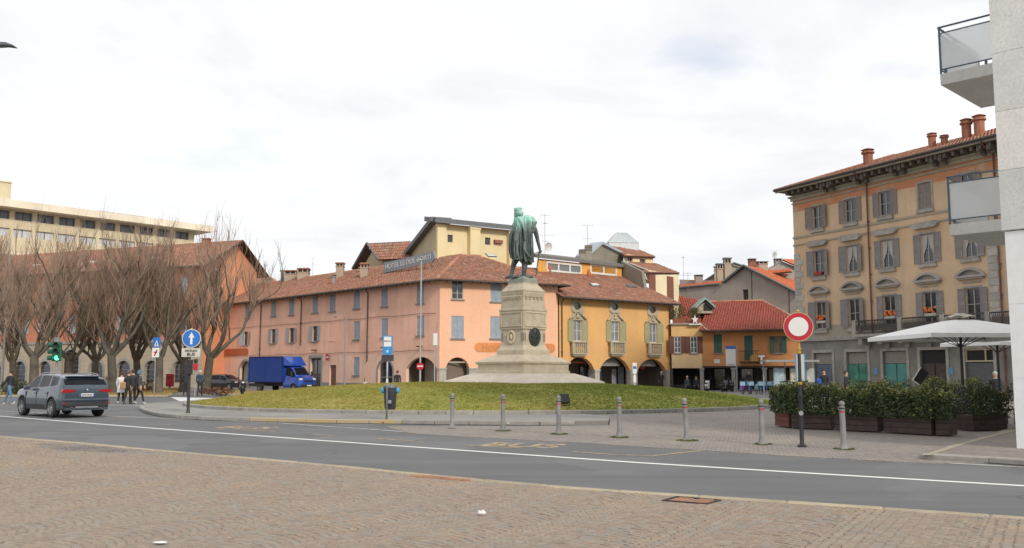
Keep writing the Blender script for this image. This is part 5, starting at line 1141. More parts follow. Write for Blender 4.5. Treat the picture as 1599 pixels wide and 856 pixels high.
# balcony
u0 = H.uz(1350, 515)[0]; bz = H.uz(1350, 527)[1]; m_ = MB(); m_.box(u0, H.L, -1.15, -.01, bz, bz + .16); m_.box(u0 + .1, H.L, -1.0, -.01, bz - .12, bz - .002); o = m_.obj('balcony', GTR, tall, H.M())
m_ = MB(); u = u0 + .3
while u < H.L: m_.prism([(u, bz - .75), (u + .3, bz - .75), (u + .3, bz - .122), (u, bz - .122)], -.3, -.165, 0); m_.box(u, u + .3, -.95, -.301, bz - .5, bz - .122); u += 1.62
m_.obj('corbels', GTR, o, H.M())
m_ = MB(); m_.box(u0 + .05, H.L, -1.12, -1.04, bz + 1.0, bz + 1.09); m_.box(u0 + .05, H.L, -1.1, -1.06, bz + .22, bz + .27); u = u0 + .1
while u < H.L:
    m_.box(u - .012, u + .012, -1.095, -1.065, bz + .16, bz + 1.0); m_.box(u + .04, u + .075, -1.09, -1.07, bz + .4, bz + .78); u += .125
m_.box(u0 + .05, u0 + .1, -1.06, -.01, bz + 1.0, bz + 1.08); m_.obj('railing', plain('dark_rail_iron', (.045, .04, .04), .6), o, H.M())
for u in [u0 + .12] + [q + 1.7 for q in us[2:5]]: MB().box(u - .14, u + .14, -1.17, -.9, bz + .161, bz + 1.12).obj('post', GTR, o, H.M())
# ground floor fronts
BLU = plain('slate_blue_shopfront', (.09, .12, .17), .5, var=.3); GRN = plain('green_shopfront', (.05, .19, .14), .4, var=.5, scale=1.3); TEAL = plain('teal_shopfront', (.07, .24, .22), .35, var=.2, scale=1); DBR = plain('dark_brown_shopfront', (.05, .035, .03), .4, var=.4); GSH = plain('grey_roller_shutter', (.11, .11, .115), .6)
for i, (u, w_, h) in enumerate(gr):
    mt = (BLU, GRN, TEAL, DBR, GSH, GSH)[i]; o = MB().box(-w_ / 2, w_ / 2, .27, .3, .05, h).obj('shopfront', DARK, tall, H.M(u))
    MB().box(-w_ / 2 + .03, w_ / 2 - .03, .16, .2, 2.25, h - .03).obj('fanlight', plain('beige_panel', (.24, .225, .19), .7) if i < 3 else DARK, o, H.M(u)); n = (1, 2, 2, 2, 1, 1)[i]
    for k in range(n):
        x0, x1 = -w_ / 2 + w_ * k / n + .03, -w_ / 2 + w_ * (k + 1) / n - .03; m_ = MB(); m_.box(x0, x1, .14, .18, .06, 2.22)
        if i >= 4:
            for q in range(18): m_.box(x0, x1, .12, .14, .1 + q * .115, .19 + q * .115)
        m_.obj('leaf', mt, o, H.M(u))
    m_ = MB(); m_.box(-w_ / 2 - .2, -w_ / 2, -.05, 0, .0, h + .2); m_.box(w_ / 2, w_ / 2 + .2, -.05, 0, 0, h + .2); m_.box(-w_ / 2, w_ / 2, -.05, 0, h, h + .2); m_.obj('door_trim', GTR, tall, H.M(u))
    if i == 4:
        m_ = MB(); m_.box(-w_ / 2, w_ / 2, .05, .12, 2.28, 2.36); m_.box(-w_ / 2, w_ / 2, .05, .12, 2.97, 3.04); [m_.box(x, x + .07, .05, .12, 2.361, 2.969) for x in (-w_ / 2, .35, w_ / 2 - .07)]; m_.obj('window_frame', plain('cream_frame', (.5, .42, .28), .6), o, H.M(u))
for px, w_ in ((1368, .3), (1485, .35)): u = H.uz(px, 570)[0]; MB().box(-w_ / 2, w_ / 2, -.05, 0, 1.5, 1.95).obj('wall_plate', plain('blue_plate', (.12, .25, .4), .5), tall, H.M(u))
# ---------------------------------------------------------------- 7. modern white building at the right edge
WST = stonemat('white_travertine', (.66, .66, .64), (.76, .76, .74), 1.2); WSM = plain('smooth_white_cladding', (.78, .79, .79), .6, var=.04)
cA = G(1588, 700, .1); A2 = P(1558.5, 200, cA.y)
mod = thing('white_modern_building', 'white stone clad modern corner building with two glass balconies at the right edge', 'building', T(cA.x, cA.y, 0))
fd = V((1, -1, 0)).normalized(); bd = V((1, 1, 0)).normalized(); zs = P(1568, 361, cA.y).z
lw = [cA, cA + fd * 9, cA + fd * 9 + bd * 4.2, cA + bd * 4.2]
def shell(pts, z0, z1): m_ = MB(); m_.slab(pts, z0, z1); return m_
shell(lw, 0, zs - .02).obj('base', WSM, mod)
up0 = cA - fd * .04 - bd * .04; up = [up0, up0 + fd * 9.3, up0 + fd * 9.3 + bd * 4.4, up0 + bd * 4.4]
o = shell(up, zs, 19).obj('wall', WST, mod)
m_ = MB(); F7 = Fac((up0.x, up0.y), (up0.x + fd.x, up0.y + fd.y))
for i in range(12):
    for k in range(6): M_ = F7.M(.002 + k * 1.2, zs + .01 + i * 1.25); add('stone_panel', wmesh(('stone_panel',), lambda m: m.box(.004, 1.196, -.02, -.002, .004, 1.246), WST), mod, M_)
for k in range(4): M_ = Fac((cA.x, cA.y), (cA.x + fd.x, cA.y + fd.y)).M(.002 + k * 1.2, 0); [add('cladding_panel', wmesh(('cladding_panel',), lambda m: m.box(.003, 1.197, -.018, -.002, .003, zs / 3 - .008), WSM), mod, M_ @ T(0, 0, .004 + j * (zs - .02) / 3)) for j in range(3)]
rest = [cA + bd * 4.2, cA + bd * 4.2 + fd * 12, cA + bd * 12 + fd * 12, cA + bd * 12 + fd * 1.2, cA + bd * 4.2 + fd * 1.2]
rec = [cA + bd * 3.4 + fd * .9, cA + bd * 3.4 + fd * 10, cA + bd * 12 + fd * 10, cA + bd * 12 + fd * .9]; shell(rec, 0, 19).obj('wall', plaster('white_render', (.62, .62, .6), streak=.1), mod)
FGL = newmat('frosted_glass'); fm, ft, fb = FGL; fb.inputs['Base Color'].default_value = (.86, .88, .88, 1); fb.inputs['Roughness'].default_value = .35; fb.inputs['Transmission Weight'].default_value = .55; fb.inputs['IOR'].default_value = 1.1
RAILM = plain('blue_grey_rail', (.07, .10, .13), .4, .6)
SLB = plaster('pale_balcony_concrete', (.62, .61, .58), streak=.15)
for zb, lab in ((4.86, 'lower'), (8.75, 'upper')):
    pA = P(1483, 368, 22.0) if lab == 'lower' else P(1469, 133, 21.6); z0 = pA.z; a = V((pA.x, pA.y, 0)); th_ = .27
    poly = [a, a + fd * 3.4, a + fd * 3.4 + bd * 2.75, a + bd * 2.75]; M_ = Matrix()
    bo = shell(poly, z0, z0 + th_).obj('balcony', SLB, mod)
    FB = Fac((a.x, a.y), (a.x + fd.x, a.y + fd.y)); FS = Fac(((a + bd * 2.75).x, (a + bd * 2.75).y), (a.x, a.y)); zt = z0 + th_
    for F_, L_ in ((FB, 3.4), (FS, 2.75)):
        MB().box(.06, L_ - .02, .0, .02, zt + .12, zt + .98).obj('glass_panel', fm, bo, F_.M()); m_ = MB(); m_.box(0, L_, -.02, .02, zt + 1.125, zt + 1.16); m_.box(.05, L_, -.005, .025, zt + .985, zt + 1.01); m_.box(.05, L_, -.005, .025, zt + .09, zt + .115)
        for q in range(3 if L_ < 3 else 4): m_.box(.1 + q * .9, .15 + q * .9, .0, .05, zt, zt + .09)
        for x in (.0, 1.7, ): m_.box(x, x + .04, -.015, .02, zt + (0 if x == 0 else 1.0), zt + 1.12)
        m_.obj('railing', RAILM, bo, F_.M())
# ---------------------------------------------------------------- 8. red-orange building behind the trees
g0, g1 = V((-33.2, 100, 0)), V((-29.9, 108.2, 0)); RG = Fac(g0, g1); dl = V((-.9245, .3812, 0)); RL = Fac((g0.x + dl.x * 46, g0.y + dl.y * 46), g0)
red = thing('red_orange_building', 'long red-orange building with gable end, stone ground floor and arches behind the bare trees', 'building', T(g0))
RH = 13.4
REDP = twotone('brick_orange_plaster', (.47, .19, .115), (.85, 1.75, 2.2), 5.0); REDG = plaster('sunlit_orange_gable', (.68, .29, .155), streak=.1)  # gable plaster: sunlight painted in as a brighter copy of the wall colour
rh, rw = [], []; 
for k in range(11):
    u = RL.L - 3.0 - k * 4.0
    for z0, h in ((10.1, 2.0), (6.2, 2.1)): rh.append(rect(u, z0, 1.15, h)); rw.append((u, z0, 1.15, h))
    rh.append(arch_pts(u, .6 if k not in (4,) else .02, 1.9 if k != 4 else 2.6, 3.0 if k != 4 else 4.3))
wall(red, RL, [(0, 0), (RL.L, 0), (RL.L, RH), (0, RH)], rh, REDP, .35)
for k, q in enumerate(rw): window(red, RL, *q, 'open' if k % 3 else 'closed', SHG, FRB, True, 2, 2, GL, .55)
for k in range(11): u = RL.L - 3.0 - k * 4.0; o = MB().box(-1.0, 1.0, .33, .36, .02, 3.0).obj('arch_window', GL, red, RL.M(u)) if k != 4 else MB().box(-1.35, 1.35, .33, .36, .02, 4.3).obj('gateway', DARK, red, RL.M(u)); surround(red, RL, arch_pts(u, .6 if k != 4 else .02, 1.9 if k != 4 else 2.6, 3.0 if k != 4 else 4.3), .3, STN, -.05)
MB().box(0, RL.L, -.12, 0, 4.95, 5.2).obj('string_course', STN, red, RL.M())
m_ = MB()
for z in [.5 + i * .5 for i in range(9)]: m_.box(0, RL.L, -.012, 0, z, z + .02)
m_.obj('rustication', plain('joint_shadowless_stone', (.30, .26, .22)), red, RL.M())
pk = (RG.L * .56, RH + 2.9)
wall(red, RG, [(0, 0), (RG.L, 0), (RG.L, RH), pk, (0, RH)], [], REDG)
bk = dl * 46; e0 = RG.at(-.9, .9, RH - .25); r0 = RG.at(pk[0], .9, pk[1] + .2); e1 = RG.at(RG.L + 1.0, .9, RH - .5)
roof_plane(red, [e0 + bk, e0, r0, r0 + bk], step=1.15, caps=[(r0, r0 + bk)]); roof_plane(red, [e1, e1 + bk, r0 + bk, r0], tiles=False)
gutter(red, e0 + bk, e0 + V((0, 0, -.05)), .12); m_ = MB(); m_.tube([e0, r0, e1], .17, 4); m_.obj('verge_board', WOODD, red); wall(red, Fac(RG.at(RG.L), RG.at(RG.L) + dl * 46), [(0, 0), (46, 0), (46, RH), (0, RH)], [], REDP)
chimney(red, onroof(322, 383, 105), .8, .8, BRK, 'tiles')
for k in range(4): a = e0 + bk * (.18 + .2 * k); sk = a + V((0, 3, 1.4)); MB().box(-.6, .6, -.5, .5, -.1, .15).obj('skylight', SKYG, red, T(sk))
# ---------------------------------------------------------------- 9. beige modern building behind
b0, b1 = V((P(0, 330, 128).x, 128, 0)), V((P(303, 350, 150).x, 150, 0)); dd = (b1 - b0).normalized(); NF = Fac(b0 - dd * 14, b1); 
mdn = thing('beige_office_building', 'beige modern block with ribbon windows and deep pale roof fascia behind the bare trees', 'building', T(b0))
zt = NF.uz(150, 333)[1]; zf = NF.uz(150, 343.5)[1]; zw0 = NF.uz(150, 358)[1]; zw2 = NF.uz(150, 383)[1]; zw3 = NF.uz(150, 371)[1]; print('beige', zt, zf, zw0, zw2, zw3)
BEI = plaster('beige_concrete', (.64, .55, .38), streak=.4); BEL = plaster('pale_fascia_concrete', (.78, .70, .55), streak=.3)
nh = []; pit = (NF.L - 1) / 14
for k in range(14): u = .5 + pit * (k + .5); nh.append(rect(u, zw0, pit - .7, zf - zw0 - .2)); nh.append(rect(u, zw2, pit - .5, zw3 - zw2))
wall(mdn, NF, [(0, 0), (NF.L, 0), (NF.L, zf), (0, zf)], nh, BEI, .5)
for k in range(14):
    u = .5 + pit * (k + .5); o = MB().box(-pit / 2 + .35, pit / 2 - .35, .4, .45, zw0, zf - .2).obj('window', plain('grey_ribbon_glass', (.10, .11, .13), .2), mdn, NF.M(u)); MB().box(-.04, .04, .33, .39, zw0, zf - .2).obj('mullion', GUT, o, NF.M(u))
    o = MB().box(-pit / 2 + .25, pit / 2 - .25, .3, .35, zw2, zw3).obj('window', plain('pale_blinds', (.52, .54, .55), .4), mdn, NF.M(u)); MB().box(-.04, .04, .22, .29, zw2, zw3).obj('mullion', GUT, o, NF.M(u))
m_ = MB(); m_.box(-.5, NF.L + 2.2, -2.2, 9, zf, zt); m_.obj('roof', BEL, mdn, NF.M()); MB().box(NF.L - .01, NF.L + .1, 0, 9, 0, zf - .01).obj('wall', BEI, mdn, NF.M())
MB().box(-.5, NF.uz(18, 300)[0], .2, 9, zt, NF.uz(8, 284)[1]).obj('stair_tower', BEI, mdn, NF.M()); MB().box(-.7, NF.uz(19, 300)[0], 0, 9.2, NF.uz(8, 284)[1], NF.uz(8, 284)[1] + .2).obj('coping', BEL, mdn, NF.M())
MB().box(-4, 4, 1, 3, zt + .3, zt + .6).obj('roof_rail', SLATE, mdn, NF.M(NF.uz(198, 340)[0]))
MB().box(0, NF.L, -.4, 0, zw2 - 2.6, zw2 - 2.3).obj('ledge', BEL, mdn, NF.M())
# far rooftops closing the gaps between the houses
fr_ = thing('far_rooftops', 'pale low house roof glimpsed between the red gable and the pink hotel', 'building', T(P(412, 440, 125)))
roof_plane(fr_, [P(395, 446, 122), P(440, 447, 120), P(425, 434, 126), P(398, 433, 128)], ROOF, step=1.3); MB().box(-4, 4, 0, 4, 0, P(412, 445, 124).z).obj('wall', BEI, fr_, T(P(412, 445, 124).x, 124, 0))
# ---------------------------------------------------------------- antennas
ANT = plain('galvanised_metal', (.34, .35, .36), .45, .7)
def antenna(px, y0, y1, D, bars, label, dish=False):
    a = P(px, y0, D); h = P(px, y1, D).z - a.z; t = thing('antenna', label, 'antenna', T(a), 'roof antennas'); m_ = MB().tube([(0, 0, -.5), (0, 0, h)], .022, 5); m_.obj('mast', ANT, t, W[t.name])
    for f, l, rz in bars:
        m_ = MB(); m_.tube([(-l, 0, h * f), (l, 0, h * f)], .010, 4)
        for q in range(5): m_.tube([(-l + q * l / 2, -.2, h * f), (-l + q * l / 2, .2, h * f)], .007, 4)
        m_.obj('aerial', ANT, t, T(a) @ Matrix.Rotation(rz, 4, 'Z'))
    if dish:
        m_ = MB(); m_.lathe([(.0, 0), (.25, .04), (.42, .13), (.44, .14)], 14, cap=False); m_.lathe([(.44, .15), (.25, .06), (0, .02)], 14, cap=False); m_.obj('dish', plain('white_dish', (.55, .55, .54), .5), t, T(a) @ Matrix.Translation((dish, 0, h * .3)) @ Matrix.Rotation(radians(100), 4, 'X') @ Matrix.Rotation(radians(35), 4, 'Y'), smooth='all')
    return t
antenna(851, 408, 334, 86, ((.97, .45, .3), (.8, .3, .9), (.55, .8, .1), (.42, .3, .5)), 'tall thin roof antenna with white dish just right of the statue', .25)
antenna(917.5, 384, 352, 92, ((1, .55, .1), (.35, .45, .2)), 'roof antenna on the stacked chimney pots')
antenna(1067.5, 440, 400, 104, ((.95, .2, .3), (.25, 1.0, .1)), 'thin antenna on the long red roof')
antenna(1074.5, 449, 425, 106, ((.9, .5, .2),), 'short antenna on the red roof edge, right of the taller thin one')
antenna(1209.5, 402, 392, 113, ((1, .5, .2), (.7, .4, .5)), 'wide aerial on the chimney beside the tall ochre building', -.1)
antenna(488, 440, 403, 100, ((1, .25, .2), (.75, .2, .5)), 'faint thin antenna over the left part of the pink roof')
antenna(346, 385, 338, 106, ((.98, .6, .1),), 'antenna rising behind the trees over the red gable')
# ================================================================ MONUMENT
MX, MY = P(817, 590, 48.9).x, 48.9
GRN1 = stonemat('monument_granite', (.40, .345, .26), (.56, .49, .385), 2.5); GRN2 = stonemat('pale_granite_base', (.50, .43, .36), (.64, .57, .49), 1.8)
mon = thing('monument_pedestal', 'tall stepped granite pedestal set cornerwise with carved wreath and bronze medallion', 'monument', T(MX, MY, 1.0))
R45 = T(MX, MY, 0, pi / 4)
zpx = lambda y, D=48.9: P(817, y, D).z
def sq_loft(name, prof, mat, bev=0):
    """prof: (half diagonal, z); square in plan, corner towards the viewer"""
    m_ = MB(); s_ = 1 / sqrt(2); n = len(prof); vs_ = []
    for r, z in prof: a = r * s_; vs_ += [(-a, -a, z), (a, -a, z), (a, a, z), (-a, a, z)]
    fs = [(i * 4 + k, i * 4 + (k + 1) % 4, (i + 1) * 4 + (k + 1) % 4, (i + 1) * 4 + k) for i in range(n - 1) for k in range(4)] + [(3, 2, 1, 0), tuple(4 * (n - 1) + k for k in range(4))]
    m_.raw(vs_, fs); return m_.obj(name, mat, mon, R45)
k_ = 48.9 / 1450
hd = lambda px: px * k_          # half width in pixels -> half diagonal
sq_loft('base_slab', [(hd(127), .7), (hd(127), zpx(597)), (hd(122), zpx(595)), (hd(80), zpx(583.5)), (hd(74), zpx(583))], GRN2)
sq_loft('plinth', [(hd(72.5), zpx(583)), (hd(72.5), zpx(580)), (hd(70.5), zpx(579)), (hd(70.5), zpx(570)), (hd(74), zpx(568)), (hd(74.5), zpx(565.5)), (hd(72), zpx(564.5)), (hd(43), zpx(554.5))], GRN1)
sq_loft('step_block', [(hd(41.5), zpx(555)), (hd(41.5), zpx(547.5)), (hd(40), zpx(547)), (hd(40), zpx(546.5)), (hd(37), zpx(544)), (hd(35), zpx(540))], GRN1)
sq_loft('dado', [(hd(34.2), zpx(541)), (hd(34), zpx(515.5)), (hd(36.6), zpx(515)), (hd(37), zpx(513.5))], GRN1)
sq_loft('inscription_block', [(hd(36.6), zpx(513.5)), (hd(36.8), zpx(487)), (hd(38), zpx(486.5)), (hd(38), zpx(484)), (hd(35), zpx(483)), (hd(33.6), zpx(470)), (hd(33), zpx(463)), (hd(34), zpx(460)), (hd(34), zpx(457.5)), (hd(34.8), zpx(457)), (hd(34.8), zpx(455)), (hd(32), zpx(453)), (hd(23.5), zpx(445)), (hd(23.5), zpx(443))], GRN1)
sq_loft('cap_block', [(hd(22.8), zpx(444)), (hd(22.4), zpx(437)), (hd(20), zpx(434.5)), (hd(17), zpx(433))], stonemat('greenish_granite', (.22, .25, .21), (.33, .34, .28), 3))
# panels, frieze, wreath and medallion on the two visible faces and their opposites
BRZ = plain('dark_bronze', (.045, .05, .05), .5, .4, var=.4, scale=8)
for q, rz in enumerate((pi / 4, -pi / 4, 3 * pi / 4, -3 * pi / 4)):
    Mf = T(MX, MY, 0, rz); s_ = 1 / sqrt(2); hw = hd(36.8) * s_; y = -hw - .002
    m_ = MB(); z0, z1 = zpx(511), zpx(488.5); x0, x1 = -hw + .1, hw - .1
    for a, b, c, d in ((x0, x1, z0, z0 + .06), (x0, x1, z1 - .06, z1), (x0, x0 + .06, z0 + .06, z1 - .06), (x1 - .06, x1, z0 + .06, z1 - .06)): m_.box(a, b, y - .035, y + .02, c, d)
    m_.obj('panel_frame', GRN1, mon, Mf)
    # frieze of carved garlands
    hw2 = hd(33.8) * s_; yf = -hw2; m_ = MB(); zc = zpx(467)
    for i in range(5):
        x = -hw2 * .72 + i * hw2 * .36; m_.tube([(x - .12, yf - .02, zc + .14), (x - .07, yf - .04, zc - .02), (x, yf - .05, zc - .06), (x + .07, yf - .04, zc - .02), (x + .12, yf - .02, zc + .14)], .022, 5); m_.ball((x, yf - .03, zc + .08), .045, 7)
    m_.obj('frieze', GRN1, mon, Mf, smooth=True)
    # wreath (seen on the left face) and medallion (right face)
    hd_ = hd(34.1) * s_; ym = -hd_; zc = zpx(527)
    if q in (1, 2):
        m_ = MB(); n = 22
        for i in range(n):
            a = 2 * pi * i / n; m_.ball((.0 + .24 * cos(a), ym - .03, zc + .3 * sin(a)), .065, 6, sc_=(1, .7, 1.2))
        m_.ball((0, ym - .02, zc), .12, 8, sc_=(.8, .6, 1.4)); m_.obj('wreath', GRN1, mon, Mf @ Matrix.Translation((-.05, 0, 0)), smooth=True)
    else:
        m_ = MB(); Mm = Matrix.Translation((0, ym, zc)) @ Matrix.Rotation(pi / 2, 4, 'X') @ Matrix.Diagonal((.43, .5, 1, 1))
        m_.lathe([(1, 0), (1, .05), (.92, .09), (.84, .06), (.4, .07), (0, .09)], 26, M=Mm); m_.box(-.3, .3, ym - .12, ym - .06, zc - .02, zc + .05); m_.box(-.26, .26, ym - .11, ym - .06, zc - .25, zc - .21); m_.ball((0, ym - .08, zc + .24), .12, 8, sc_=(1, .5, 1)); m_.obj('medallion', BRZ, mon, Mf, smooth=True)
    m_ = MB()
    for x in (-.78, -.68, .68, .78): m_.box(x - .025, x + .025, ym - .02, ym + .01, zc - .22, zc + .22)
    m_.obj('grooves', plain('grooved_stone', (.22, .19, .14)), mon, Mf)
# ---- skin helper: one continuous body from a joint tree
def skin(name, joints, edges, rad, sub=1, extra=None, remesh=None):
    me = bpy.data.meshes.new(name); me.from_pydata([tuple(j) for j in joints], edges, []); o = bpy.data.objects.new(name, me); COL.objects.link(o)
    md = o.modifiers.new('s', 'SKIN'); md.use_smooth_shade = True
    for v_, r in zip(me.skin_vertices[0].data if me.skin_vertices else [], rad): pass
    if not me.skin_vertices:
        bm_ = bmesh.new(); bm_.from_mesh(me); bm_.verts.layers.skin.verify(); bm_.to_mesh(me); bm_.free()
    for i, r in enumerate(rad):
        sv_ = me.skin_vertices[0].data[i]; r = r if isinstance(r, tuple) else (r, r); sv_.radius = r; sv_.use_root = (i == 0)
    sm = o.modifiers.new('b', 'SUBSURF'); sm.levels = sub; sm.render_levels = sub
    dg_ = bpy.context.evaluated_depsgraph_get(); dg_.update(); ev = bpy.data.meshes.new_from_object(o.evaluated_get(dg_)); bpy.data.objects.remove(o); ev.name = name; return ev
# ---- the bronze statue: Z up, seen from the back, x right; crop pixels -> metres
def sxz(x, y): return ((x - 215) * .00497, (800 - y) * .00497)
def statue_mesh():
    J = []; E_ = []; R_ = []
    def chain(pts, parent=None):
        for (x, y, d, r) in pts:
            sx_, sz_ = sxz(x, y); J.append((sx_, d, sz_)); R_.append(r)
            if parent is not None: E_.append((parent, len(J) - 1))
            parent = len(J) - 1
        return parent
    hip = chain([(200, 520, 0, (.34, .30))]); torso = chain([(205, 420, 0, (.33, .28)), (210, 320, 0, (.36, .28)), (212, 220, -.02, (.38, .27)), (190, 165, .02, (.16, .16)), (172, 140, .06, .13)], hip)
    chain([(150, 590, .05, .22), (120, 650, .12, .17), (103, 715, .16, .125), (94, 765, .18, .11), (88, 790, .18, .12), (50, 800, .28, .10), (18, 808, .34, .07)], hip)
    chain([(235, 590, -.02, .23), (233, 660, -.05, .19), (230, 715, -.08, .15), (226, 765, -.1, .12), (226, 790, -.1, .13), (232, 800, -.28, .09), (214, 802, .08, .09)], hip)
    sh = 3; chain([(300, 225, 0, .20), (338, 280, 0, .16), (360, 350, .05, .13), (376, 425, .08, .105), (392, 490, .08, .085), (396, 515, .08, .085)], sh)
    chain([(135, 220, .05, .2), (112, 300, .15, .17), (108, 380, .25, .13)], sh)
    me = skin('bronze_statue', J, E_, R_, 1)
    m_ = MB()
    for p in me.polygons: m_.poly([me.vertices[i].co for i in p.vertices])
    bm_ = MB()
    # cloak: pleated sections from the neck to the hem, open in front
    secs = [(158, 188, 36, .20, 0), (168, 200, 82, .26, .0), (185, 228, 112, .33, .02), (208, 238, 120, .36, .03), (240, 230, 112, .36, .05), (280, 216, 102, .36, .08), (330, 206, 98, .36, .12), (400, 202, 101, .38, .15), (480, 200, 103, .40, .17), (560, 204, 103, .42, .18), (605, 207, 101, .43, .18), (638, 212, 97, .43, .18)]
    n = 96; vs_ = []; rr = random.Random(2); ph = [rr.uniform(0, 6) for _ in range(6)]
    for j, (y, cx, a, b, am) in enumerate(secs):
        x0, z0 = sxz(cx, y); a *= .00497
        for k in range(n):
            t = 2 * pi * k / n; pl = am * (sin(13 * t + ph[0] + .25 * sin(j * .6)) * .8 + .6 * sin(21 * t + ph[1]) + .5 * sin(5 * t + ph[2])); f = 1 + pl
            hz = 0
            if j >= 10: hz = (-.10 * cos(t - .3) + .07 * sin(7 * t) + .05 * sin(12 * t + 1)) * (j - 9) / 2
            if j == len(secs) - 1: f *= 1.0
            vs_.append(V((x0 + a * f * cos(t), -.02 + b * f * sin(t), z0 + hz)))
    fs = [(j * n + k, j * n + (k + 1) % n, (j + 1) * n + (k + 1) % n, (j + 1) * n + k) for j in range(len(secs) - 1) for k in range(n)]
    fs += [tuple(range(n)), tuple(range((len(secs) - 1) * n, len(secs) * n))[::-1]]
    m_.raw(vs_, [f[::-1] for f in fs])
    # cape fold thrown over the right shoulder, and one diagonal fold of the cloak
    def pp(x, y, d): a, b = sxz(x, y); return V((a, d, b))
    m_.tube([pp(250, 160, -.15), pp(310, 175, -.1), (pp(352, 215, 0)), pp(335, 260, -.02), pp(318, 330, -.1)], [.13, .14, .09, .07, .04], 8)
    m_.tube([pp(160, 165, -.2), pp(200, 215, -.38), pp(225, 300, -.42), pp(232, 420, -.46)], [.09, .09, .07, .04], 7); m_.tube([pp(245, 150, -.2), pp(240, 215, -.40), pp(236, 330, -.44)], [.10, .08, .05], 7)
    m_.tube([pp(228, 520, -.50), pp(262, 570, -.52), pp(300, 620, -.50)], [.05, .07, .04], 7); m_.tube([pp(110, 290, 0), pp(88, 350, .02), pp(82, 430, .05), pp(84, 520, .05), pp(96, 600, 0)], [.10, .12, .12, .12, .08], 8)
    m_.tube([pp(120, 350, -.25), pp(150, 480, -.42), pp(150, 600, -.45)], [.04, .07, .06], 6); m_.tube([pp(300, 300, -.25), pp(305, 450, -.4), pp(300, 620, -.42)], [.05, .07, .07], 6)
    # head, hair, beard, round cap
    hx, hz = sxz(165, 100)
    m_.ball((hx, .06, hz), .21, 16, sc_=(.95, 1.05, 1.2)); m_.ball((hx + .10, -.06, hz - .07), .17, 12, sc_=(1.05, 1, 1)); m_.ball((hx + .13, -.02, hz - .16), .12, 10, sc_=(1.3, 1, .7)); m_.ball((hx - .16, .16, hz - .17), .11, 10, sc_=(.8, 1, 1.4)); m_.tube([(hx - .17, .14, hz + .02), (hx - .25, .16, hz - .03), (hx - .18, .15, hz - .06)], .03, 5)
    m_.lathe([(.20, 0), (.225, .02), (.22, .08), (.235, .12), (.20, .17), (.10, .195), (0, .2)], 18, M=Matrix.Translation((hx - .01, .04, hz + .055)) @ Matrix.Rotation(-.08, 4, 'Y'))
    # right hand: palm, thumb and fingers closing on the hilt
    hnd = pp(397, 520, .08); m_.ball(hnd, .10, 10, sc_=(.8, .8, 1.1))
    for q in range(4): m_.tube([hnd + V((.05, -.03 + q * .035, .05)), hnd + V((.10, -.04 + q * .04, -.02)), hnd + V((.06, -.05 + q * .04, -.08 + q * .008)), hnd + V((.0, -.05 + q * .04, -.08))], .024, 6)
    m_.tube([hnd + V((-.04, -.05, .03)), hnd + V((-.06, -.09, -.03)), hnd + V((-.02, -.10, -.08))], .026, 6)
    me2 = m_.mesh('bronze_statue', []); o = bpy.data.objects.new('x', me2); COL.objects.link(o); r = o.modifiers.new('r', 'REMESH'); r.mode = 'VOXEL'; r.voxel_size = .022; r.use_smooth_shade = True
    dg_ = bpy.context.evaluated_depsgraph_get(); dg_.update(); ev = bpy.data.meshes.new_from_object(o.evaluated_get(dg_)); bpy.data.objects.remove(o); ev.name = 'bronze_statue'; return ev
def patina():
    mt, t, bs = newmat('green_bronze_patina'); g_ = nd(t, 'NewGeometry'); s_ = nd(t, 'SeparateXYZ'); t.links.new(g_.outputs['Position'], s_.inputs[0])
    z0 = zpx(433); k = nd(t, 'MapRange'); k.inputs[1].default_value = z0 + 2.3; k.inputs[2].default_value = z0 + 3.1; k.inputs[3].default_value = -.16; k.inputs[4].default_value = .20; t.links.new(s_.outputs[2], k.inputs[0])
    n = noi(t, pos(t, (5, 5, .8)), 1.6, 6, .7); a = nd(t, 'Math', operation='ADD'); t.links.new(n, a.inputs[0]); t.links.new(k.outputs[0], a.inputs[1])
    c = ramp(t, a.outputs[0], [(.29, (.05, .06, .06)), (.43, (.115, .14, .135)), (.55, (.17, .28, .26)), (.68, (.30, .54, .47))]); t.links.new(c, bs.inputs['Base Color']); bs.inputs['Roughness'].default_value = .6; bs.inputs['Metallic'].default_value = .25
    bump(t, bs, noi(t, pos(t), 18, 4), .3, .02); return mt
PAT = patina(); Mst = T(MX, MY, zpx(433) + .02)
stt = statue_mesh(); stt.materials.append(PAT)
sroot = thing('bronze_statue', 'green bronze statue of a cloaked man in round cap, back turned, hand on a sabre', 'statue', Mst)
for p in stt.polygons: p.use_smooth = True
add('figure', stt, sroot, Mst)
m_ = MB(); pp = lambda x, y, d: V((*[sxz(x, y)[0]], d, sxz(x, y)[1]))
m_.tube([pp(396, 500, .08), pp(388, 545, .08)], .035, 7); m_.tube([pp(358, 532, .08), pp(410, 540, .08)], .025, 6); m_.tube([pp(386, 545, .08), pp(372, 640, .0), pp(356, 760, -.12), pp(350, 812, -.15)], [.04, .035, .03, .015], 6); m_.obj('sabre', PAT, sroot, Mst)
m_ = MB(); m_.ball((-.05, 0, -.05), .62, 18, sc_=(1, .85, .26)); m_.obj('rock_base', PAT, sroot, Mst, smooth='all')
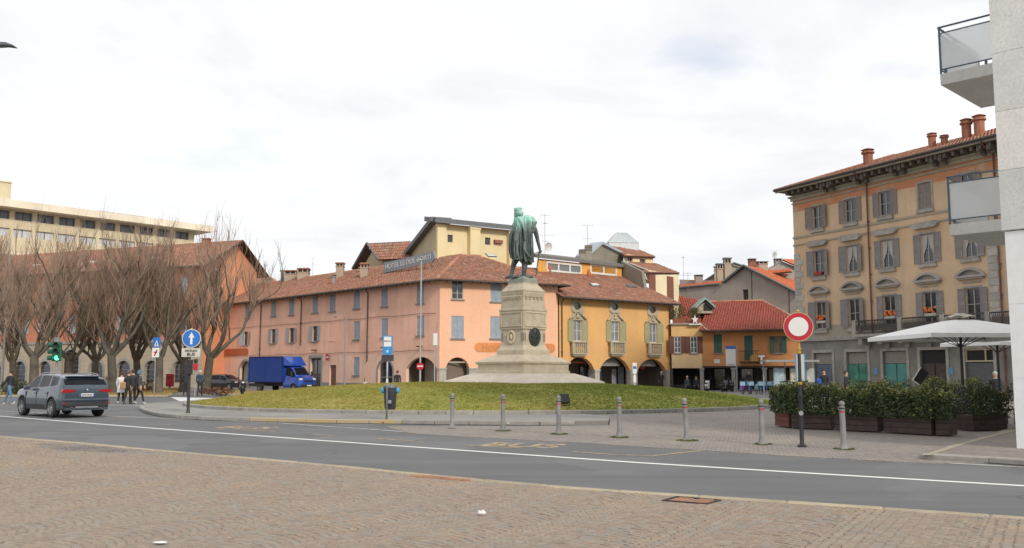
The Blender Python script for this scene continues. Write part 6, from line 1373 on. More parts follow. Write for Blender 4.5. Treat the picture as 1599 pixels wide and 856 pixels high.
# ================================================================ TREES
BARK = stonemat('plane_bark', (.06, .052, .042), (.15, .13, .098), 1.6); TWIG = plain('brown_twigs', (.26, .18, .13), .9, var=.25, scale=1)
def tree_meshes(seed, H=13.5, lean=0.):
    r = random.Random(seed); tr = MB(); lb = MB(); tw = MB()
    def rv(s_): return V((r.uniform(-s_, s_), r.uniform(-s_, s_), r.uniform(-s_, s_)))
    def grow(m_, p, d, L, r0, r1, nseg, up, sides, wob, curve=None):
        pts = [p]; d = d.normalized()
        for i in range(nseg): d = (d + V((0, 0, up)) + rv(wob)).normalized(); p = p + d * (L / nseg); pts.append(p)
        m_.tube(pts, [(r0 + (r1 - r0) * i / nseg) * (r.uniform(.88, 1.32) if sides == 7 and i else 1) for i in range(nseg + 1)], sides, cap=False); return pts, d
    base, d0 = grow(tr, V((0, 0, -.2)), V((lean * .3, 0, 1)), 2.9, .35, .27, 5, .1, 10, .10); tr.tube([V((0, 0, -.2)), V((0, 0, .5))], [.48, .34], 10, cap=False)
    nl = r.choice((4, 5, 5)); a0 = r.uniform(0, 6)
    for i in range(nl):
        a = a0 + 2 * pi * i / nl + r.uniform(-.25, .25); sp = r.uniform(.55, 1.0)
        p1, d1 = grow(lb, base[-1] - V((0, 0, .25)), V((cos(a) * sp + lean, sin(a) * sp, 1.0)), 5.2, .145, .06, 11, .17, 7, .30)
        for j in range(r.choice((5, 6))):
            q = p1[r.choice((2, 3, 4, 6, 7, 9))] if j else p1[-1]; a2 = r.uniform(0, 2 * pi)
            p2, d2 = grow(lb, q, d1 * .6 + V((cos(a2) * .75, sin(a2) * .75, .65)), r.uniform(2.4, 3.8), .06, .026, 7, .2, 5, .34)
            for k in range(r.choice((4, 5, 6))):
                q2 = p2[r.choice((1, 2, 3, 4))] if k else p2[-1]; a3 = r.uniform(0, 2 * pi)
                p3, d3 = grow(tw, q2, d2 * .3 + V((cos(a3) * .75, sin(a3) * .75, .7)), r.uniform(1.6, 3.3), .026, .012, 4, .3, 4, .28)
                for l in range(11):
                    q3 = p3[r.choice((0, 1, 2, 3))].lerp(p3[r.choice((1, 2, 3))], r.random()); a4 = r.uniform(0, 2 * pi)
                    grow(tw, q3, V((cos(a4) * .62, sin(a4) * .62, .75)) + d3 * .4, r.uniform(.7, 2.0), .012, .005, 3, .35, 3, .22)
    return tr.mesh('trunk', BARK, 'all'), lb.mesh('limbs', BARK, 'all'), tw.mesh('twigs', TWIG)
TV = [tree_meshes(s_, lean=l) for s_, l in ((1, 0), (2, .05), (5, 0), (9, .14), (14, -.04), (23, .03))]
trees = ((-34, 70, 0, 1, 'leftmost bare plane tree, cut by the photo edge'), (22, 80, 2, 1, 'bare plane tree behind the tall grey pole at far left'), (54, 66, 1, .98, 'thick bare plane tree behind the green traffic light'), (107, 76, 4, .97, 'bare plane tree rising above the roof of the grey car'), (148, 81, 5, 1, 'slender bare plane tree left of the dark gateway'), (178, 69, 1, 1.02, 'broad bare plane tree above the group of pedestrians'), (211, 77, 5, 1, 'bare plane tree behind the hooded pedestrian'), (247, 71, 2, 1.02, 'bare plane tree beside the blue pedestrian crossing sign'), (286, 80, 4, .95, 'bare plane tree half hidden behind the blue arrow sign'), (322, 73, 3, 1.04, 'rightmost bare plane tree with its crown leaning over the pink wall'))
for i, (px, D, v_, sc_, lab) in enumerate(trees):
    p = P(px, 600, D); M_ = T(p.x, D, .08, (i * 1.9) % 6.28 if v_ != 3 else 0) @ Matrix.Scale(sc_ * random.uniform(.96, 1.06), 4)
    t = thing('plane_tree', lab, 'tree', M_, 'bare plane trees in front of the red building')
    for nm, me in zip(('trunk', 'limbs', 'twigs'), TV[v_]): add(nm, me, t, M_)
# ================================================================ VEHICLES
TYRE = plain('tyre_rubber', (.018, .018, .02), .85); RIM = plain('silver_rim', (.38, .39, .41), .35, .8); BLKP = plain('black_plastic', (.022, .023, .025), .6); CHR = plain('chrome', (.6, .6, .62), .2, 1)
REDL = plain('red_lamp', (.30, .008, .012), .2, spec=.8); HEADL = plain('clear_headlamp', (.6, .62, .65), .15, spec=.9); CGL = plain('car_glass', (.010, .012, .015), .08, spec=.15, var=.3, scale=2)
def paint(name, c): return plain(name, c, .28, .25, var=.05, coat=.8)
def lerp_tab(tab, x):
    if x <= tab[0][0]: return tab[0][1]
    for (a, b), (c, d) in zip(tab, tab[1:]):
        if x <= c: return b + (d - b) * (x - a) / (c - a)
    return tab[-1][1]
def compact(vs_, fs):
    m = {}; nv = []; nf = []
    for f in fs:
        g_ = []
        for i in f:
            if i not in m: m[i] = len(nv); nv.append(vs_[i])
            g_.append(m[i])
        nf.append(tuple(g_))
    return nv, nf
def car_shell(root, M, col, top, belt, width, zb, wheels, wr, side, front, rear, x0, x1, pillars=(), trimz=.42):
    n = 110; xs = [x0 + (x1 - x0) * (.5 - .5 * cos(pi * i / n)) * .35 + (x1 - x0) * i / n * .65 for i in range(n + 1)]; rings = []
    for x in xs:
        zt, w_ = lerp_tab(top, x), lerp_tab(width, x); zl = min(lerp_tab(belt, x), zt - .02); b_ = zb
        for wx in wheels:
            d = wr * 1.17
            if abs(x - wx) < d: b_ = max(b_, wr + sqrt(d * d - (x - wx) ** 2) * .98)
        b_ = min(b_, zl - .06); gh = max(0, zt - zl); wt = w_ * .955 + (w_ * .76 - w_ * .955) * min(1, gh / .55); R_ = []
        gz = lambda z: w_ * lerp_tab([(.2, .955), (.4, .985), (.62, 1), (.8, .99), (1.0, .955), (1.3, .93)], z)
        for f in (0, .08, .25, .5, .75, .92, 1): z = b_ + (zl - b_) * f; R_.append((gz(z), z))
        wb = gz(zl)
        for f in (.1, .5, .86): R_.append((wb + (wt - wb) * f, zl + gh * f * .97))
        R_ += [(wt * .93, zt - min(.035, gh * .1)), (wt * .6, zt - .003), (0, zt + .008)]
        rings.append(R_)
    k = len(rings[0]); vs_ = []; 
    for x, R_ in zip(xs, rings):
        vs_ += [V((x, y, z)) for y, z in R_] + [V((x, -y, z)) for y, z in R_[-2::-1]]
    kk = 2 * k - 1; body, glassf, trim = [], [], []
    for i in range(n):
        xm = (xs[i] + xs[i + 1]) / 2; gh = lerp_tab(top, xm) - lerp_tab(belt, xm)
        for j in range(kk - 1):
            jj = j if j < k - 1 else kk - 2 - j; f = (i * kk + j, i * kk + j + 1, (i + 1) * kk + j + 1, (i + 1) * kk + j)
            zz = sum(vs_[q].z for q in f) / 4; wr_near = any(abs(xm - wx) < wr * 1.3 and zz < wr + sqrt(max(0, (wr * 1.3) ** 2 - (xm - wx) ** 2)) for wx in wheels)
            if jj in (7, 8) and side[0] < xm < side[1] and gh > .2 and not any(a < xm < b for a, b in pillars): glassf.append(f)
            elif jj >= 10 and (front[0] < xm < front[1] or rear[0] < xm < rear[1]): glassf.append(f)
            elif jj <= 5 and (zz < trimz or wr_near): trim.append(f)
            else: body.append(f)
    body.append(tuple(range(kk))[::-1]); body.append(tuple(n * kk + q for q in range(kk)))
    for nm, fs, mt in (('body', body, col), ('windows', glassf, CGL), ('lower_trim', trim, BLKP)):
        if not fs: continue
        nv, nf = compact(vs_, fs); me = MB().raw(nv, nf).mesh(nm, mt, True); add(nm, me, root, M)
    m_ = MB(); w0 = lerp_tab(width, 0); m_.box(x0 + .15, x1 - .15, -w0 * .86, w0 * .86, zb + .03, .62); m_.obj('underbody', BLKP, root, M)
def wheel(root, M, x, y, r, w_=.22, spokes=5):
    sgn = 1 if y > 0 else -1; Mw = M @ Matrix.Translation((x, y, r)) @ Matrix.Rotation(-sgn * pi / 2, 4, 'X')
    key = ('wheel', r, w_)
    o = add('wheel', wmesh(('tyre', r, w_), lambda m: m.lathe([(r * .66, -w_ / 2), (r * .92, -w_ / 2), (r, -w_ * .36), (r, w_ * .36), (r * .92, w_ / 2), (r * .66, w_ / 2), (r * .62, w_ * .3)], 26), TYRE, True), root, Mw)
    def rim(m):
        m.lathe([(r * .64, w_ * .30), (r * .68, w_ * .50), (r * .62, w_ * .50), (r * .6, w_ * .2)], 26, cap=False); m.lathe([(.001, w_ * .44), (r * .16, w_ * .44), (r * .18, w_ * .3)], 12)
        for q in range(spokes):
            R_ = Matrix.Rotation(2 * pi * q / spokes, 4, 'Z')
            for dx in (-.5, .5): m.raw([R_ @ V(p) for p in ((r * .1, dx * r * .1 - r * .045, w_ * .40), (r * .64, dx * r * .32 - r * .05, w_ * .46), (r * .64, dx * r * .32 + r * .05, w_ * .46), (r * .1, dx * r * .1 + r * .045, w_ * .40))], [(0, 1, 2, 3)])
    add('rim', wmesh(('rim', r, spokes, w_), rim, RIM, True), o, Mw)
    add('brake_disc', wmesh(('brake_disc', r), lambda m: m.lathe([(0.001, w_ * .12), (r * .6, w_ * .12)], 20, cap=False), BLKP), o, Mw)
    return o
# ---- grey suv, rear three quarter view
wl = G(83, 652.5); hdg = atan2(.67, -.743); 
SUVC = paint('metallic_slate_paint', (.05, .072, .095)); wx, wy = -1.36, .80
R_ = Matrix.Rotation(hdg, 4, 'Z'); c = wl - (R_ @ V((wx, wy, 0))); Mc = T(c.x, c.y, .008, hdg)
suv = thing('suv', 'slate grey suv with red tail lights driving away on the left lane', 'car', Mc)
top = [(-2.23, .88), (-2.215, .98), (-2.19, 1.08), (-2.13, 1.16), (-1.93, 1.37), (-1.86, 1.43), (-1.76, 1.47), (-1.3, 1.54), (-.8, 1.58), (-.2, 1.59), (.2, 1.57), (.5, 1.50), (.85, 1.30), (1.18, 1.08), (1.25, 1.05), (1.6, 1.02), (1.95, .95), (2.12, .85), (2.2, .72), (2.23, .5)]
belt = [(-2.23, 1.16), (-1.75, 1.15), (-1.4, 1.09), (-.5, 1.04), (1.0, .99), (2.2, .9)]; wid = [(-2.23, .80), (-2.1, .865), (-1.9, .90), (-1.2, .915), (1.3, .91), (1.8, .88), (2.1, .80), (2.23, .66)]
car_shell(suv, Mc, SUVC, top, belt, wid, .27, (-1.36, 1.35), .345, (-1.70, .95), (.54, 1.12), (-2.11, -1.91), -2.23, 2.23, ((-.05, .02), (-1.02, -.96)), .40)
for x in (-1.36, 1.35):
    for y in (.80, -.80): wheel(suv, Mc, x, y, .345, .23)
for s_ in (1, -1):
    m_ = MB(); m_.raw([V((x, s_ * y, z)) for x in (-2.248, -2.1) for y, z in ((.40, .945), (.66, .90), (.86, .895), (.885, .955), (.85, 1.015), (.62, 1.02), (.42, .985))], [(0, 1, 2, 3, 4, 5, 6), (13, 12, 11, 10, 9, 8, 7)] + [(i, i + 7, (i + 1) % 7 + 7, (i + 1) % 7) for i in range(7)]); m_.obj('tail_light', REDL, suv, Mc, smooth=True)
    m_ = MB(); m_.box(-2.262, -2.20, s_ * .72 - .12, s_ * .72 + .12, .49, .535); m_.obj('reflector', REDL, suv, Mc)
    m_ = MB(); m_.lathe([(.055, 0), (.06, .12), (.045, .12), (.045, .02)], 12, M=Matrix.Translation((-2.20, s_ * .56, .33)) @ Matrix.Rotation(-pi / 2, 4, 'Y')); m_.obj('exhaust_tip', CHR, suv, Mc, smooth=True)
    m_ = MB(); m_.tube([(.55, s_ * .90, 1.0), (.58, s_ * 1.0, 1.03)], .03, 6); m_.box(.5, .64, s_ * 1.05 - .09, s_ * 1.05 + .09, .98, 1.13, bev=.03); m_.obj('mirror', SUVC, suv, Mc, smooth=True)
    m_ = MB(); m_.tube([(-1.6, s_ * .66, 1.50), (-1.45, s_ * .66, 1.565), (-.6, s_ * .67, 1.63), (.2, s_ * .66, 1.60), (.35, s_ * .66, 1.55)], .018, 6); m_.obj('roof_rail', RIM, suv, Mc, smooth=True)
    m_ = MB(); m_.box(2.02, 2.18, s_ * .62 - .16, s_ * .62 + .16, .72, .86, bev=.03); m_.obj('headlight', HEADL, suv, Mc, smooth=True)
    for x in (-.9, .1): MB().box(x - .11, x + .11, s_ * .90 - .025, s_ * .90 + .025, .86, .895, bev=.01).obj('door_handle', SUVC, suv, Mc)
    m_ = MB()
    for x in (-1.0, .0, .98): m_.box(x - .006, x + .006, s_ * .905 - .012, s_ * .905 + .012, .42, .93)
    m_.obj('door_seam', BLKP, suv, Mc)
    m_ = MB(); m_.tube([(-1.80, s_ * .80, 1.08), (-1.76, s_ * .745, 1.3), (-1.6, s_ * .70, 1.49), (-.6, s_ * .70, 1.555), (.3, s_ * .71, 1.53), (.9, s_ * .79, 1.20)], .013, 5); m_.obj('window_trim', CHR, suv, Mc)
m_ = MB(); m_.box(-2.275, -2.15, -.80, .80, .36, .56, bev=.05); m_.obj('rear_bumper', BLKP, suv, Mc, smooth=True); m_ = MB(); m_.box(-2.285, -2.2, -.42, .42, .33, .41, bev=.02); m_.obj('skid_plate', RIM, suv, Mc)
m_ = MB(); m_.box(-2.27, -2.12, -.84, .84, .565, .70, bev=.05); m_.obj('bumper_top', SUVC, suv, Mc, smooth=True)
m_ = MB(); m_.box(-2.25, -2.232, -.26, .26, .76, .87); pl = m_.obj('number_plate', plain('white_plate', (.62, .63, .63), .5), suv, Mc)
m_ = MB(); m_.box(-2.255, -2.2501, -.26, -.215, .76, .87); m_.box(-2.255, -2.2501, .215, .26, .76, .87); m_.obj('plate_band', plain('blue_plate_band', (.03, .10, .4), .5), pl, Mc); m_ = MB(); [m_.box(-2.254, -2.2501, -.17 + q * .052, -.135 + q * .052, .79, .84) for q in range(7)]; m_.obj('plate_characters', BLKP, pl, Mc)
m_ = MB(); m_.lathe([(.05, 0), (.05, .012), (.001, .014)], 16, M=Matrix.Translation((-2.215, 0, 1.005)) @ Matrix.Rotation(-pi / 2, 4, 'Y')); bd_ = m_.obj('badge', BLKP, suv, Mc)
for q in range(4): m_ = MB(); m_.raw([Matrix.Translation((-2.232, 0, 1.005)) @ Matrix.Rotation(-pi / 2, 4, 'Y') @ V((.033 * cos(a), .033 * sin(a), 0)) for a in [q * pi / 2 + i * pi / 10 for i in range(6)]] + [V((-2.232, 0, 1.005))], [tuple(range(7))]); m_.obj('badge_quarter', plain('badge_blue', (.03, .2, .55), .3) if q % 2 else plain('badge_white', (.7, .7, .7), .3), bd_, Mc)
MB().box(-1.97, -1.68, -.60, .60, 1.455, 1.50, bev=.015).obj('spoiler', SUVC, suv, Mc); m_ = MB(); m_.tube([(-2.14, 0, 1.13), (-2.12, -.32, 1.16)], .012, 5); m_.obj('rear_wiper', BLKP, suv, Mc); MB().box(-2.225, -2.18, -.27, .27, .885, .915).obj('plate_recess', BLKP, suv, Mc)
# ---- dark parked car by the pink wing
DKC = paint('black_car_paint', (.022, .023, .028))
def hatch(px, py, hd_, col, label, sc_=1., name='parked_car'):
    g_ = G(px, py); Mh = T(g_.x, g_.y, .015, hd_) @ Matrix.Scale(sc_, 4); t = thing(name, label, 'car', Mh)
    top = [(-2.08, .85), (-2.05, .98), (-1.85, 1.25), (-1.7, 1.40), (-1.2, 1.47), (-.2, 1.5), (.3, 1.45), (1.1, 1.02), (1.2, .98), (1.7, .90), (2.0, .76), (2.08, .5)]
    car_shell(t, Mh, col, top, [(-2.1, .96), (2.1, .86)], [(-2.08, .74), (-1.8, .84), (1.5, .85), (2.08, .66)], .24, (-1.28, 1.27), .31, (-1.55, .9), (.42, 1.05), (-1.95, -1.75), -2.08, 2.08, ((-.1, -.02),), .34)
    for x in (-1.28, 1.27):
        for y in (.75, -.75): wheel(t, Mh, x, y, .31, .2)
    for s_ in (1, -1):
        MB().box(1.78, 2.02, s_ * .58 - .14, s_ * .58 + .14, .66, .80, bev=.04).obj('headlight', HEADL, t, Mh, smooth=True); MB().box(-2.06, -1.9, s_ * .62 - .12, s_ * .62 + .12, .78, .95, bev=.03).obj('tail_light', REDL, t, Mh)
        MB().box(.45, .58, s_ * .94 - .08, s_ * .94 + .08, .93, 1.05, bev=.03).obj('mirror', col, t, Mh)
    MB().box(2.03, 2.1, -.25, .25, .42, .52).obj('number_plate', MT['white_plate'], t, Mh); MB().box(2.0, 2.09, -.45, .45, .55, .64).obj('grille', BLKP, t, Mh)
    return t
hatch(352, 609, radians(-28), DKC, 'black parked hatchback facing right beside the blue box van')
hatch(262, 604.5, radians(176), paint('grey_blue_car_paint', (.10, .12, .14)), 'dark grey parked car seen between the tree trunks behind the pedestrian crossing sign')
hatch(303, 603, radians(-60), paint('light_blue_car_paint', (.14, .24, .36)), 'small light blue car behind the two men on the crossing', .95)
# ---- blue box van
VB = paint('royal_blue_paint', (.012, .07, .40)); VBX = plain('blue_box_panel', (.010, .045, .26), .4, var=.06, scale=1)
g_ = G(441, 612); hv = atan2(-.58, .81); Mv = T(g_.x, g_.y, .015, hv); van = thing('box_van', 'royal blue box van with wind deflector parked in front of the pink wing', 'van', Mv)
MB().box(-3.25, 1.12, -1.05, 1.05, .82, 3.02, bev=.04).obj('cargo_box', VBX, van, Mv); m_ = MB()
for z in (.84, 2.98):
    for s_ in (-1, 1): m_.box(-3.27, 1.14, s_ * 1.055 - .02, s_ * 1.055 + .02, z - .03, z + .05)
for x in (-3.25, 1.12):
    for s_ in (-1, 1): m_.box(x - .03, x + .03, s_ * 1.06 - .02, s_ * 1.06 + .02, .9, 2.95)
m_.box(-1.1, -1.09, -1.062, -1.05, .9, 2.95)
m_.obj('box_edges', plain('darker_blue_edge', (.010, .016, .13), .5), van, Mv); MB().box(-3.2, 2.2, -.45, .45, .5, .8).obj('chassis', BLKP, van, Mv)
top = [(1.15, 2.2), (1.5, 2.24), (1.9, 2.18), (2.05, 2.08), (2.62, 1.42), (2.7, 1.36), (3.1, 1.2), (3.25, 1.02), (3.3, .7)]
car_shell(van, Mv, VB, top, [(1.1, 1.32), (3.3, 1.15)], [(1.15, .95), (2.6, .97), (3.0, .92), (3.3, .76)], .38, (2.45,), .34, (1.35, 2.5), (2.08, 2.6), (9, 9), 1.15, 3.3, (), .45)
m_ = MB(); pr = [(1.2, 2.26), (2.1, 2.22), (1.9, 2.45), (1.22, 2.98)]; m_.raw([V((x, s_ * (1.0 if x < 1.5 else .78), z)) for s_ in (-1, 1) for x, z in pr], [(0, 1, 2, 3), (7, 6, 5, 4), (0, 4, 5, 1), (1, 5, 6, 2), (2, 6, 7, 3), (3, 7, 4, 0)]); m_.obj('wind_deflector', VB, van, Mv)
for x, yy in ((-1.9, .85), (-1.15, .85), (2.45, .84)):
    for s_ in (1, -1):
        if x == -1.15: continue
        wheel(van, Mv, x, s_ * yy, .34, .24)
for s_ in (1, -1):
    MB().box(3.0, 3.24, s_ * .72 - .16, s_ * .72 + .14, .98, 1.16, bev=.04).obj('headlight', HEADL, van, Mv, smooth=True); MB().box(2.35, 2.45, s_ * 1.13 - .1, s_ * 1.13 + .1, 1.35, 1.75, bev=.03).obj('mirror', BLKP, van, Mv); MB().box(-3.26, -1.2, s_ * .98 - .02, s_ * .98 + .02, .45, .7).obj('side_guard', BLKP, van, Mv)
MB().box(3.22, 3.33, -.5, .5, .86, 1.0).obj('grille', BLKP, van, Mv); MB().box(3.2, 3.36, -.85, .85, .42, .66, bev=.04).obj('front_bumper', BLKP, van, Mv); MB().box(3.365, 3.375, -.25, .25, .5, .6).obj('number_plate', MT['white_plate'], van, Mv)
# ---- scooters, motorcycles, bicycles
def ring(m_, c, R, r, n=20, k=5, ax='y'):
    pts = [V((c[0] + R * cos(a), c[1], c[2] + R * sin(a))) for a in [2 * pi * i / n for i in range(n + 1)]]; m_.tube(pts, r, k, cap=False)
def scooter(M, label, col, group=None, name='scooter'):
    t = thing(name, label, 'scooter', M, group)
    for x in (-.62, .62): m_ = MB(); ring(m_, (x, 0, .24), .19, .055, 16, 6); m_.lathe([(.001, -.03), (.15, -.03), (.15, .03), (.001, .03)], 12, M=Matrix.Translation((x, 0, .24)) @ Matrix.Rotation(pi / 2, 4, 'X')); m_.obj('wheel', TYRE, t, M)
    m_ = MB(); m_.box(-.85, -.15, -.16, .16, .42, .70, bev=.07); m_.box(-.2, .35, -.15, .15, .26, .33, bev=.02); m_.prism([(.3, .27), (.45, .27), (.62, .85), (.52, .95), (.42, .9)], -.17, .17); m_.box(.46, .78, -.07, .07, .46, .53, bev=.02); m_.obj('body', col, t, M, smooth=True)
    MB().box(-.82, -.1, -.14, .14, .70, .80, bev=.04).obj('seat', BLKP, t, M); m_ = MB(); m_.tube([(.62, 0, .26), (.5, 0, 1.0)], .03, 6); m_.tube([(.44, -.32, 1.02), (.5, 0, 1.0), (.44, .32, 1.02)], .02, 6); m_.obj('handlebar', BLKP, t, M)
    MB().box(.54, .64, -.08, .08, .82, .94, bev=.03).obj('headlight', HEADL, t, M); m_ = MB()
    for s_ in (-1, 1): m_.tube([(.48, s_ * .22, 1.02), (.48, s_ * .3, 1.16)], .012, 4); m_.ball((.48, s_ * .31, 1.2), .055, 8, sc_=(.4, 1, .7))
    m_.obj('mirror', BLKP, t, M); return t
WSC = paint('white_scooter_paint', (.55, .55, .55)); BSC = paint('black_scooter_paint', (.03, .03, .032))
scooter(T(P(559, 600, 71).x, 71, .02, radians(10)), 'white scooter parked beyond the lawn left of the bus stop sign', WSC)
scooter(T(G(378, 620).x, G(378, 620).y, .1, radians(-70)), 'dark scooter with bright front fork at the left edge of the lawn', BSC)
sg_ = 'scooters parked before the portico'
for i, (px, rz, mt, lab) in enumerate(((1104, 75, WSC, 'white-nosed scooter parked by the first portico column'), (1132, 60, BSC, 'black scooter left in the dark motorcycle group by the portico'), (1139, 110, BSC, 'black scooter in the middle of the dark motorcycle group by the portico'), (1147, 80, BSC, 'black scooter right in the dark group, touching the totem pole'))):
    scooter(T(P(px, 600, 80).x, 80 + i * .3, .02, radians(rz)), lab, mt, sg_)
BLB = plain('sharing_bike_blue', (.03, .24, .58), .4); WHB = plain('sharing_bike_white', (.58, .62, .64), .5); TQ = plain('sharing_bike_turquoise', (.25, .45, .5), .5)
def bicycle(M, label, col, group=None):
    t = thing('bicycle', label, 'bicycle', M, group)
    for x in (-.52, .52):
        m_ = MB(); ring(m_, (x, 0, .34), .32, .022, 22, 5); w_ = m_.obj('wheel', TYRE, t, M); m_ = MB(); [m_.tube([(x, 0, .34), (x + .31 * cos(a), 0, .34 + .31 * sin(a))], .004, 3) for a in [2 * pi * i / 12 for i in range(12)]]; m_.obj('spokes', RIM, w_, M)
    m_ = MB(); m_.tube([(-.52, 0, .34), (-.1, 0, .3), (.36, 0, .78), (.40, 0, .66)], .028, 6); m_.tube([(-.1, 0, .3), (-.22, 0, .82)], .025, 6); m_.tube([(-.52, 0, .34), (-.2, 0, .66), (.36, 0, .74)], .022, 6); m_.tube([(.52, 0, .34), (.36, 0, .9)], .024, 6); m_.obj('frame', col, t, M)
    m_ = MB(); pts = [V((-.52 + .38 * cos(a), 0, .34 + .38 * sin(a))) for a in [radians(q) for q in range(20, 200, 20)]]; m_.tube(pts, .05, 5); m_.prism([(-.52 + .36 * cos(a), .34 + .36 * sin(a)) for a in [radians(q) for q in range(0, 181, 20)]], -.05, .05); m_.obj('mudguard', col, t, M); m_ = MB(); m_.box(.46, .8, -.19, .19, .66, .95); m_.obj('basket', plain('pale_blue_basket', (.30, .48, .62), .5), t, M)
    m_ = MB(); m_.tube([(.2, -.28, 1.05), (.34, -.1, 1.03), (.35, 0, .98), (.34, .1, 1.03), (.2, .28, 1.05)], .016, 5); m_.obj('handlebar', BLKP, t, M); MB().box(-.36, -.1, -.08, .08, .84, .92, bev=.03).obj('saddle', BLKP, t, M); MB().box(-.6, -.5, -.24, .24, .3, .36).obj('dock', plain('dock_metal', (.3, .32, .34), .5), t, M)
    return t
ORB = plain('orange_bike', (.6, .22, .06), .5); PUB = plain('purple_bike', (.22, .12, .5), .5)
bl_ = ['orange bicycle first in the row at the bike station', 'purple bicycle beside the orange one in the row', 'white and blue sharing bicycle next to the purple one', 'pale turquoise sharing bicycle standing alone in the middle of the row', 'blue sharing bicycle just right of the turquoise one', 'blue sharing bicycle with white basket, left of the poster panel', 'second blue sharing bicycle before the poster panel', 'white sharing bicycle right of the poster panel', 'white sharing bicycle last in the row, by the hedge']
for i, (px, mt) in enumerate(((1160, ORB), (1165.5, PUB), (1173, BLB), (1184, TQ), (1193, BLB), (1199, BLB), (1208, BLB), (1220, WHB), (1232, WHB))):
    bicycle(T(P(px, 600, 71).x, 71 + (i % 3) * .15, .02, radians((-105, -75, -98, -88, -110, -80, -96, -100, -84)[i])), bl_[i], mt, 'bicycles at the sharing station')
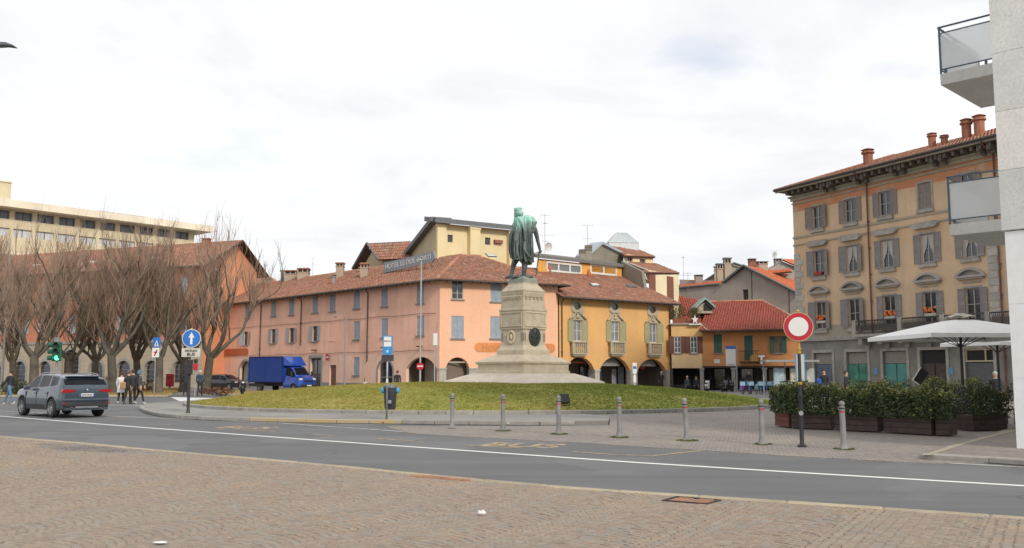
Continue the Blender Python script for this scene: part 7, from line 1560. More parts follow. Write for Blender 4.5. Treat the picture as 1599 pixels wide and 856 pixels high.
# ================================================================ PEOPLE
SKIN_ = plain('skin', (.45, .27, .19), .6)
def person(M, label, jacket, trousers, shoes, hair, stride=.0, ht=1.72, sit=False, arms=0., hood=None, bag=None, coat=0, turn=0, group=None, cat='person', bulk=1.):
    t = thing('person', label, cat, M, group); k = ht / 1.72; J = []; E_ = []; R_ = []; tg = []
    def ch(pts, par, tag_):
        for x, y, z, r in pts:
            J.append(V((x * k, y * k, z * k))); R_.append((r * k, r * k) if not isinstance(r, tuple) else (r[0] * k, r[1] * k))
            if par is not None: E_.append((par, len(J) - 1)); tg.append(tag_)
            par = len(J) - 1
        return par
    dz = -.42 if sit else 0
    b = bulk
    pel = ch([(0, 0, .93 + dz, (.15 * b, .115 * b))], None, 2); ch([(0, 0, 1.10 + dz, (.145 * b, .11 * b)), (0, .0, 1.28 + dz, (.175 * b, .12 * b)), (0, 0, 1.41 + dz, (.15, .10))], pel, 1); chest = len(J) - 1
    ch([(0, .01, 1.49 + dz, .058), (0, .02, 1.56 + dz, (.072, .085)), (0, .025, 1.64 + dz, (.082, .098)), (0, .02, 1.70 + dz, (.06, .07))], chest, 0); ch([(0, .115, 1.61 + dz, .018)], len(J) - 2, 0)
    for s_ in (-1, 1):
        f = -s_ * stride * .6 + arms
        hnd = ch([(s_ * .19 * b, 0, 1.39 + dz, .068 * b), (s_ * .235 * b, f * .35 - .01, 1.13 + dz, .055 * b), (s_ * .225 * b, f * .9 + .09, .92 + dz + abs(f) * .12, .04)], chest, 1)
        pl_ = ch([(s_ * .22 * b, f * 1.0 + .12, .86 + dz + abs(f) * .15, (.028, .038))], hnd, 0); px0 = J[pl_] / k
        for q in range(4): ch([(px0.x - s_ * .012, px0.y - .025 + q * .018 + .02, px0.z - .055, .0095), (px0.x - s_ * .03, px0.y - .02 + q * .018 + .03, px0.z - .085 + abs(q - 1.5) * .008, .008)], pl_, 0)
        ch([(px0.x - s_ * .03, px0.y + .05, px0.z - .02, .010)], pl_, 0)
        g_ = s_ * stride
        if sit: ch([(s_ * .1, .08, .50, .085), (s_ * .12, .42, .50, .065), (s_ * .12, .42, .12, .048)], pel, 2); ank = len(J) - 1; ch([(s_ * .12, .42, .05, .045), (s_ * .13, .58, .035, .035)], ank, 3)
        else:
            ch([(s_ * .09, g_ * .12, .84, .095), (s_ * .095, g_ * .62 + (.05 if g_ < 0 else .02), .50, .068), (s_ * .095, g_ * 1.15 - (.02 if g_ < 0 else 0), .12 + (.05 if g_ < 0 else 0), .047)], pel, 2); ank = len(J) - 1
            up_ = .05 if g_ < 0 else 0; ch([(s_ * .095, g_ * 1.15 - .02, .055 + up_, .045), (s_ * .105, g_ * 1.15 + .13, .035, .036)], ank, 3)
    me = skin('body', J, E_, R_, 1); mats = [SKIN_, jacket, trousers, shoes]
    for q in mats: me.materials.append(q)
    sg2 = [(J[a], J[b_], tg[i]) for i, (a, b_) in enumerate(E_)]
    hem = (.93 - coat) * k + dz * k
    for p in me.polygons:
        c = p.center; best = 9; bt = 0
        for a, b_, q in sg2:
            d = b_ - a; tt = max(0, min(1, (c - a).dot(d) / max(1e-6, d.length_squared))); l = (c - a - d * tt).length
            if l < best: best, bt = l, q
        if bt == 2 and c.z > hem + .03: bt = 1
        if bt == 0 and c.z > (1.0 + dz) * k and c.z < (1.475 + dz) * k: bt = 1
        p.material_index = bt; p.use_smooth = True
    add('body', me, t, M); zc = (1.645 + dz) * k; m_ = MB(); m_.ball((0, .0, zc + .025), .112 * k, 12, sc_=(.92, 1.02, 1.0)); m_.v = [(x, y if z > zc + .03 else min(y, .02), max(z, zc - .05)) for x, y, z in m_.v]; m_.obj('hair', hair, t, M, smooth='all')
    m_ = MB(); [m_.ball((s_ * .033 * k, .107 * k, zc + .005), .011, 6) for s_ in (-1, 1)]; m_.obj('eyes', BLKP, t, M)
    m_ = MB(); [m_.ball((s_ * .085 * k, .02 * k, zc - .01), .022, 6, sc_=(.5, 1, 1.4)) for s_ in (-1, 1)]; m_.obj('ears', SKIN_, t, M)
    if coat:
        m_ = MB(); n = 18; vs_ = []
        for z, a, bq in ((.98, .175 * b, .135 * b), (.9, .19 * b, .15 * b), (.93 - coat * .6, .205 * b, .17 * b), (.93 - coat, .215 * b, .185 * b + abs(stride) * .25)): vs_ += [V((a * k * cos(2 * pi * i / n) * (1 + .03 * sin(5 * i)), bq * k * sin(2 * pi * i / n), z * k)) for i in range(n)]
        m_.raw(vs_, [(j * n + i, j * n + (i + 1) % n, (j + 1) * n + (i + 1) % n, (j + 1) * n + i) for j in range(3) for i in range(n)]); m_.obj('coat_skirt', jacket, t, M, smooth='all')
    if hood: m_ = MB(); m_.ball((0, -.035, zc + .01), .145 * k, 12, sc_=(.95, .9, 1.1)); m_.obj('hood', hood, t, M, smooth='all')
    if bag:
        m_ = MB(); m_.box(bag[1] - .15, bag[1] + .15, bag[2] - .08, bag[2] + .08, bag[3] - .2, bag[3] + .15, bev=.04); o = m_.obj('bag', bag[0], t, M)
        m_ = MB(); m_.tube([(bag[1], bag[2] * .9, bag[3] + .14), (bag[1] * .7, bag[2] * .95, (1.38 + dz) * k), (0, 0, (1.44 + dz) * k)], .014, 4); m_.obj('strap', bag[0], o, M)
    return t
C_ = lambda n, c: plain(n, c, .85, var=.15, scale=8)
JB, JN, JG, JW, JT, DN, BK, SH, WS, HB, HW, BLH = C_('black_jacket', (.025, .025, .03)), C_('navy_jacket', (.035, .06, .09)), C_('dark_grey_jacket', (.06, .065, .07)), C_('white_coat', (.6, .6, .6)), C_('tan_bag', (.40, .22, .12)), C_('blue_jeans', (.10, .17, .27)), C_('black_trousers', (.02, .022, .025)), C_('dark_shoes', (.05, .04, .035)), C_('white_shoes', (.55, .53, .5)), C_('brown_hair', (.06, .035, .022)), C_('white_hair', (.5, .5, .48)), C_('blue_hood', (.09, .16, .26))
def stand(px, py, rz, *a, **k): g_ = G(px, py); return person(T(g_.x, g_.y, .01, radians(rz)), *a, **k)
stand(14, 633, 78, 'person in black jacket and blue jeans striding left at the far left edge', JB, DN, WS, HB, .32, 1.72, arms=.1)
stand(188, 632, 10, 'woman in a white coat at the left of the crossing group', JW, BK, WS, HB, .12, 1.62, coat=.28)
stand(199, 632.5, -12, 'person in black with a tan shoulder bag in the middle of the crossing group', JB, BK, SH, C_('auburn_hair', (.16, .08, .04)), .14, 1.7, bag=(JT, -.22, -.12, 1.0))
stand(206, 631.5, 15, 'person in dark clothes and pale bag between the bag carrier and the hooded walker', C_('charcoal_jacket', (.035, .035, .045)), BK, SH, HB, .1, 1.74, bag=(C_('pink_bag', (.5, .32, .28)), -.2, -.1, .95))
stand(217, 631.5, -70, 'walker in dark grey jacket with blue hood up, right of the crossing group', JG, BK, WS, HB, .2, 1.68, hood=BLH)
stand(289.5, 619, 8, 'man in dark jacket half hidden behind the arrow sign post', JB, BK, SH, HB, .08, 1.78, bulk=1.1)
stand(311.5, 619, -8, 'white haired man in navy jacket walking away beside the arrow sign', JN, BK, SH, HW, .1, 1.75, bulk=1.18)
pf = lambda px, D, z=0, rz=0: T(P(px, 590, D).x, D, z, radians(rz))
person(pf(620.5, 70), 'man in dark suit and white shirt beyond the lawn near the hotel arches', JB, BK, SH, HB, .1, 1.75)
WCH = plain('dark_metal_chair', (.05, .05, .05), .5)
def chair(M, label, group):
    t = thing('chair', label, 'chair', M, group); MB().box(-.21, .21, -.2, .2, .43, .46).obj('seat', WCH, t, M); MB().box(-.2, .2, -.22, -.19, .6, .88).obj('backrest', WCH, t, M)
    for x in (-.19, .19):
        for y in (-.19, .19): MB().tube([(x, y, 0), (x, y, .43 if y > 0 else .88)], .014, 5).obj('leg', WCH, t, M)
    return t
for px, D, rz, lab, a_ in ((1073, 83, 200, 'white haired person in dark coat seated in front of the yellow house passage', (JG, BK, SH, HW)), (1087, 83.4, 170, 'dark haired person in black seated beside the white haired one at the passage', (JB, BK, SH, HB))):
    chair(pf(px, D, .02, rz), lab.replace('person', 'chair under the person').replace(' seated', ''), 'chairs at the passage'); person(pf(px, D, .02, rz), lab, *a_, sit=True)
person(pf(1033, 84, .02, 160), 'dark dressed person under the third ochre arch', JB, BK, SH, HW, .05, 1.7); person(pf(1169, 81, .02, 190), 'person in black behind the orange bicycle by the portico', JB, BK, SH, HB, .05, 1.78)
person(pf(1287, 50, .02, 150), 'person in dark jacket with blue bag before the slate blue shopfront', JB, DN, SH, BLKP, .1, 1.75, bag=(C_('blue_bag', (.03, .1, .4)), .25, 0, 1.15)); person(pf(1321, 47, .02, -120), 'brown haired person in black behind the hedge before the green shopfront', JB, BK, SH, HB, .1, 1.66)
person(pf(1554, 38, .02, 150), 'person in black at the terrace under the small parasol', JB, BK, SH, HW, .0, 1.6)
# ================================================================ STREET FURNITURE
STEEL = plain('galvanised_post', (.30, .31, .315), .5, .6, var=.2, scale=5); BLK = plain('black_post_paint', (.02, .02, .022), .45); GOLD = plain('gold_paint', (.50, .30, .06), .4, .6); SRED = plain('sign_red', (.42, .012, .03), .4, var=.03); SWH = plain('sign_white', (.66, .66, .64), .5, var=.04); SBL = plain('sign_blue', (.02, .14, .48), .4, var=.03); BACK = plain('sign_back_grey', (.25, .26, .27), .6)
BOLL = stonemat('bollard_steel', (.17, .17, .175), (.27, .27, .275), 3); MOSS = plain('moss', (.10, .12, .03), .95, var=.4)
def disc(m_, c, r, y, m=0, n=32): m_.prism([(c[0] + r * cos(2 * pi * i / n), c[1] + r * sin(2 * pi * i / n)) for i in range(n)], y, y + .006, m)
bl = ['leftmost of the grey bollards, nearest the bin', 'grey bollard second from the left, left of the black floodlight', 'grey bollard just left of the black floodlight', 'grey bollard with a moss ring, right of the floodlight', 'slightly leaning grey bollard at the corner of the yellow lane line', 'grey bollard standing left of the round no vehicles sign', 'grey bollard right of the no vehicles sign, before the hedge boxes']
bol = None
for i, (px, py, ln) in enumerate(((706, 668, .0), (785.5, 672.5, 0), (872.5, 677.5, .0), (967.5, 682.5, .0), (1073, 687.5, .05), (1190.5, 693.5, .01), (1318, 701, .015))):
    g_ = G(px, py, .03); Mb = T(g_.x, g_.y, .02, i * .7) @ Matrix.Rotation(-ln, 4, 'Y') if 0 else T(g_.x, g_.y, .02) @ Matrix.Rotation(-ln, 4, 'Y')
    if bol is None:
        bol = thing('bollard', bl[0], 'bollard', Mb, 'bollards along the setts')
        MB().lathe([(.115, 0), (.115, .02), (.10, .04), (.075, .09), (.062, .16), (.058, .4), (.056, .80), (.062, .805), (.062, .83), (.052, .835), (.052, .86), (.062, .865), (.062, .885), (.05, .89), (.04, .90)], 18).obj('shaft', BOLL, bol, Mb, smooth=True)
        MB().lathe([(.059, .765), (.0595, .79), (.058, .79)], 18, cap=False).obj('red_band', SRED, bol, Mb); m_ = MB(); m_.ball((0, 0, .945), .062, 14); m_.obj('ball_cap', BOLL, bol, Mb, smooth='all')
        MB().lathe([(.0635, .835), (.0635, .862)], 18, cap=False).obj('dark_groove', BLKP, bol, Mb)
    else: clone(bol, Mb, bl[i])
    m_ = MB(); rr = random.Random(i)
    for _ in range((0, 90, 110, 150, 150, 60, 70)[i]): a = rr.uniform(0, 6.28); q = rr.uniform(.10, .2 + .04 * (i == 4)); blades(m_, g_.x + q * cos(a), g_.y + q * sin(a), .02, .035, 2, .015)
    if m_.f: tag(m_.obj('moss_ring', MOSS), 'moss and weeds round the foot of a bollard', 'moss', kind='stuff')
# no vehicles sign
g_ = G(1252.5, 697, .03); Ms = T(g_.x, g_.y, .02, radians(-14)); t = thing('traffic_sign', 'round white sign with red rim on a black post with gold rings', 'sign', Ms)
MB().lathe([(.10, 0), (.10, .03), (.055, .06), (.046, .1), (.044, 1.05), (.05, 1.07), (.05, 1.12), (.038, 1.13), (.036, 2.02)], 16).obj('post', BLK, t, Ms, smooth=True)
m_ = MB(); [m_.lathe([(.04, z), (.05, z + .01), (.05, z + .05), (.04, z + .06)], 14) for z in (1.33, 2.0, 2.08)]; m_.lathe([(.038, 2.02), (.032, 2.2), (.03, 2.85), (.045, 2.87), (.03, 2.9)], 12); m_.ball((0, 0, 2.93), .04, 10); m_.obj('gold_fittings', GOLD, t, Ms, smooth=True)
zc = P(1250, 510.5, g_.y).z - .02; m_ = MB(); disc(m_, (0, zc), .318, -.075); f = m_.obj('sign_rim', plain('pale_gold_rim', (.50, .36, .20), .5), t, Ms); m_ = MB(); disc(m_, (0, zc), .30, -.082); m_.obj('sign_red_ring', SRED, t, Ms); m_ = MB(); disc(m_, (0, zc), .208, -.089); m_.obj('sign_face', SWH, t, Ms); m_ = MB(); disc(m_, (.0, .72), .05, -.052, n=12); m_.obj('sticker', BACK, t, Ms)
# arrow sign 'escluso BUS'
g_ = G(293.5, 645, .12); Ms = T(g_.x, g_.y, .12, radians(8)); D = g_.y; Z_ = lambda y, D_=None: P(295, y, D_ or D).z - .12
t = thing('traffic_sign', 'round blue sign with white upward arrow above a small BUS plate', 'sign', Ms); MB().lathe([(.09, 0), (.07, .05), (.055, .1), (.055, 1.9), (.03, 1.92), (.03, Z_(512))], 12).obj('post', BLK, t, Ms, smooth=True)
zc = Z_(528.5); m_ = MB(); disc(m_, (0.04, zc), .345, -.06); m_.obj('sign_rim', SWH, t, Ms); m_ = MB(); disc(m_, (.04, zc), .322, -.067); m_.obj('sign_face', SBL, t, Ms); m_ = MB(); m_.prism([(a * .95 + .04, zc + b * .95) for a, b in ((-.045, -.24), (.045, -.24), (.045, .03), (.12, .03), (0, .24), (-.12, .03), (-.045, .03))], -.074, -.068); m_.obj('arrow', SWH, t, Ms)
z0, z1 = Z_(557.5), Z_(544); MB().box(-.30, .38, -.06, -.05, z0, z1, bev=0).obj('plate', plain('cream_plate', (.50, .48, .42), .6), t, Ms); zm = (z0 + z1) / 2
add('plate_lettering', text_mesh('escluso', .15, .002, BLKP, bold=.004), t, Ms @ Matrix.Translation((.04, -.064, zm + .08)) @ UPR); add('plate_lettering', text_mesh('BUS', .17, .002, BLKP, bold=.006), t, Ms @ Matrix.Translation((.04, -.064, zm - .075)) @ UPR)
MB().ball((.02, 0, Z_(514)), .05, 8).obj('finial', GOLD, t, Ms); m_ = MB(); m_.box(-.18, .1, -.16, .1, Z_(585), Z_(567), bev=.02); m_.tube([(0, 0, Z_(568)), (0, 0, Z_(562))], .12, 8); m_.obj('signal_box', BLK, t, Ms); MB().ball((0.0, -.06, Z_(564.5)), .05, 8).obj('white_cap', SWH, t, Ms)
# crossing sign
D = 68; Ms = pf(241.5, D, .1); t = thing('traffic_sign', 'blue pedestrian crossing sign over a white and red plate on grey pole', 'sign', Ms); Z_ = lambda y: P(242, y, D).z - .1; MB().tube([(0, 0, 0), (0, 0, Z_(528))], .045, 8).obj('post', STEEL, t, Ms)
MB().box(-.2, .34, -.07, -.05, Z_(542.5), Z_(527)).obj('sign_face', SBL, t, Ms); m_ = MB(); zc = Z_(536); m_.prism([(-.1, zc - .22), (.24, zc - .22), (.07, zc + .22)], -.08, -.071); m_.obj('white_triangle', SWH, t, Ms); m_ = MB(); m_.prism([(.02, zc - .18), (.06, zc - .18), (.07, zc - .05), (.09, zc - .18), (.13, zc - .18), (.09, zc + .02), (.07, zc + .08), (.04, zc + .0)], -.086, -.081); m_.obj('walking_figure', BLKP, t, Ms)
MB().box(-.24, .28, -.07, -.05, Z_(558), Z_(543.2)).obj('lower_plate', SWH, t, Ms); m_ = MB(); zc = Z_(551); m_.prism([(-.1, zc - .2), (-.02, zc - .25), (.16, zc + .18), (.08, zc + .24)], -.08, -.071); m_.box(-.12, .14, -.08, -.071, zc + .0, zc + .08); m_.obj('red_mark', SRED, t, Ms)
# bus stop
g_ = G(603.5, 662); Ms = T(g_.x, g_.y, .02, radians(4)); D = g_.y; Z_ = lambda y: P(604, y, D).z - .02; t = thing('bus_stop_sign', 'blue bus stop plate with white panel on a grey pole at the yellow kerb', 'sign', Ms)
MB().tube([(0, 0, 0), (0, 0, Z_(526))], .032, 10).obj('post', STEEL, t, Ms, smooth='all'); m_ = MB(); m_.box(-.15, .165, -.06, -.035, Z_(554), Z_(524.5)); m_.obj('plate', plain('bus_stop_blue', (.03, .22, .50), .4), t, Ms); MB().box(-.115, .12, -.066, -.0605, Z_(541.3), Z_(526)).obj('white_panel', SWH, t, Ms)
add('lettering', text_mesh('FERMATA', .05, .001, BLKP, bold=.002), t, Ms @ Matrix.Translation((0, -.068, Z_(533))) @ UPR); m_ = MB(); m_.ball((0, -.062, Z_(549)), .05, 10, sc_=(.7, .1, 1)); m_.obj('round_symbol', plain('pale_cyan', (.35, .6, .75), .5), t, Ms)
MB().box(-.19, .2, -.04, .04, Z_(564), Z_(554.3)).obj('timetable_box', plain('dark_grey_box', (.035, .035, .04), .5), t, Ms); MB().tube([(0, 0, Z_(598)), (0, 0, Z_(592))], .036, 10).obj('white_sleeve', SWH, t, Ms)
m_ = MB(); m_.box(-.14, .16, -.12, .12, 0, .05, bev=.02); m_.obj('foot_plate', BLKP, t, Ms)
Mb = Ms @ T(.09, .30, 0); t = thing('litter_bin', 'dark grey litter bin with blue bag edges hanging behind the bus stop pole', 'bin', Mb); z0, z1 = Z_(640), Z_(606)
MB().lathe([(.155, z0), (.18, z0 + .05), (.215, z1 - .05), (.215, z1)], 18).obj('body', plain('dark_bin_plastic', (.03, .035, .04), .5), t, Mb, smooth=True); MB().lathe([(.225, z1), (.225, z1 + .04), (.2, z1 + .08), (.12, z1 + .1), (.001, z1 + .105)], 18).obj('lid', plain('grey_bin_lid', (.12, .13, .13), .5), t, Mb, smooth=True)
m_ = MB()
for s_ in (-1, 1): m_.ball((s_ * .23, -.03, z1 - .08), .10, 8, sc_=(.75, .8, 1)); 
m_.obj('blue_bag', plain('blue_bin_bag', (.05, .32, .62), .5), t, Mb, smooth='all'); MB().box(-.05, .05, -.30, -.2, z0 + .2, z0 + .3).obj('bracket', STEEL, t, Mb)
# floodlight on the lawn
c = V((P(882, 620, 35.9).x, 35.9, 0)); zz = mz((c - MC).length); Mf = T(c.x, c.y, zz, radians(8)) ; t = thing('floodlight', 'black floodlight on a short bracket on the lawn behind a bollard', 'floodlight', Mf); z0, z1 = .06, .44
m_ = MB(); m_.box(-.19, .17, -.10, .10, z0 + .02, z1, bev=.02, M=Matrix.Rotation(-.25, 4, 'X') ); m_.obj('housing', BLK, t, Mf); m_ = MB(); [m_.box(-.17 + q * .06, -.15 + q * .06, -.12, -.10, z0 + .06, z1 - .04, M=Matrix.Rotation(-.25, 4, 'X')) for q in range(6)]; m_.obj('cooling_fins', plain('dark_fins', (.05, .05, .055), .5), t, Mf); m_ = MB(); m_.tube([(-.21, 0, .0), (-.21, 0, .28)], .014, 5); m_.tube([(.19, 0, .0), (.19, 0, .28)], .014, 5); m_.tube([(-.21, 0, .0), (.19, 0, .0)], .018, 5); m_.obj('bracket', BLK, t, Mf)
# traffic light
D = 46; Mt = pf(87.5, D); Z_ = lambda y: P(88, y, D).z; t = thing('traffic_light', 'green traffic light showing green, with side visors, above the grey car', 'traffic light', Mt); TG = plain('traffic_light_green', (.015, .09, .05), .5); MB().tube([(0, 0, 0), (0, 0, Z_(527))], .055, 10).obj('post', STEEL, t, Mt)
z0, z1 = Z_(564), Z_(534); xh = .09; MB().box(xh - .16, xh + .16, -.2, -.02, z0, z1, bev=.03).obj('housing', TG, t, Mt); MB().box(-.16, .08, -.05, .05, z1 - .02, Z_(527)).obj('cap_box', plain('grey_box', (.2, .2, .2), .6), t, Mt)
for i, (mt) in enumerate((plain('lit_green_lens', (.10, 1.0, .45), .4, emit=2.2, var=.02), BLKP, BLKP)):
    z = z0 + .16 + i * .32 * (z1 - z0) / .96; m_ = MB(); m_.lathe([(.12, 0), (.11, .03), (.001, .05)], 18, M=Matrix.Translation((xh, -.2, z)) @ Matrix.Rotation(pi / 2, 4, 'X')); l = m_.obj('lens', mt, t, Mt, smooth=True); m_ = MB(); m_.lathe([(.135, 0), (.135, .2)], 18, cap=False, M=Matrix.Translation((xh, -.2, z)) @ Matrix.Rotation(pi / 2, 4, 'X') @ Matrix.Rotation(0, 4, 'Z')); m_.f = [f for f in m_.f if sum(m_.v[q][2] for q in f) / 4 > z - .06]; m_.m = [0] * len(m_.f); m_.obj('visor', TG, l, Mt)
    m_ = MB(); m_.lathe([(.11, 0), (.12, .22)], 12, M=Matrix.Translation((-.2, -.05, z)) @ Matrix.Rotation(-pi / 2, 4, 'Y')); m_.obj('visor', TG, t, Mt)
MB().box(-.2, -.06, -.16, .06, z0, z1, bev=.03).obj('side_housing', TG, t, Mt)
# second signal seen from behind the men
D = 62; Mt = pf(305, D, .1); t = thing('traffic_signal', 'small signal with red face on a grey post behind the two men', 'traffic light', Mt); Z_ = lambda y: P(305, y, D).z - .1; MB().tube([(0, 0, 0), (0, 0, Z_(560))], .05, 8).obj('post', STEEL, t, Mt); MB().box(-.14, .14, -.14, .02, Z_(578), Z_(568), bev=.03).obj('red_face', SRED, t, Mt); MB().box(-.12, .12, -.1, .02, Z_(567.5), Z_(561), bev=.02).obj('head', BLK, t, Mt)
# post box
D = 82; Mp = pf(265.5, D, .1); t = thing('post_box', 'dark red box standing among the parked cars under the trees', 'post box', Mp); MB().box(-.3, .3, -.2, .2, .35, 1.45, bev=.03).obj('body', plain('post_red', (.30, .01, .02), .5), t, Mp); MB().box(-.22, .22, -.22, -.2, 1.1, 1.16).obj('slot', BLKP, t, Mp); MB().box(-.08, .08, -.08, .08, 0, .36).obj('post', STEEL, t, Mp)
# tall poles
def pole(px, D, ytop, r0, r1, label, mat, name='pole', z=0): Mp = pf(px, D, z); t = thing(name, label, 'pole', Mp); h = P(px, ytop, D).z - z; MB().lathe([(r0 * 2.2, 0), (r0 * 2.2, .5), (r0, .55), (r1, h)], 10).obj('post', mat, t, Mp, smooth=True); return t, Mp, h
WP = plain('pale_pole_paint', (.40, .39, .37), .5, .3)
t, Mp, h = pole(656, 70, 407, .075, .05, 'tall pale lamp pole with a no entry sign in front of the hotel corner', WP, 'lamp_pole'); MB().box(-.3, .12, -.1, .1, h, h + .12, bev=.03).obj('lamp', WP, t, Mp)
def noentry(root, M, z, r=.29, x=0):
    m_ = MB(); disc(m_, (x, z), r, -.10); o = m_.obj('sign_face', SRED, root, M); MB().box(x - r * .72, x + r * .72, -.112, -.1005, z - r * .17, z + r * .17).obj('white_bar', SWH, o, M)
noentry(t, Mp, P(656, 572, 70).z, .28)
t, Mp, h = pole(678.5, 70, 540, .045, .045, 'grey pole with a white equipment box and thin rod near the hotel corner', WP, 'equipment_pole'); a = P(679, 540, 70).z; b = P(679, 521, 70).z; MB().box(-.13, .2, -.15, .15, a, b, bev=.03).obj('equipment_box', SWH, t, Mp); MB().tube([(0, 0, b), (.25, 0, P(680, 503, 70).z)], .015, 4).obj('rod', STEEL, t, Mp)
u, z = A.uz(514, 558); Mw = A.M(u, 0, .12); t = thing('no_entry_sign', 'round red no entry sign fixed to the pink wall right of the tall doorway', 'sign', Mw); noentry(t, Mw, z, .33); MB().box(-.03, .03, -.098, .1, z - .03, z + .03).obj('bracket', STEEL, t, Mw)
D = 82; Mp = pf(538, D, .02); t = thing('street_lamp', 'slender street lamp with curved arm in front of the pink wing', 'street lamp', Mp); Z_ = lambda y: P(538, y, D).z; m_ = MB(); zt = Z_(495); m_.tube([(0, 0, 0), (0, 0, 1.2), (0, 0, zt - .2)], [.09, .06, .05], 8); m_.obj('post', BACK, t, Mp); m_ = MB(); m_.tube([(0, 0, zt - .5), (-.05, 0, zt + .1), (-.25, 0, zt + .42), (-.6, 0, zt + .45), (-.9, 0, zt + .15)], .03, 6); m_.obj('arm', STEEL, t, Mp); MB().lathe([(.14, -.12), (.16, -.02), (.05, .08)], 10).obj('lamp_shade', STEEL, t, Mp @ Matrix.Translation((-.92, 0, zt + .05)))
t, Mp, h = pole(3.5, 72, 372, .09, .06, 'tall grey pole at far left rising through the bare trees', WP, 'tall_pole')
Ml = T(-15.4, 24.4, .02); t = thing('street_lamp', 'street lamp head on a long arm reaching in at the upper left edge', 'street lamp', Ml); zl = P(12, 72, 24.4).z; MB().lathe([(.12, 0), (.1, 1), (.06, zl - .3)], 12).obj('post', STEEL, t, Ml, smooth=True); xa = P(0, 72, 24.4).x + 15.4; m_ = MB(); m_.tube([(0, 0, zl - .4), (.25, 0, zl - .08), (.9, 0, zl), (xa, 0, zl + .0)], .035, 6); m_.obj('arm', STEEL, t, Ml); m_ = MB(); m_.prism([(xa - .05, zl - .035), (xa + .18, zl - .02), (xa + .42, zl - .05), (xa + .40, zl - .02), (xa + .2, zl + .05), (xa - .0, zl + .06)], -.12, .12); m_.obj('lamp_head', plain('dark_lamp_head', (.10, .11, .14), .5), t, Ml)
# info totems, tobacco signs, shelter
D = 79; Mp = pf(1150.5, D, .02); t = thing('bus_totem', 'tall bus stop totem with white panel and blue top before the portico', 'sign', Mp); Z_ = lambda y: P(1145, y, D).z; MB().tube([(0, 0, 0), (0, 0, Z_(541))], .06, 8).obj('post', BACK, t, Mp); MB().box(-.88, -.06, -.05, .05, Z_(572), Z_(545.5)).obj('panel', SWH, t, Mp); MB().box(-.88, -.02, -.06, .06, Z_(545.3), Z_(541)).obj('blue_header', SBL, t, Mp); m_ = MB(); [m_.box(-.84 + q * .08, -.80 + q * .08, -.056, -.051, Z_(571.5), Z_(568.5)) for q in range(9)]; m_.obj('small_print', BACK, t, Mp)
D = 72; Mp = pf(991, D, .02); t = thing('info_totem', 'slim white information post with blue band before the ochre arches', 'sign', Mp); Z_ = lambda y: P(991, y, D).z; MB().tube([(0, 0, 0), (0, 0, Z_(567))], .05, 8).obj('post', SWH, t, Mp); MB().box(-.16, .16, -.08, -.051, Z_(584), Z_(567)).obj('panel', SWH, t, Mp); MB().box(-.13, .13, -.09, -.081, Z_(576.5), Z_(572.5)).obj('blue_band', SBL, t, Mp); MB().box(-.11, .11, -.08, .05, Z_(598), Z_(586.5)).obj('box', SWH, t, Mp)
D = 42; Mp = pf(1250, D, .02); t = thing('info_totem', 'white totem with light blue edges half hidden behind the black sign post', 'sign', Mp); Z_ = lambda y: P(1250, y, D).z; LBL = plain('light_blue_edge', (.15, .42, .62), .5); MB().box(-.17, .17, -.04, .04, .3, Z_(554)).obj('panel', SWH, t, Mp); m_ = MB(); [m_.box(s_ * .19 - .018, s_ * .19 + .018, -.05, .05, 0, Z_(553.5)) for s_ in (-1, 1)]; m_.obj('edge', LBL, t, Mp)
D = 64; Mp = pf(1232, D, .02); t = thing('bus_shelter', 'bus shelter with thin grey roof and poster panels beside the bicycles', 'shelter', Mp); Z_ = lambda y: P(1232, y, D).z; zt = Z_(566); MB().box(-1.75, 1.9, -.7, .7, zt, zt + .14).obj('roof', BACK, t, Mp)
for x in (-1.6, -.1, 1.35): MB().box(x - .025, x + .025, .5, .55, 0, zt - .002).obj('post', BACK, t, Mp)
for x, w_, mt in ((-.55, .68, plain('pale_blue_poster', (.33, .42, .48), .3, var=.25, scale=5)), (1.6, .5, plain('grey_white_poster', (.42, .44, .42), .4, var=.2, scale=5)), (.45, .4, plain('cream_poster', (.5, .45, .33), .4, var=.3, scale=5))): o = MB().box(x - w_ / 2 - .05, x + w_ / 2 + .05, .40, .46, .25, 1.95).obj('poster_frame', BACK, t, Mp); MB().box(x - w_ / 2, x + w_ / 2, .38, .399, .3, 1.9).obj('poster', mt, o, Mp)
u, z = PF.uz(1178, 560); Mw = PF.M(u, 0, .1); t = thing('wall_sign', 'round ochre projecting sign on the wall above the portico', 'sign', Mw); m_ = MB(); disc(m_, (0, z), .38, -.1, n=20); m_.obj('sign_face', plain('ochre_sign', (.52, .30, .06), .5), t, Mw); MB().box(-.03, .03, -.09, .1, z - .03, z + .03).obj('bracket', BLK, t, Mw)
u, z = PF.uz(1189.5, 561.5); Mw = PF.M(u, 0, .25); t = thing('tobacco_sign', 'white letter T tobacco sign beside the round ochre sign', 'sign', Mw); m_ = MB(); m_.box(-.3, .3, -.15, -.05, z + .22, z + .36); m_.box(-.09, .09, -.15, -.05, z - .4, z + .219); m_.obj('letter', plain('lit_white_sign', (.8, .8, .78), .5), t, Mw); MB().box(-.5, .0, -.06, .25, z - .35, z - .28).obj('bracket', BLK, t, Mw)
# terrace star ornament on the yellow house
Mw = YF.M(YF.uz(1085, 503)[0], YF.uz(1085, 506.5)[1], .3); t = thing('star_ornament', 'small white metal star lamp on the terrace edge', 'ornament', Mw); m_ = MB(); n = 10; m_.prism([((.34 if i % 2 == 0 else .15) * sin(2 * pi * i / n), .42 + (.46 if i % 2 == 0 else .18) * cos(2 * pi * i / n)) for i in range(n)][::-1], -.04, .04); m_.obj('star', SWH, t, Mw); MB().box(-.55, .55, -.1, .1, -.08, .0).obj('shelf', SWH, t, Mw)
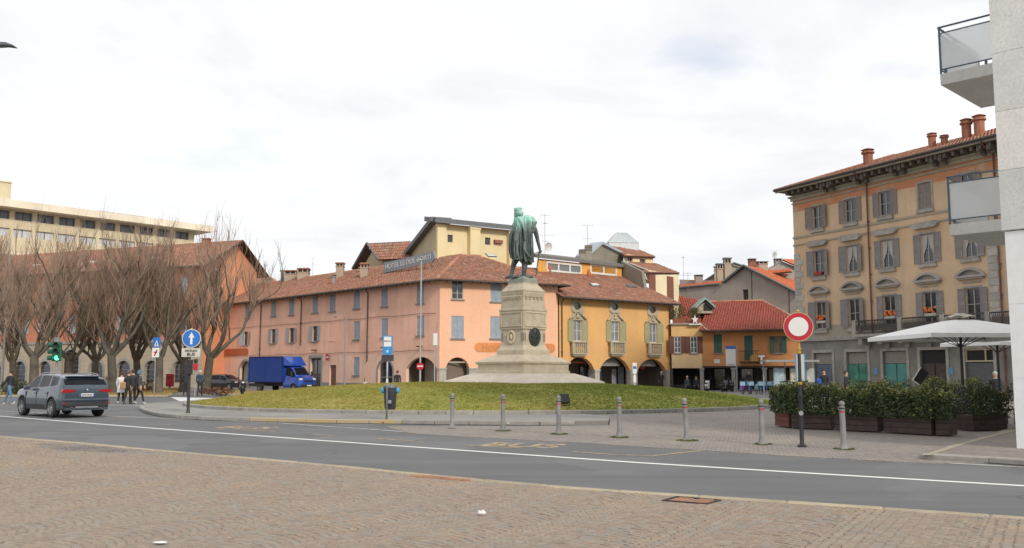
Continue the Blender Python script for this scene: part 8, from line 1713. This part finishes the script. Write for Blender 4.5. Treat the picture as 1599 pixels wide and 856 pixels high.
# ================================================================ HEDGE BOXES, PARASOLS, TERRACE
PLK = plain('brown_planter_board', (.055, .034, .028), .7, var=.3, scale=5); PLR = plain('red_brown_planter_board', (.13, .04, .03), .7, var=.25, scale=5)
rh_ = random.Random(21)
def hedge_box(a, b, label, wd=.55, h=.45, hh=1.24, mat=None, n=5600, top_yellow=.7, lid=0):
    """planter of boards with a clipped-loose hedge; a,b = front bottom corners"""
    d = b - a; L = d.length; an = atan2(d.y, d.x); M = T(a.x, a.y, .05, an); t = thing('hedge_planter', label, 'planter', M, 'hedge planters round the terrace'); mat = mat or PLK; bh = h / 3
    pm = wmesh(('plank', round(L, 2), mat.name), lambda m: m.box(.004, L - .004, -.0, .025, .003, bh - .006, bev=.004), mat); pe = wmesh(('end_plank', wd, mat.name), lambda m: m.box(-.012, .012, .026, wd - .026, .003, bh - .006), mat)
    for k in range(3):
        add('plank', pm, t, M @ T(0, 0, k * bh)); add('plank', pm, t, M @ T(0, wd - .025, k * bh)); add('plank', pe, t, M @ T(.02, 0, k * bh)); add('plank', pe, t, M @ T(L - .02, 0, k * bh))
    MB().box(.03, L - .03, .03, wd - .03, .04, h - .05).obj('soil', plain('potting_soil', (.03, .022, .015), .95), t, M)
    m_ = MB(); nrm = lambda x: noise.noise(V((a.x * 3 + x * 2.2, a.y, 0)))
    for _ in range(int(n * L / 1.6)):
        x = rh_.uniform(-.06, L + .1); y = rh_.uniform(-.14, wd + .12); top_ = hh + .24 * nrm(x) + rh_.uniform(-.07, .09) - abs(y - wd / 2) * .18; z = h - .06 + (top_ - h) * (rh_.random() ** .85)
        if rh_.random() < .03: z += rh_.uniform(.05, .2)
        if rh_.random() < .45: y = -.14 + rh_.random() ** 2 * .2
        q = V((x, y, z)); aa = V((rh_.uniform(-1, 1), rh_.uniform(-1, 1), rh_.uniform(-.8, .8))).normalized(); bb = aa.cross(V((rh_.uniform(-1, 1), rh_.uniform(-1, 1), rh_.uniform(-1, 1)))).normalized(); s_ = rh_.uniform(.026, .052)
        m_.raw([q - aa * s_, q - bb * s_ * .5, q + aa * s_, q + bb * s_ * .5], [(0, 1, 2, 3)], 1 if rh_.random() < top_yellow * max(0, (z - .75 * top_) / (.25 * top_)) * 1.3 + .06 else 0)
    m_.obj('foliage', [LEAF2, LEAF3], t, M); m_ = MB()
    for _ in range(int(16 * L)): x = rh_.uniform(.05, L - .05); y = rh_.uniform(.1, wd - .1); m_.tube([(x, y, .3), (x + rh_.uniform(-.1, .1), y + rh_.uniform(-.1, .1), .8), (x + rh_.uniform(-.2, .2), y + rh_.uniform(-.15, .15), hh * .95)], [.012, .008, .004], 4)
    m_.obj('stems', WOODD, t, M); return t
pxs = ((1236, 668.5, 1299, 670.5, 'dark brown hedge planter behind the no vehicles sign'), (1304, 671.5, 1371, 674.5, 'dark brown hedge planter behind the right bollard'), (1380, 675, 1455, 679.5, 'dark brown hedge planter with a yellowish top, right of the last bollard'), (1461, 679.5, 1483, 680.5, 'short dark brown hedge planter at the corner of the row'))
for x0, y0, x1, y1, lab in pxs: hedge_box(G(x0, y0, .05), G(x1, y1, .05), lab)
ea, eb = G(1236, 668.5, .05), G(1299, 670.5, .05); dd_ = (eb - ea).normalized(); nn_ = V((-dd_.y, dd_.x, 0))
hedge_box(G(1210, 664.5, .05), G(1232, 667.5, .05), 'red-brown end planter at the left end of the hedge row', mat=PLR)
hedge_box(G(1520, 673, .05), G(1574, 671, .05), 'dark planter with low hedge near the white building', n=3800, top_yellow=.2, hh=1.25)
hedge_box(G(1330, 652, .05), G(1420, 655, .05), 'rear hedge planter behind the terrace on the shop side', n=2600, hh=1.35); hedge_box(G(1440, 655, .05), G(1530, 657, .05), 'rear hedge planter with bright yellow-green top under the parasol', n=3000, hh=1.42, top_yellow=1.2)
# parasols
PCL = plain('white_parasol_cloth', (.84, .83, .81), .85, var=.04, scale=2)
def parasol(px, D, ztop, zedge, half, label, rz, polemat=BLK):
    M = pf(px, D, .05, rz); t = thing('parasol', label, 'parasol', M, 'white terrace parasols'); n = 8; m_ = MB(); ringn = 24; vs_ = []
    def rim(f):       # square outline with slightly sagging edges
        o = []
        for i in range(ringn):
            a = 2 * pi * i / ringn; c_, s_ = cos(a), sin(a); k = 1 / max(abs(c_), abs(s_)); k *= 1 - .03 * sin(2 * a * 2) ** 2 * 0; o.append((c_ * k * half * f, s_ * k * half * f, a))
        return o
    for f in (.14, .4, .7, 1.0):
        z = ztop + (zedge - ztop) * (f ** 1.08)
        for x, y, a in rim(f): vs_.append(V((x, y, z)))
    for x, y, a in rim(1.0): vs_.append(V((x, y, zedge - .12)))
    fs = [(j * ringn + i, (j + 1) * ringn + i, (j + 1) * ringn + (i + 1) % ringn, j * ringn + (i + 1) % ringn) for j in range(4) for i in range(ringn)]; m_.raw(vs_, fs); c_ = m_.obj('canopy', PCL, t, M, smooth=True)
    m_ = MB(); m_.raw([V((x, y, ztop + .03 + .03 * sin(5 * a))) for x, y, a in rim(.17)] + [V((x, y, ztop + .14)) for x, y, a in rim(.04)], [(i, (i + 1) % ringn, (i + 1) % ringn + ringn, i + ringn) for i in range(ringn)] + [tuple(range(ringn, 2 * ringn))]); m_.obj('vent', plain('beige_vent_cloth', (.48, .44, .38), .9), c_, M)
    MB().lathe([(.3, 0), (.3, .06), (.05, .08), (.038, ztop)], 12).obj('pole', polemat, t, M, smooth=True)
    for i in range(8):
        a = pi / 4 * i; k = 1 / max(abs(cos(a)), abs(sin(a))); MB().tube([(0, 0, ztop - .02), (cos(a) * k * half * .98, sin(a) * k * half * .98, zedge - .03)], .014, 5).obj('rib', WOODD, t, M); MB().tube([(0, 0, zedge - .35), (cos(a) * k * half * .5, sin(a) * k * half * .5, (ztop + zedge) / 2 - .03)], .012, 5).obj('strut', WOODD, t, M)
    return t
parasol(1503, 28.2, 3.22, 2.68, 1.98, 'large white parasol over the terrace before the tall ochre building', 4)
parasol(1560, 33, 2.95, 2.62, 1.3, 'small white parasol behind the large one, beside the white building', 20)
MBR = plain('black_menu_board', (.012, .012, .014), .4)
g_ = V((P(1438, 590, 27.6).x, 27.6, 0)); Mm = T(g_.x, g_.y, .05, radians(-10)); t = thing('menu_board', 'tilted black menu board with white edge above the hedge', 'menu board', Mm); m_ = MB(); zc = P(1438, 591, 27.6).z; Rb = Matrix.Translation((0, 0, zc)) @ Matrix.Rotation(radians(38), 4, 'Y') @ Matrix.Rotation(radians(-20), 4, 'X'); m_.box(-.13, .13, -.02, .02, -.24, .24, M=Rb); m_.obj('board', MBR, t, Mm); m_ = MB(); m_.box(-.15, -.131, -.025, .025, -.25, .25, M=Rb); m_.box(-.13, .13, -.025, .025, -.26, -.241, M=Rb); m_.obj('edge', SWH, t, Mm); MB().tube([(0, 0, 0), (0, 0, zc - .1)], .02, 6).obj('stand', BLK, t, Mm)
TBL = plain('grey_white_table_top', (.42, .42, .42), .4)
def table(M, label, group):
    t = thing('table', label, 'table', M, group); MB().box(-.4, .4, -.4, .4, .72, .75, bev=.01).obj('tabletop', TBL, t, M); MB().lathe([(.25, 0), (.25, .02), (.03, .04), (.03, .72)], 12).obj('pedestal', BLK, t, M); return t
tl_ = ['grey-white terrace table behind the corner planter', 'grey-white terrace table near the parasol pole', 'grey-white terrace table beside the white building', 'grey-white terrace table at the rear hedge']
cl_ = 0
for i, (px, D) in enumerate(((1478, 27.0), (1512, 30.2), (1556, 28.8), (1430, 31))):
    table(pf(px, D, .05, 20 * i), tl_[i], 'terrace tables')
    for s_, rz, wd_ in ((-1, -90, 'left'), (1, 90, 'right')): c = P(px, 590, D); chair(T(c.x + s_ * .62, c.y + .1, .05, radians(rz)), 'dark chair on the %s side of the %s' % (wd_, tl_[i].replace('grey-white terrace ', '')), 'terrace chairs')
# low shrubs under the trees
def shrub(px, D, r, label, mat, n=900, size=.07, z=.1, name='shrub'):
    p = P(px, 600, D); M = T(p.x, D, z); t = thing(name, label, 'shrub', M, 'shrubs on the left verge'); m_ = MB(); leaf_cloud(m_, (0, 0, r[2] * .9), r, n, size, rl, fill=.2); m_.obj('foliage', mat, t, M); m_ = MB(); [m_.tube([(0, 0, 0), (rl.uniform(-.5, .5) * r[0], rl.uniform(-.5, .5) * r[1], r[2] * 1.3)], .02, 4) for _ in range(8)]; m_.obj('stem', WOODD, t, M); return t
LEAFG = plain('dull_green_leaves', (.05, .075, .035), .85, var=.4)
for a_ in ((22, 66, (1.0, .8, .62), 'flat-topped dark green shrub behind the striding person', LEAFG, 1300), (38, 68, (1.3, .8, .45), 'lower green shrub behind the car bonnet', LEAFG, 1200), (150, 70, (1.1, .7, .55), 'reddish bare bush behind the car roof', LEAFR, 1000), (168, 73, (1.2, .7, .7), 'taller reddish bush between two tree trunks', LEAFR, 1100), (232, 80, (1.2, .7, .45), 'low brownish bush left of the pedestrian sign', LEAFR, 700), (340, 66, (1.4, .5, .3), 'low brown bush in front of the black parked car', LEAFR, 700)): shrub(*a_)
print('OBJECTS', len(COL.objects), 'VERTS', sum(len(m.vertices) for m in bpy.data.meshes))
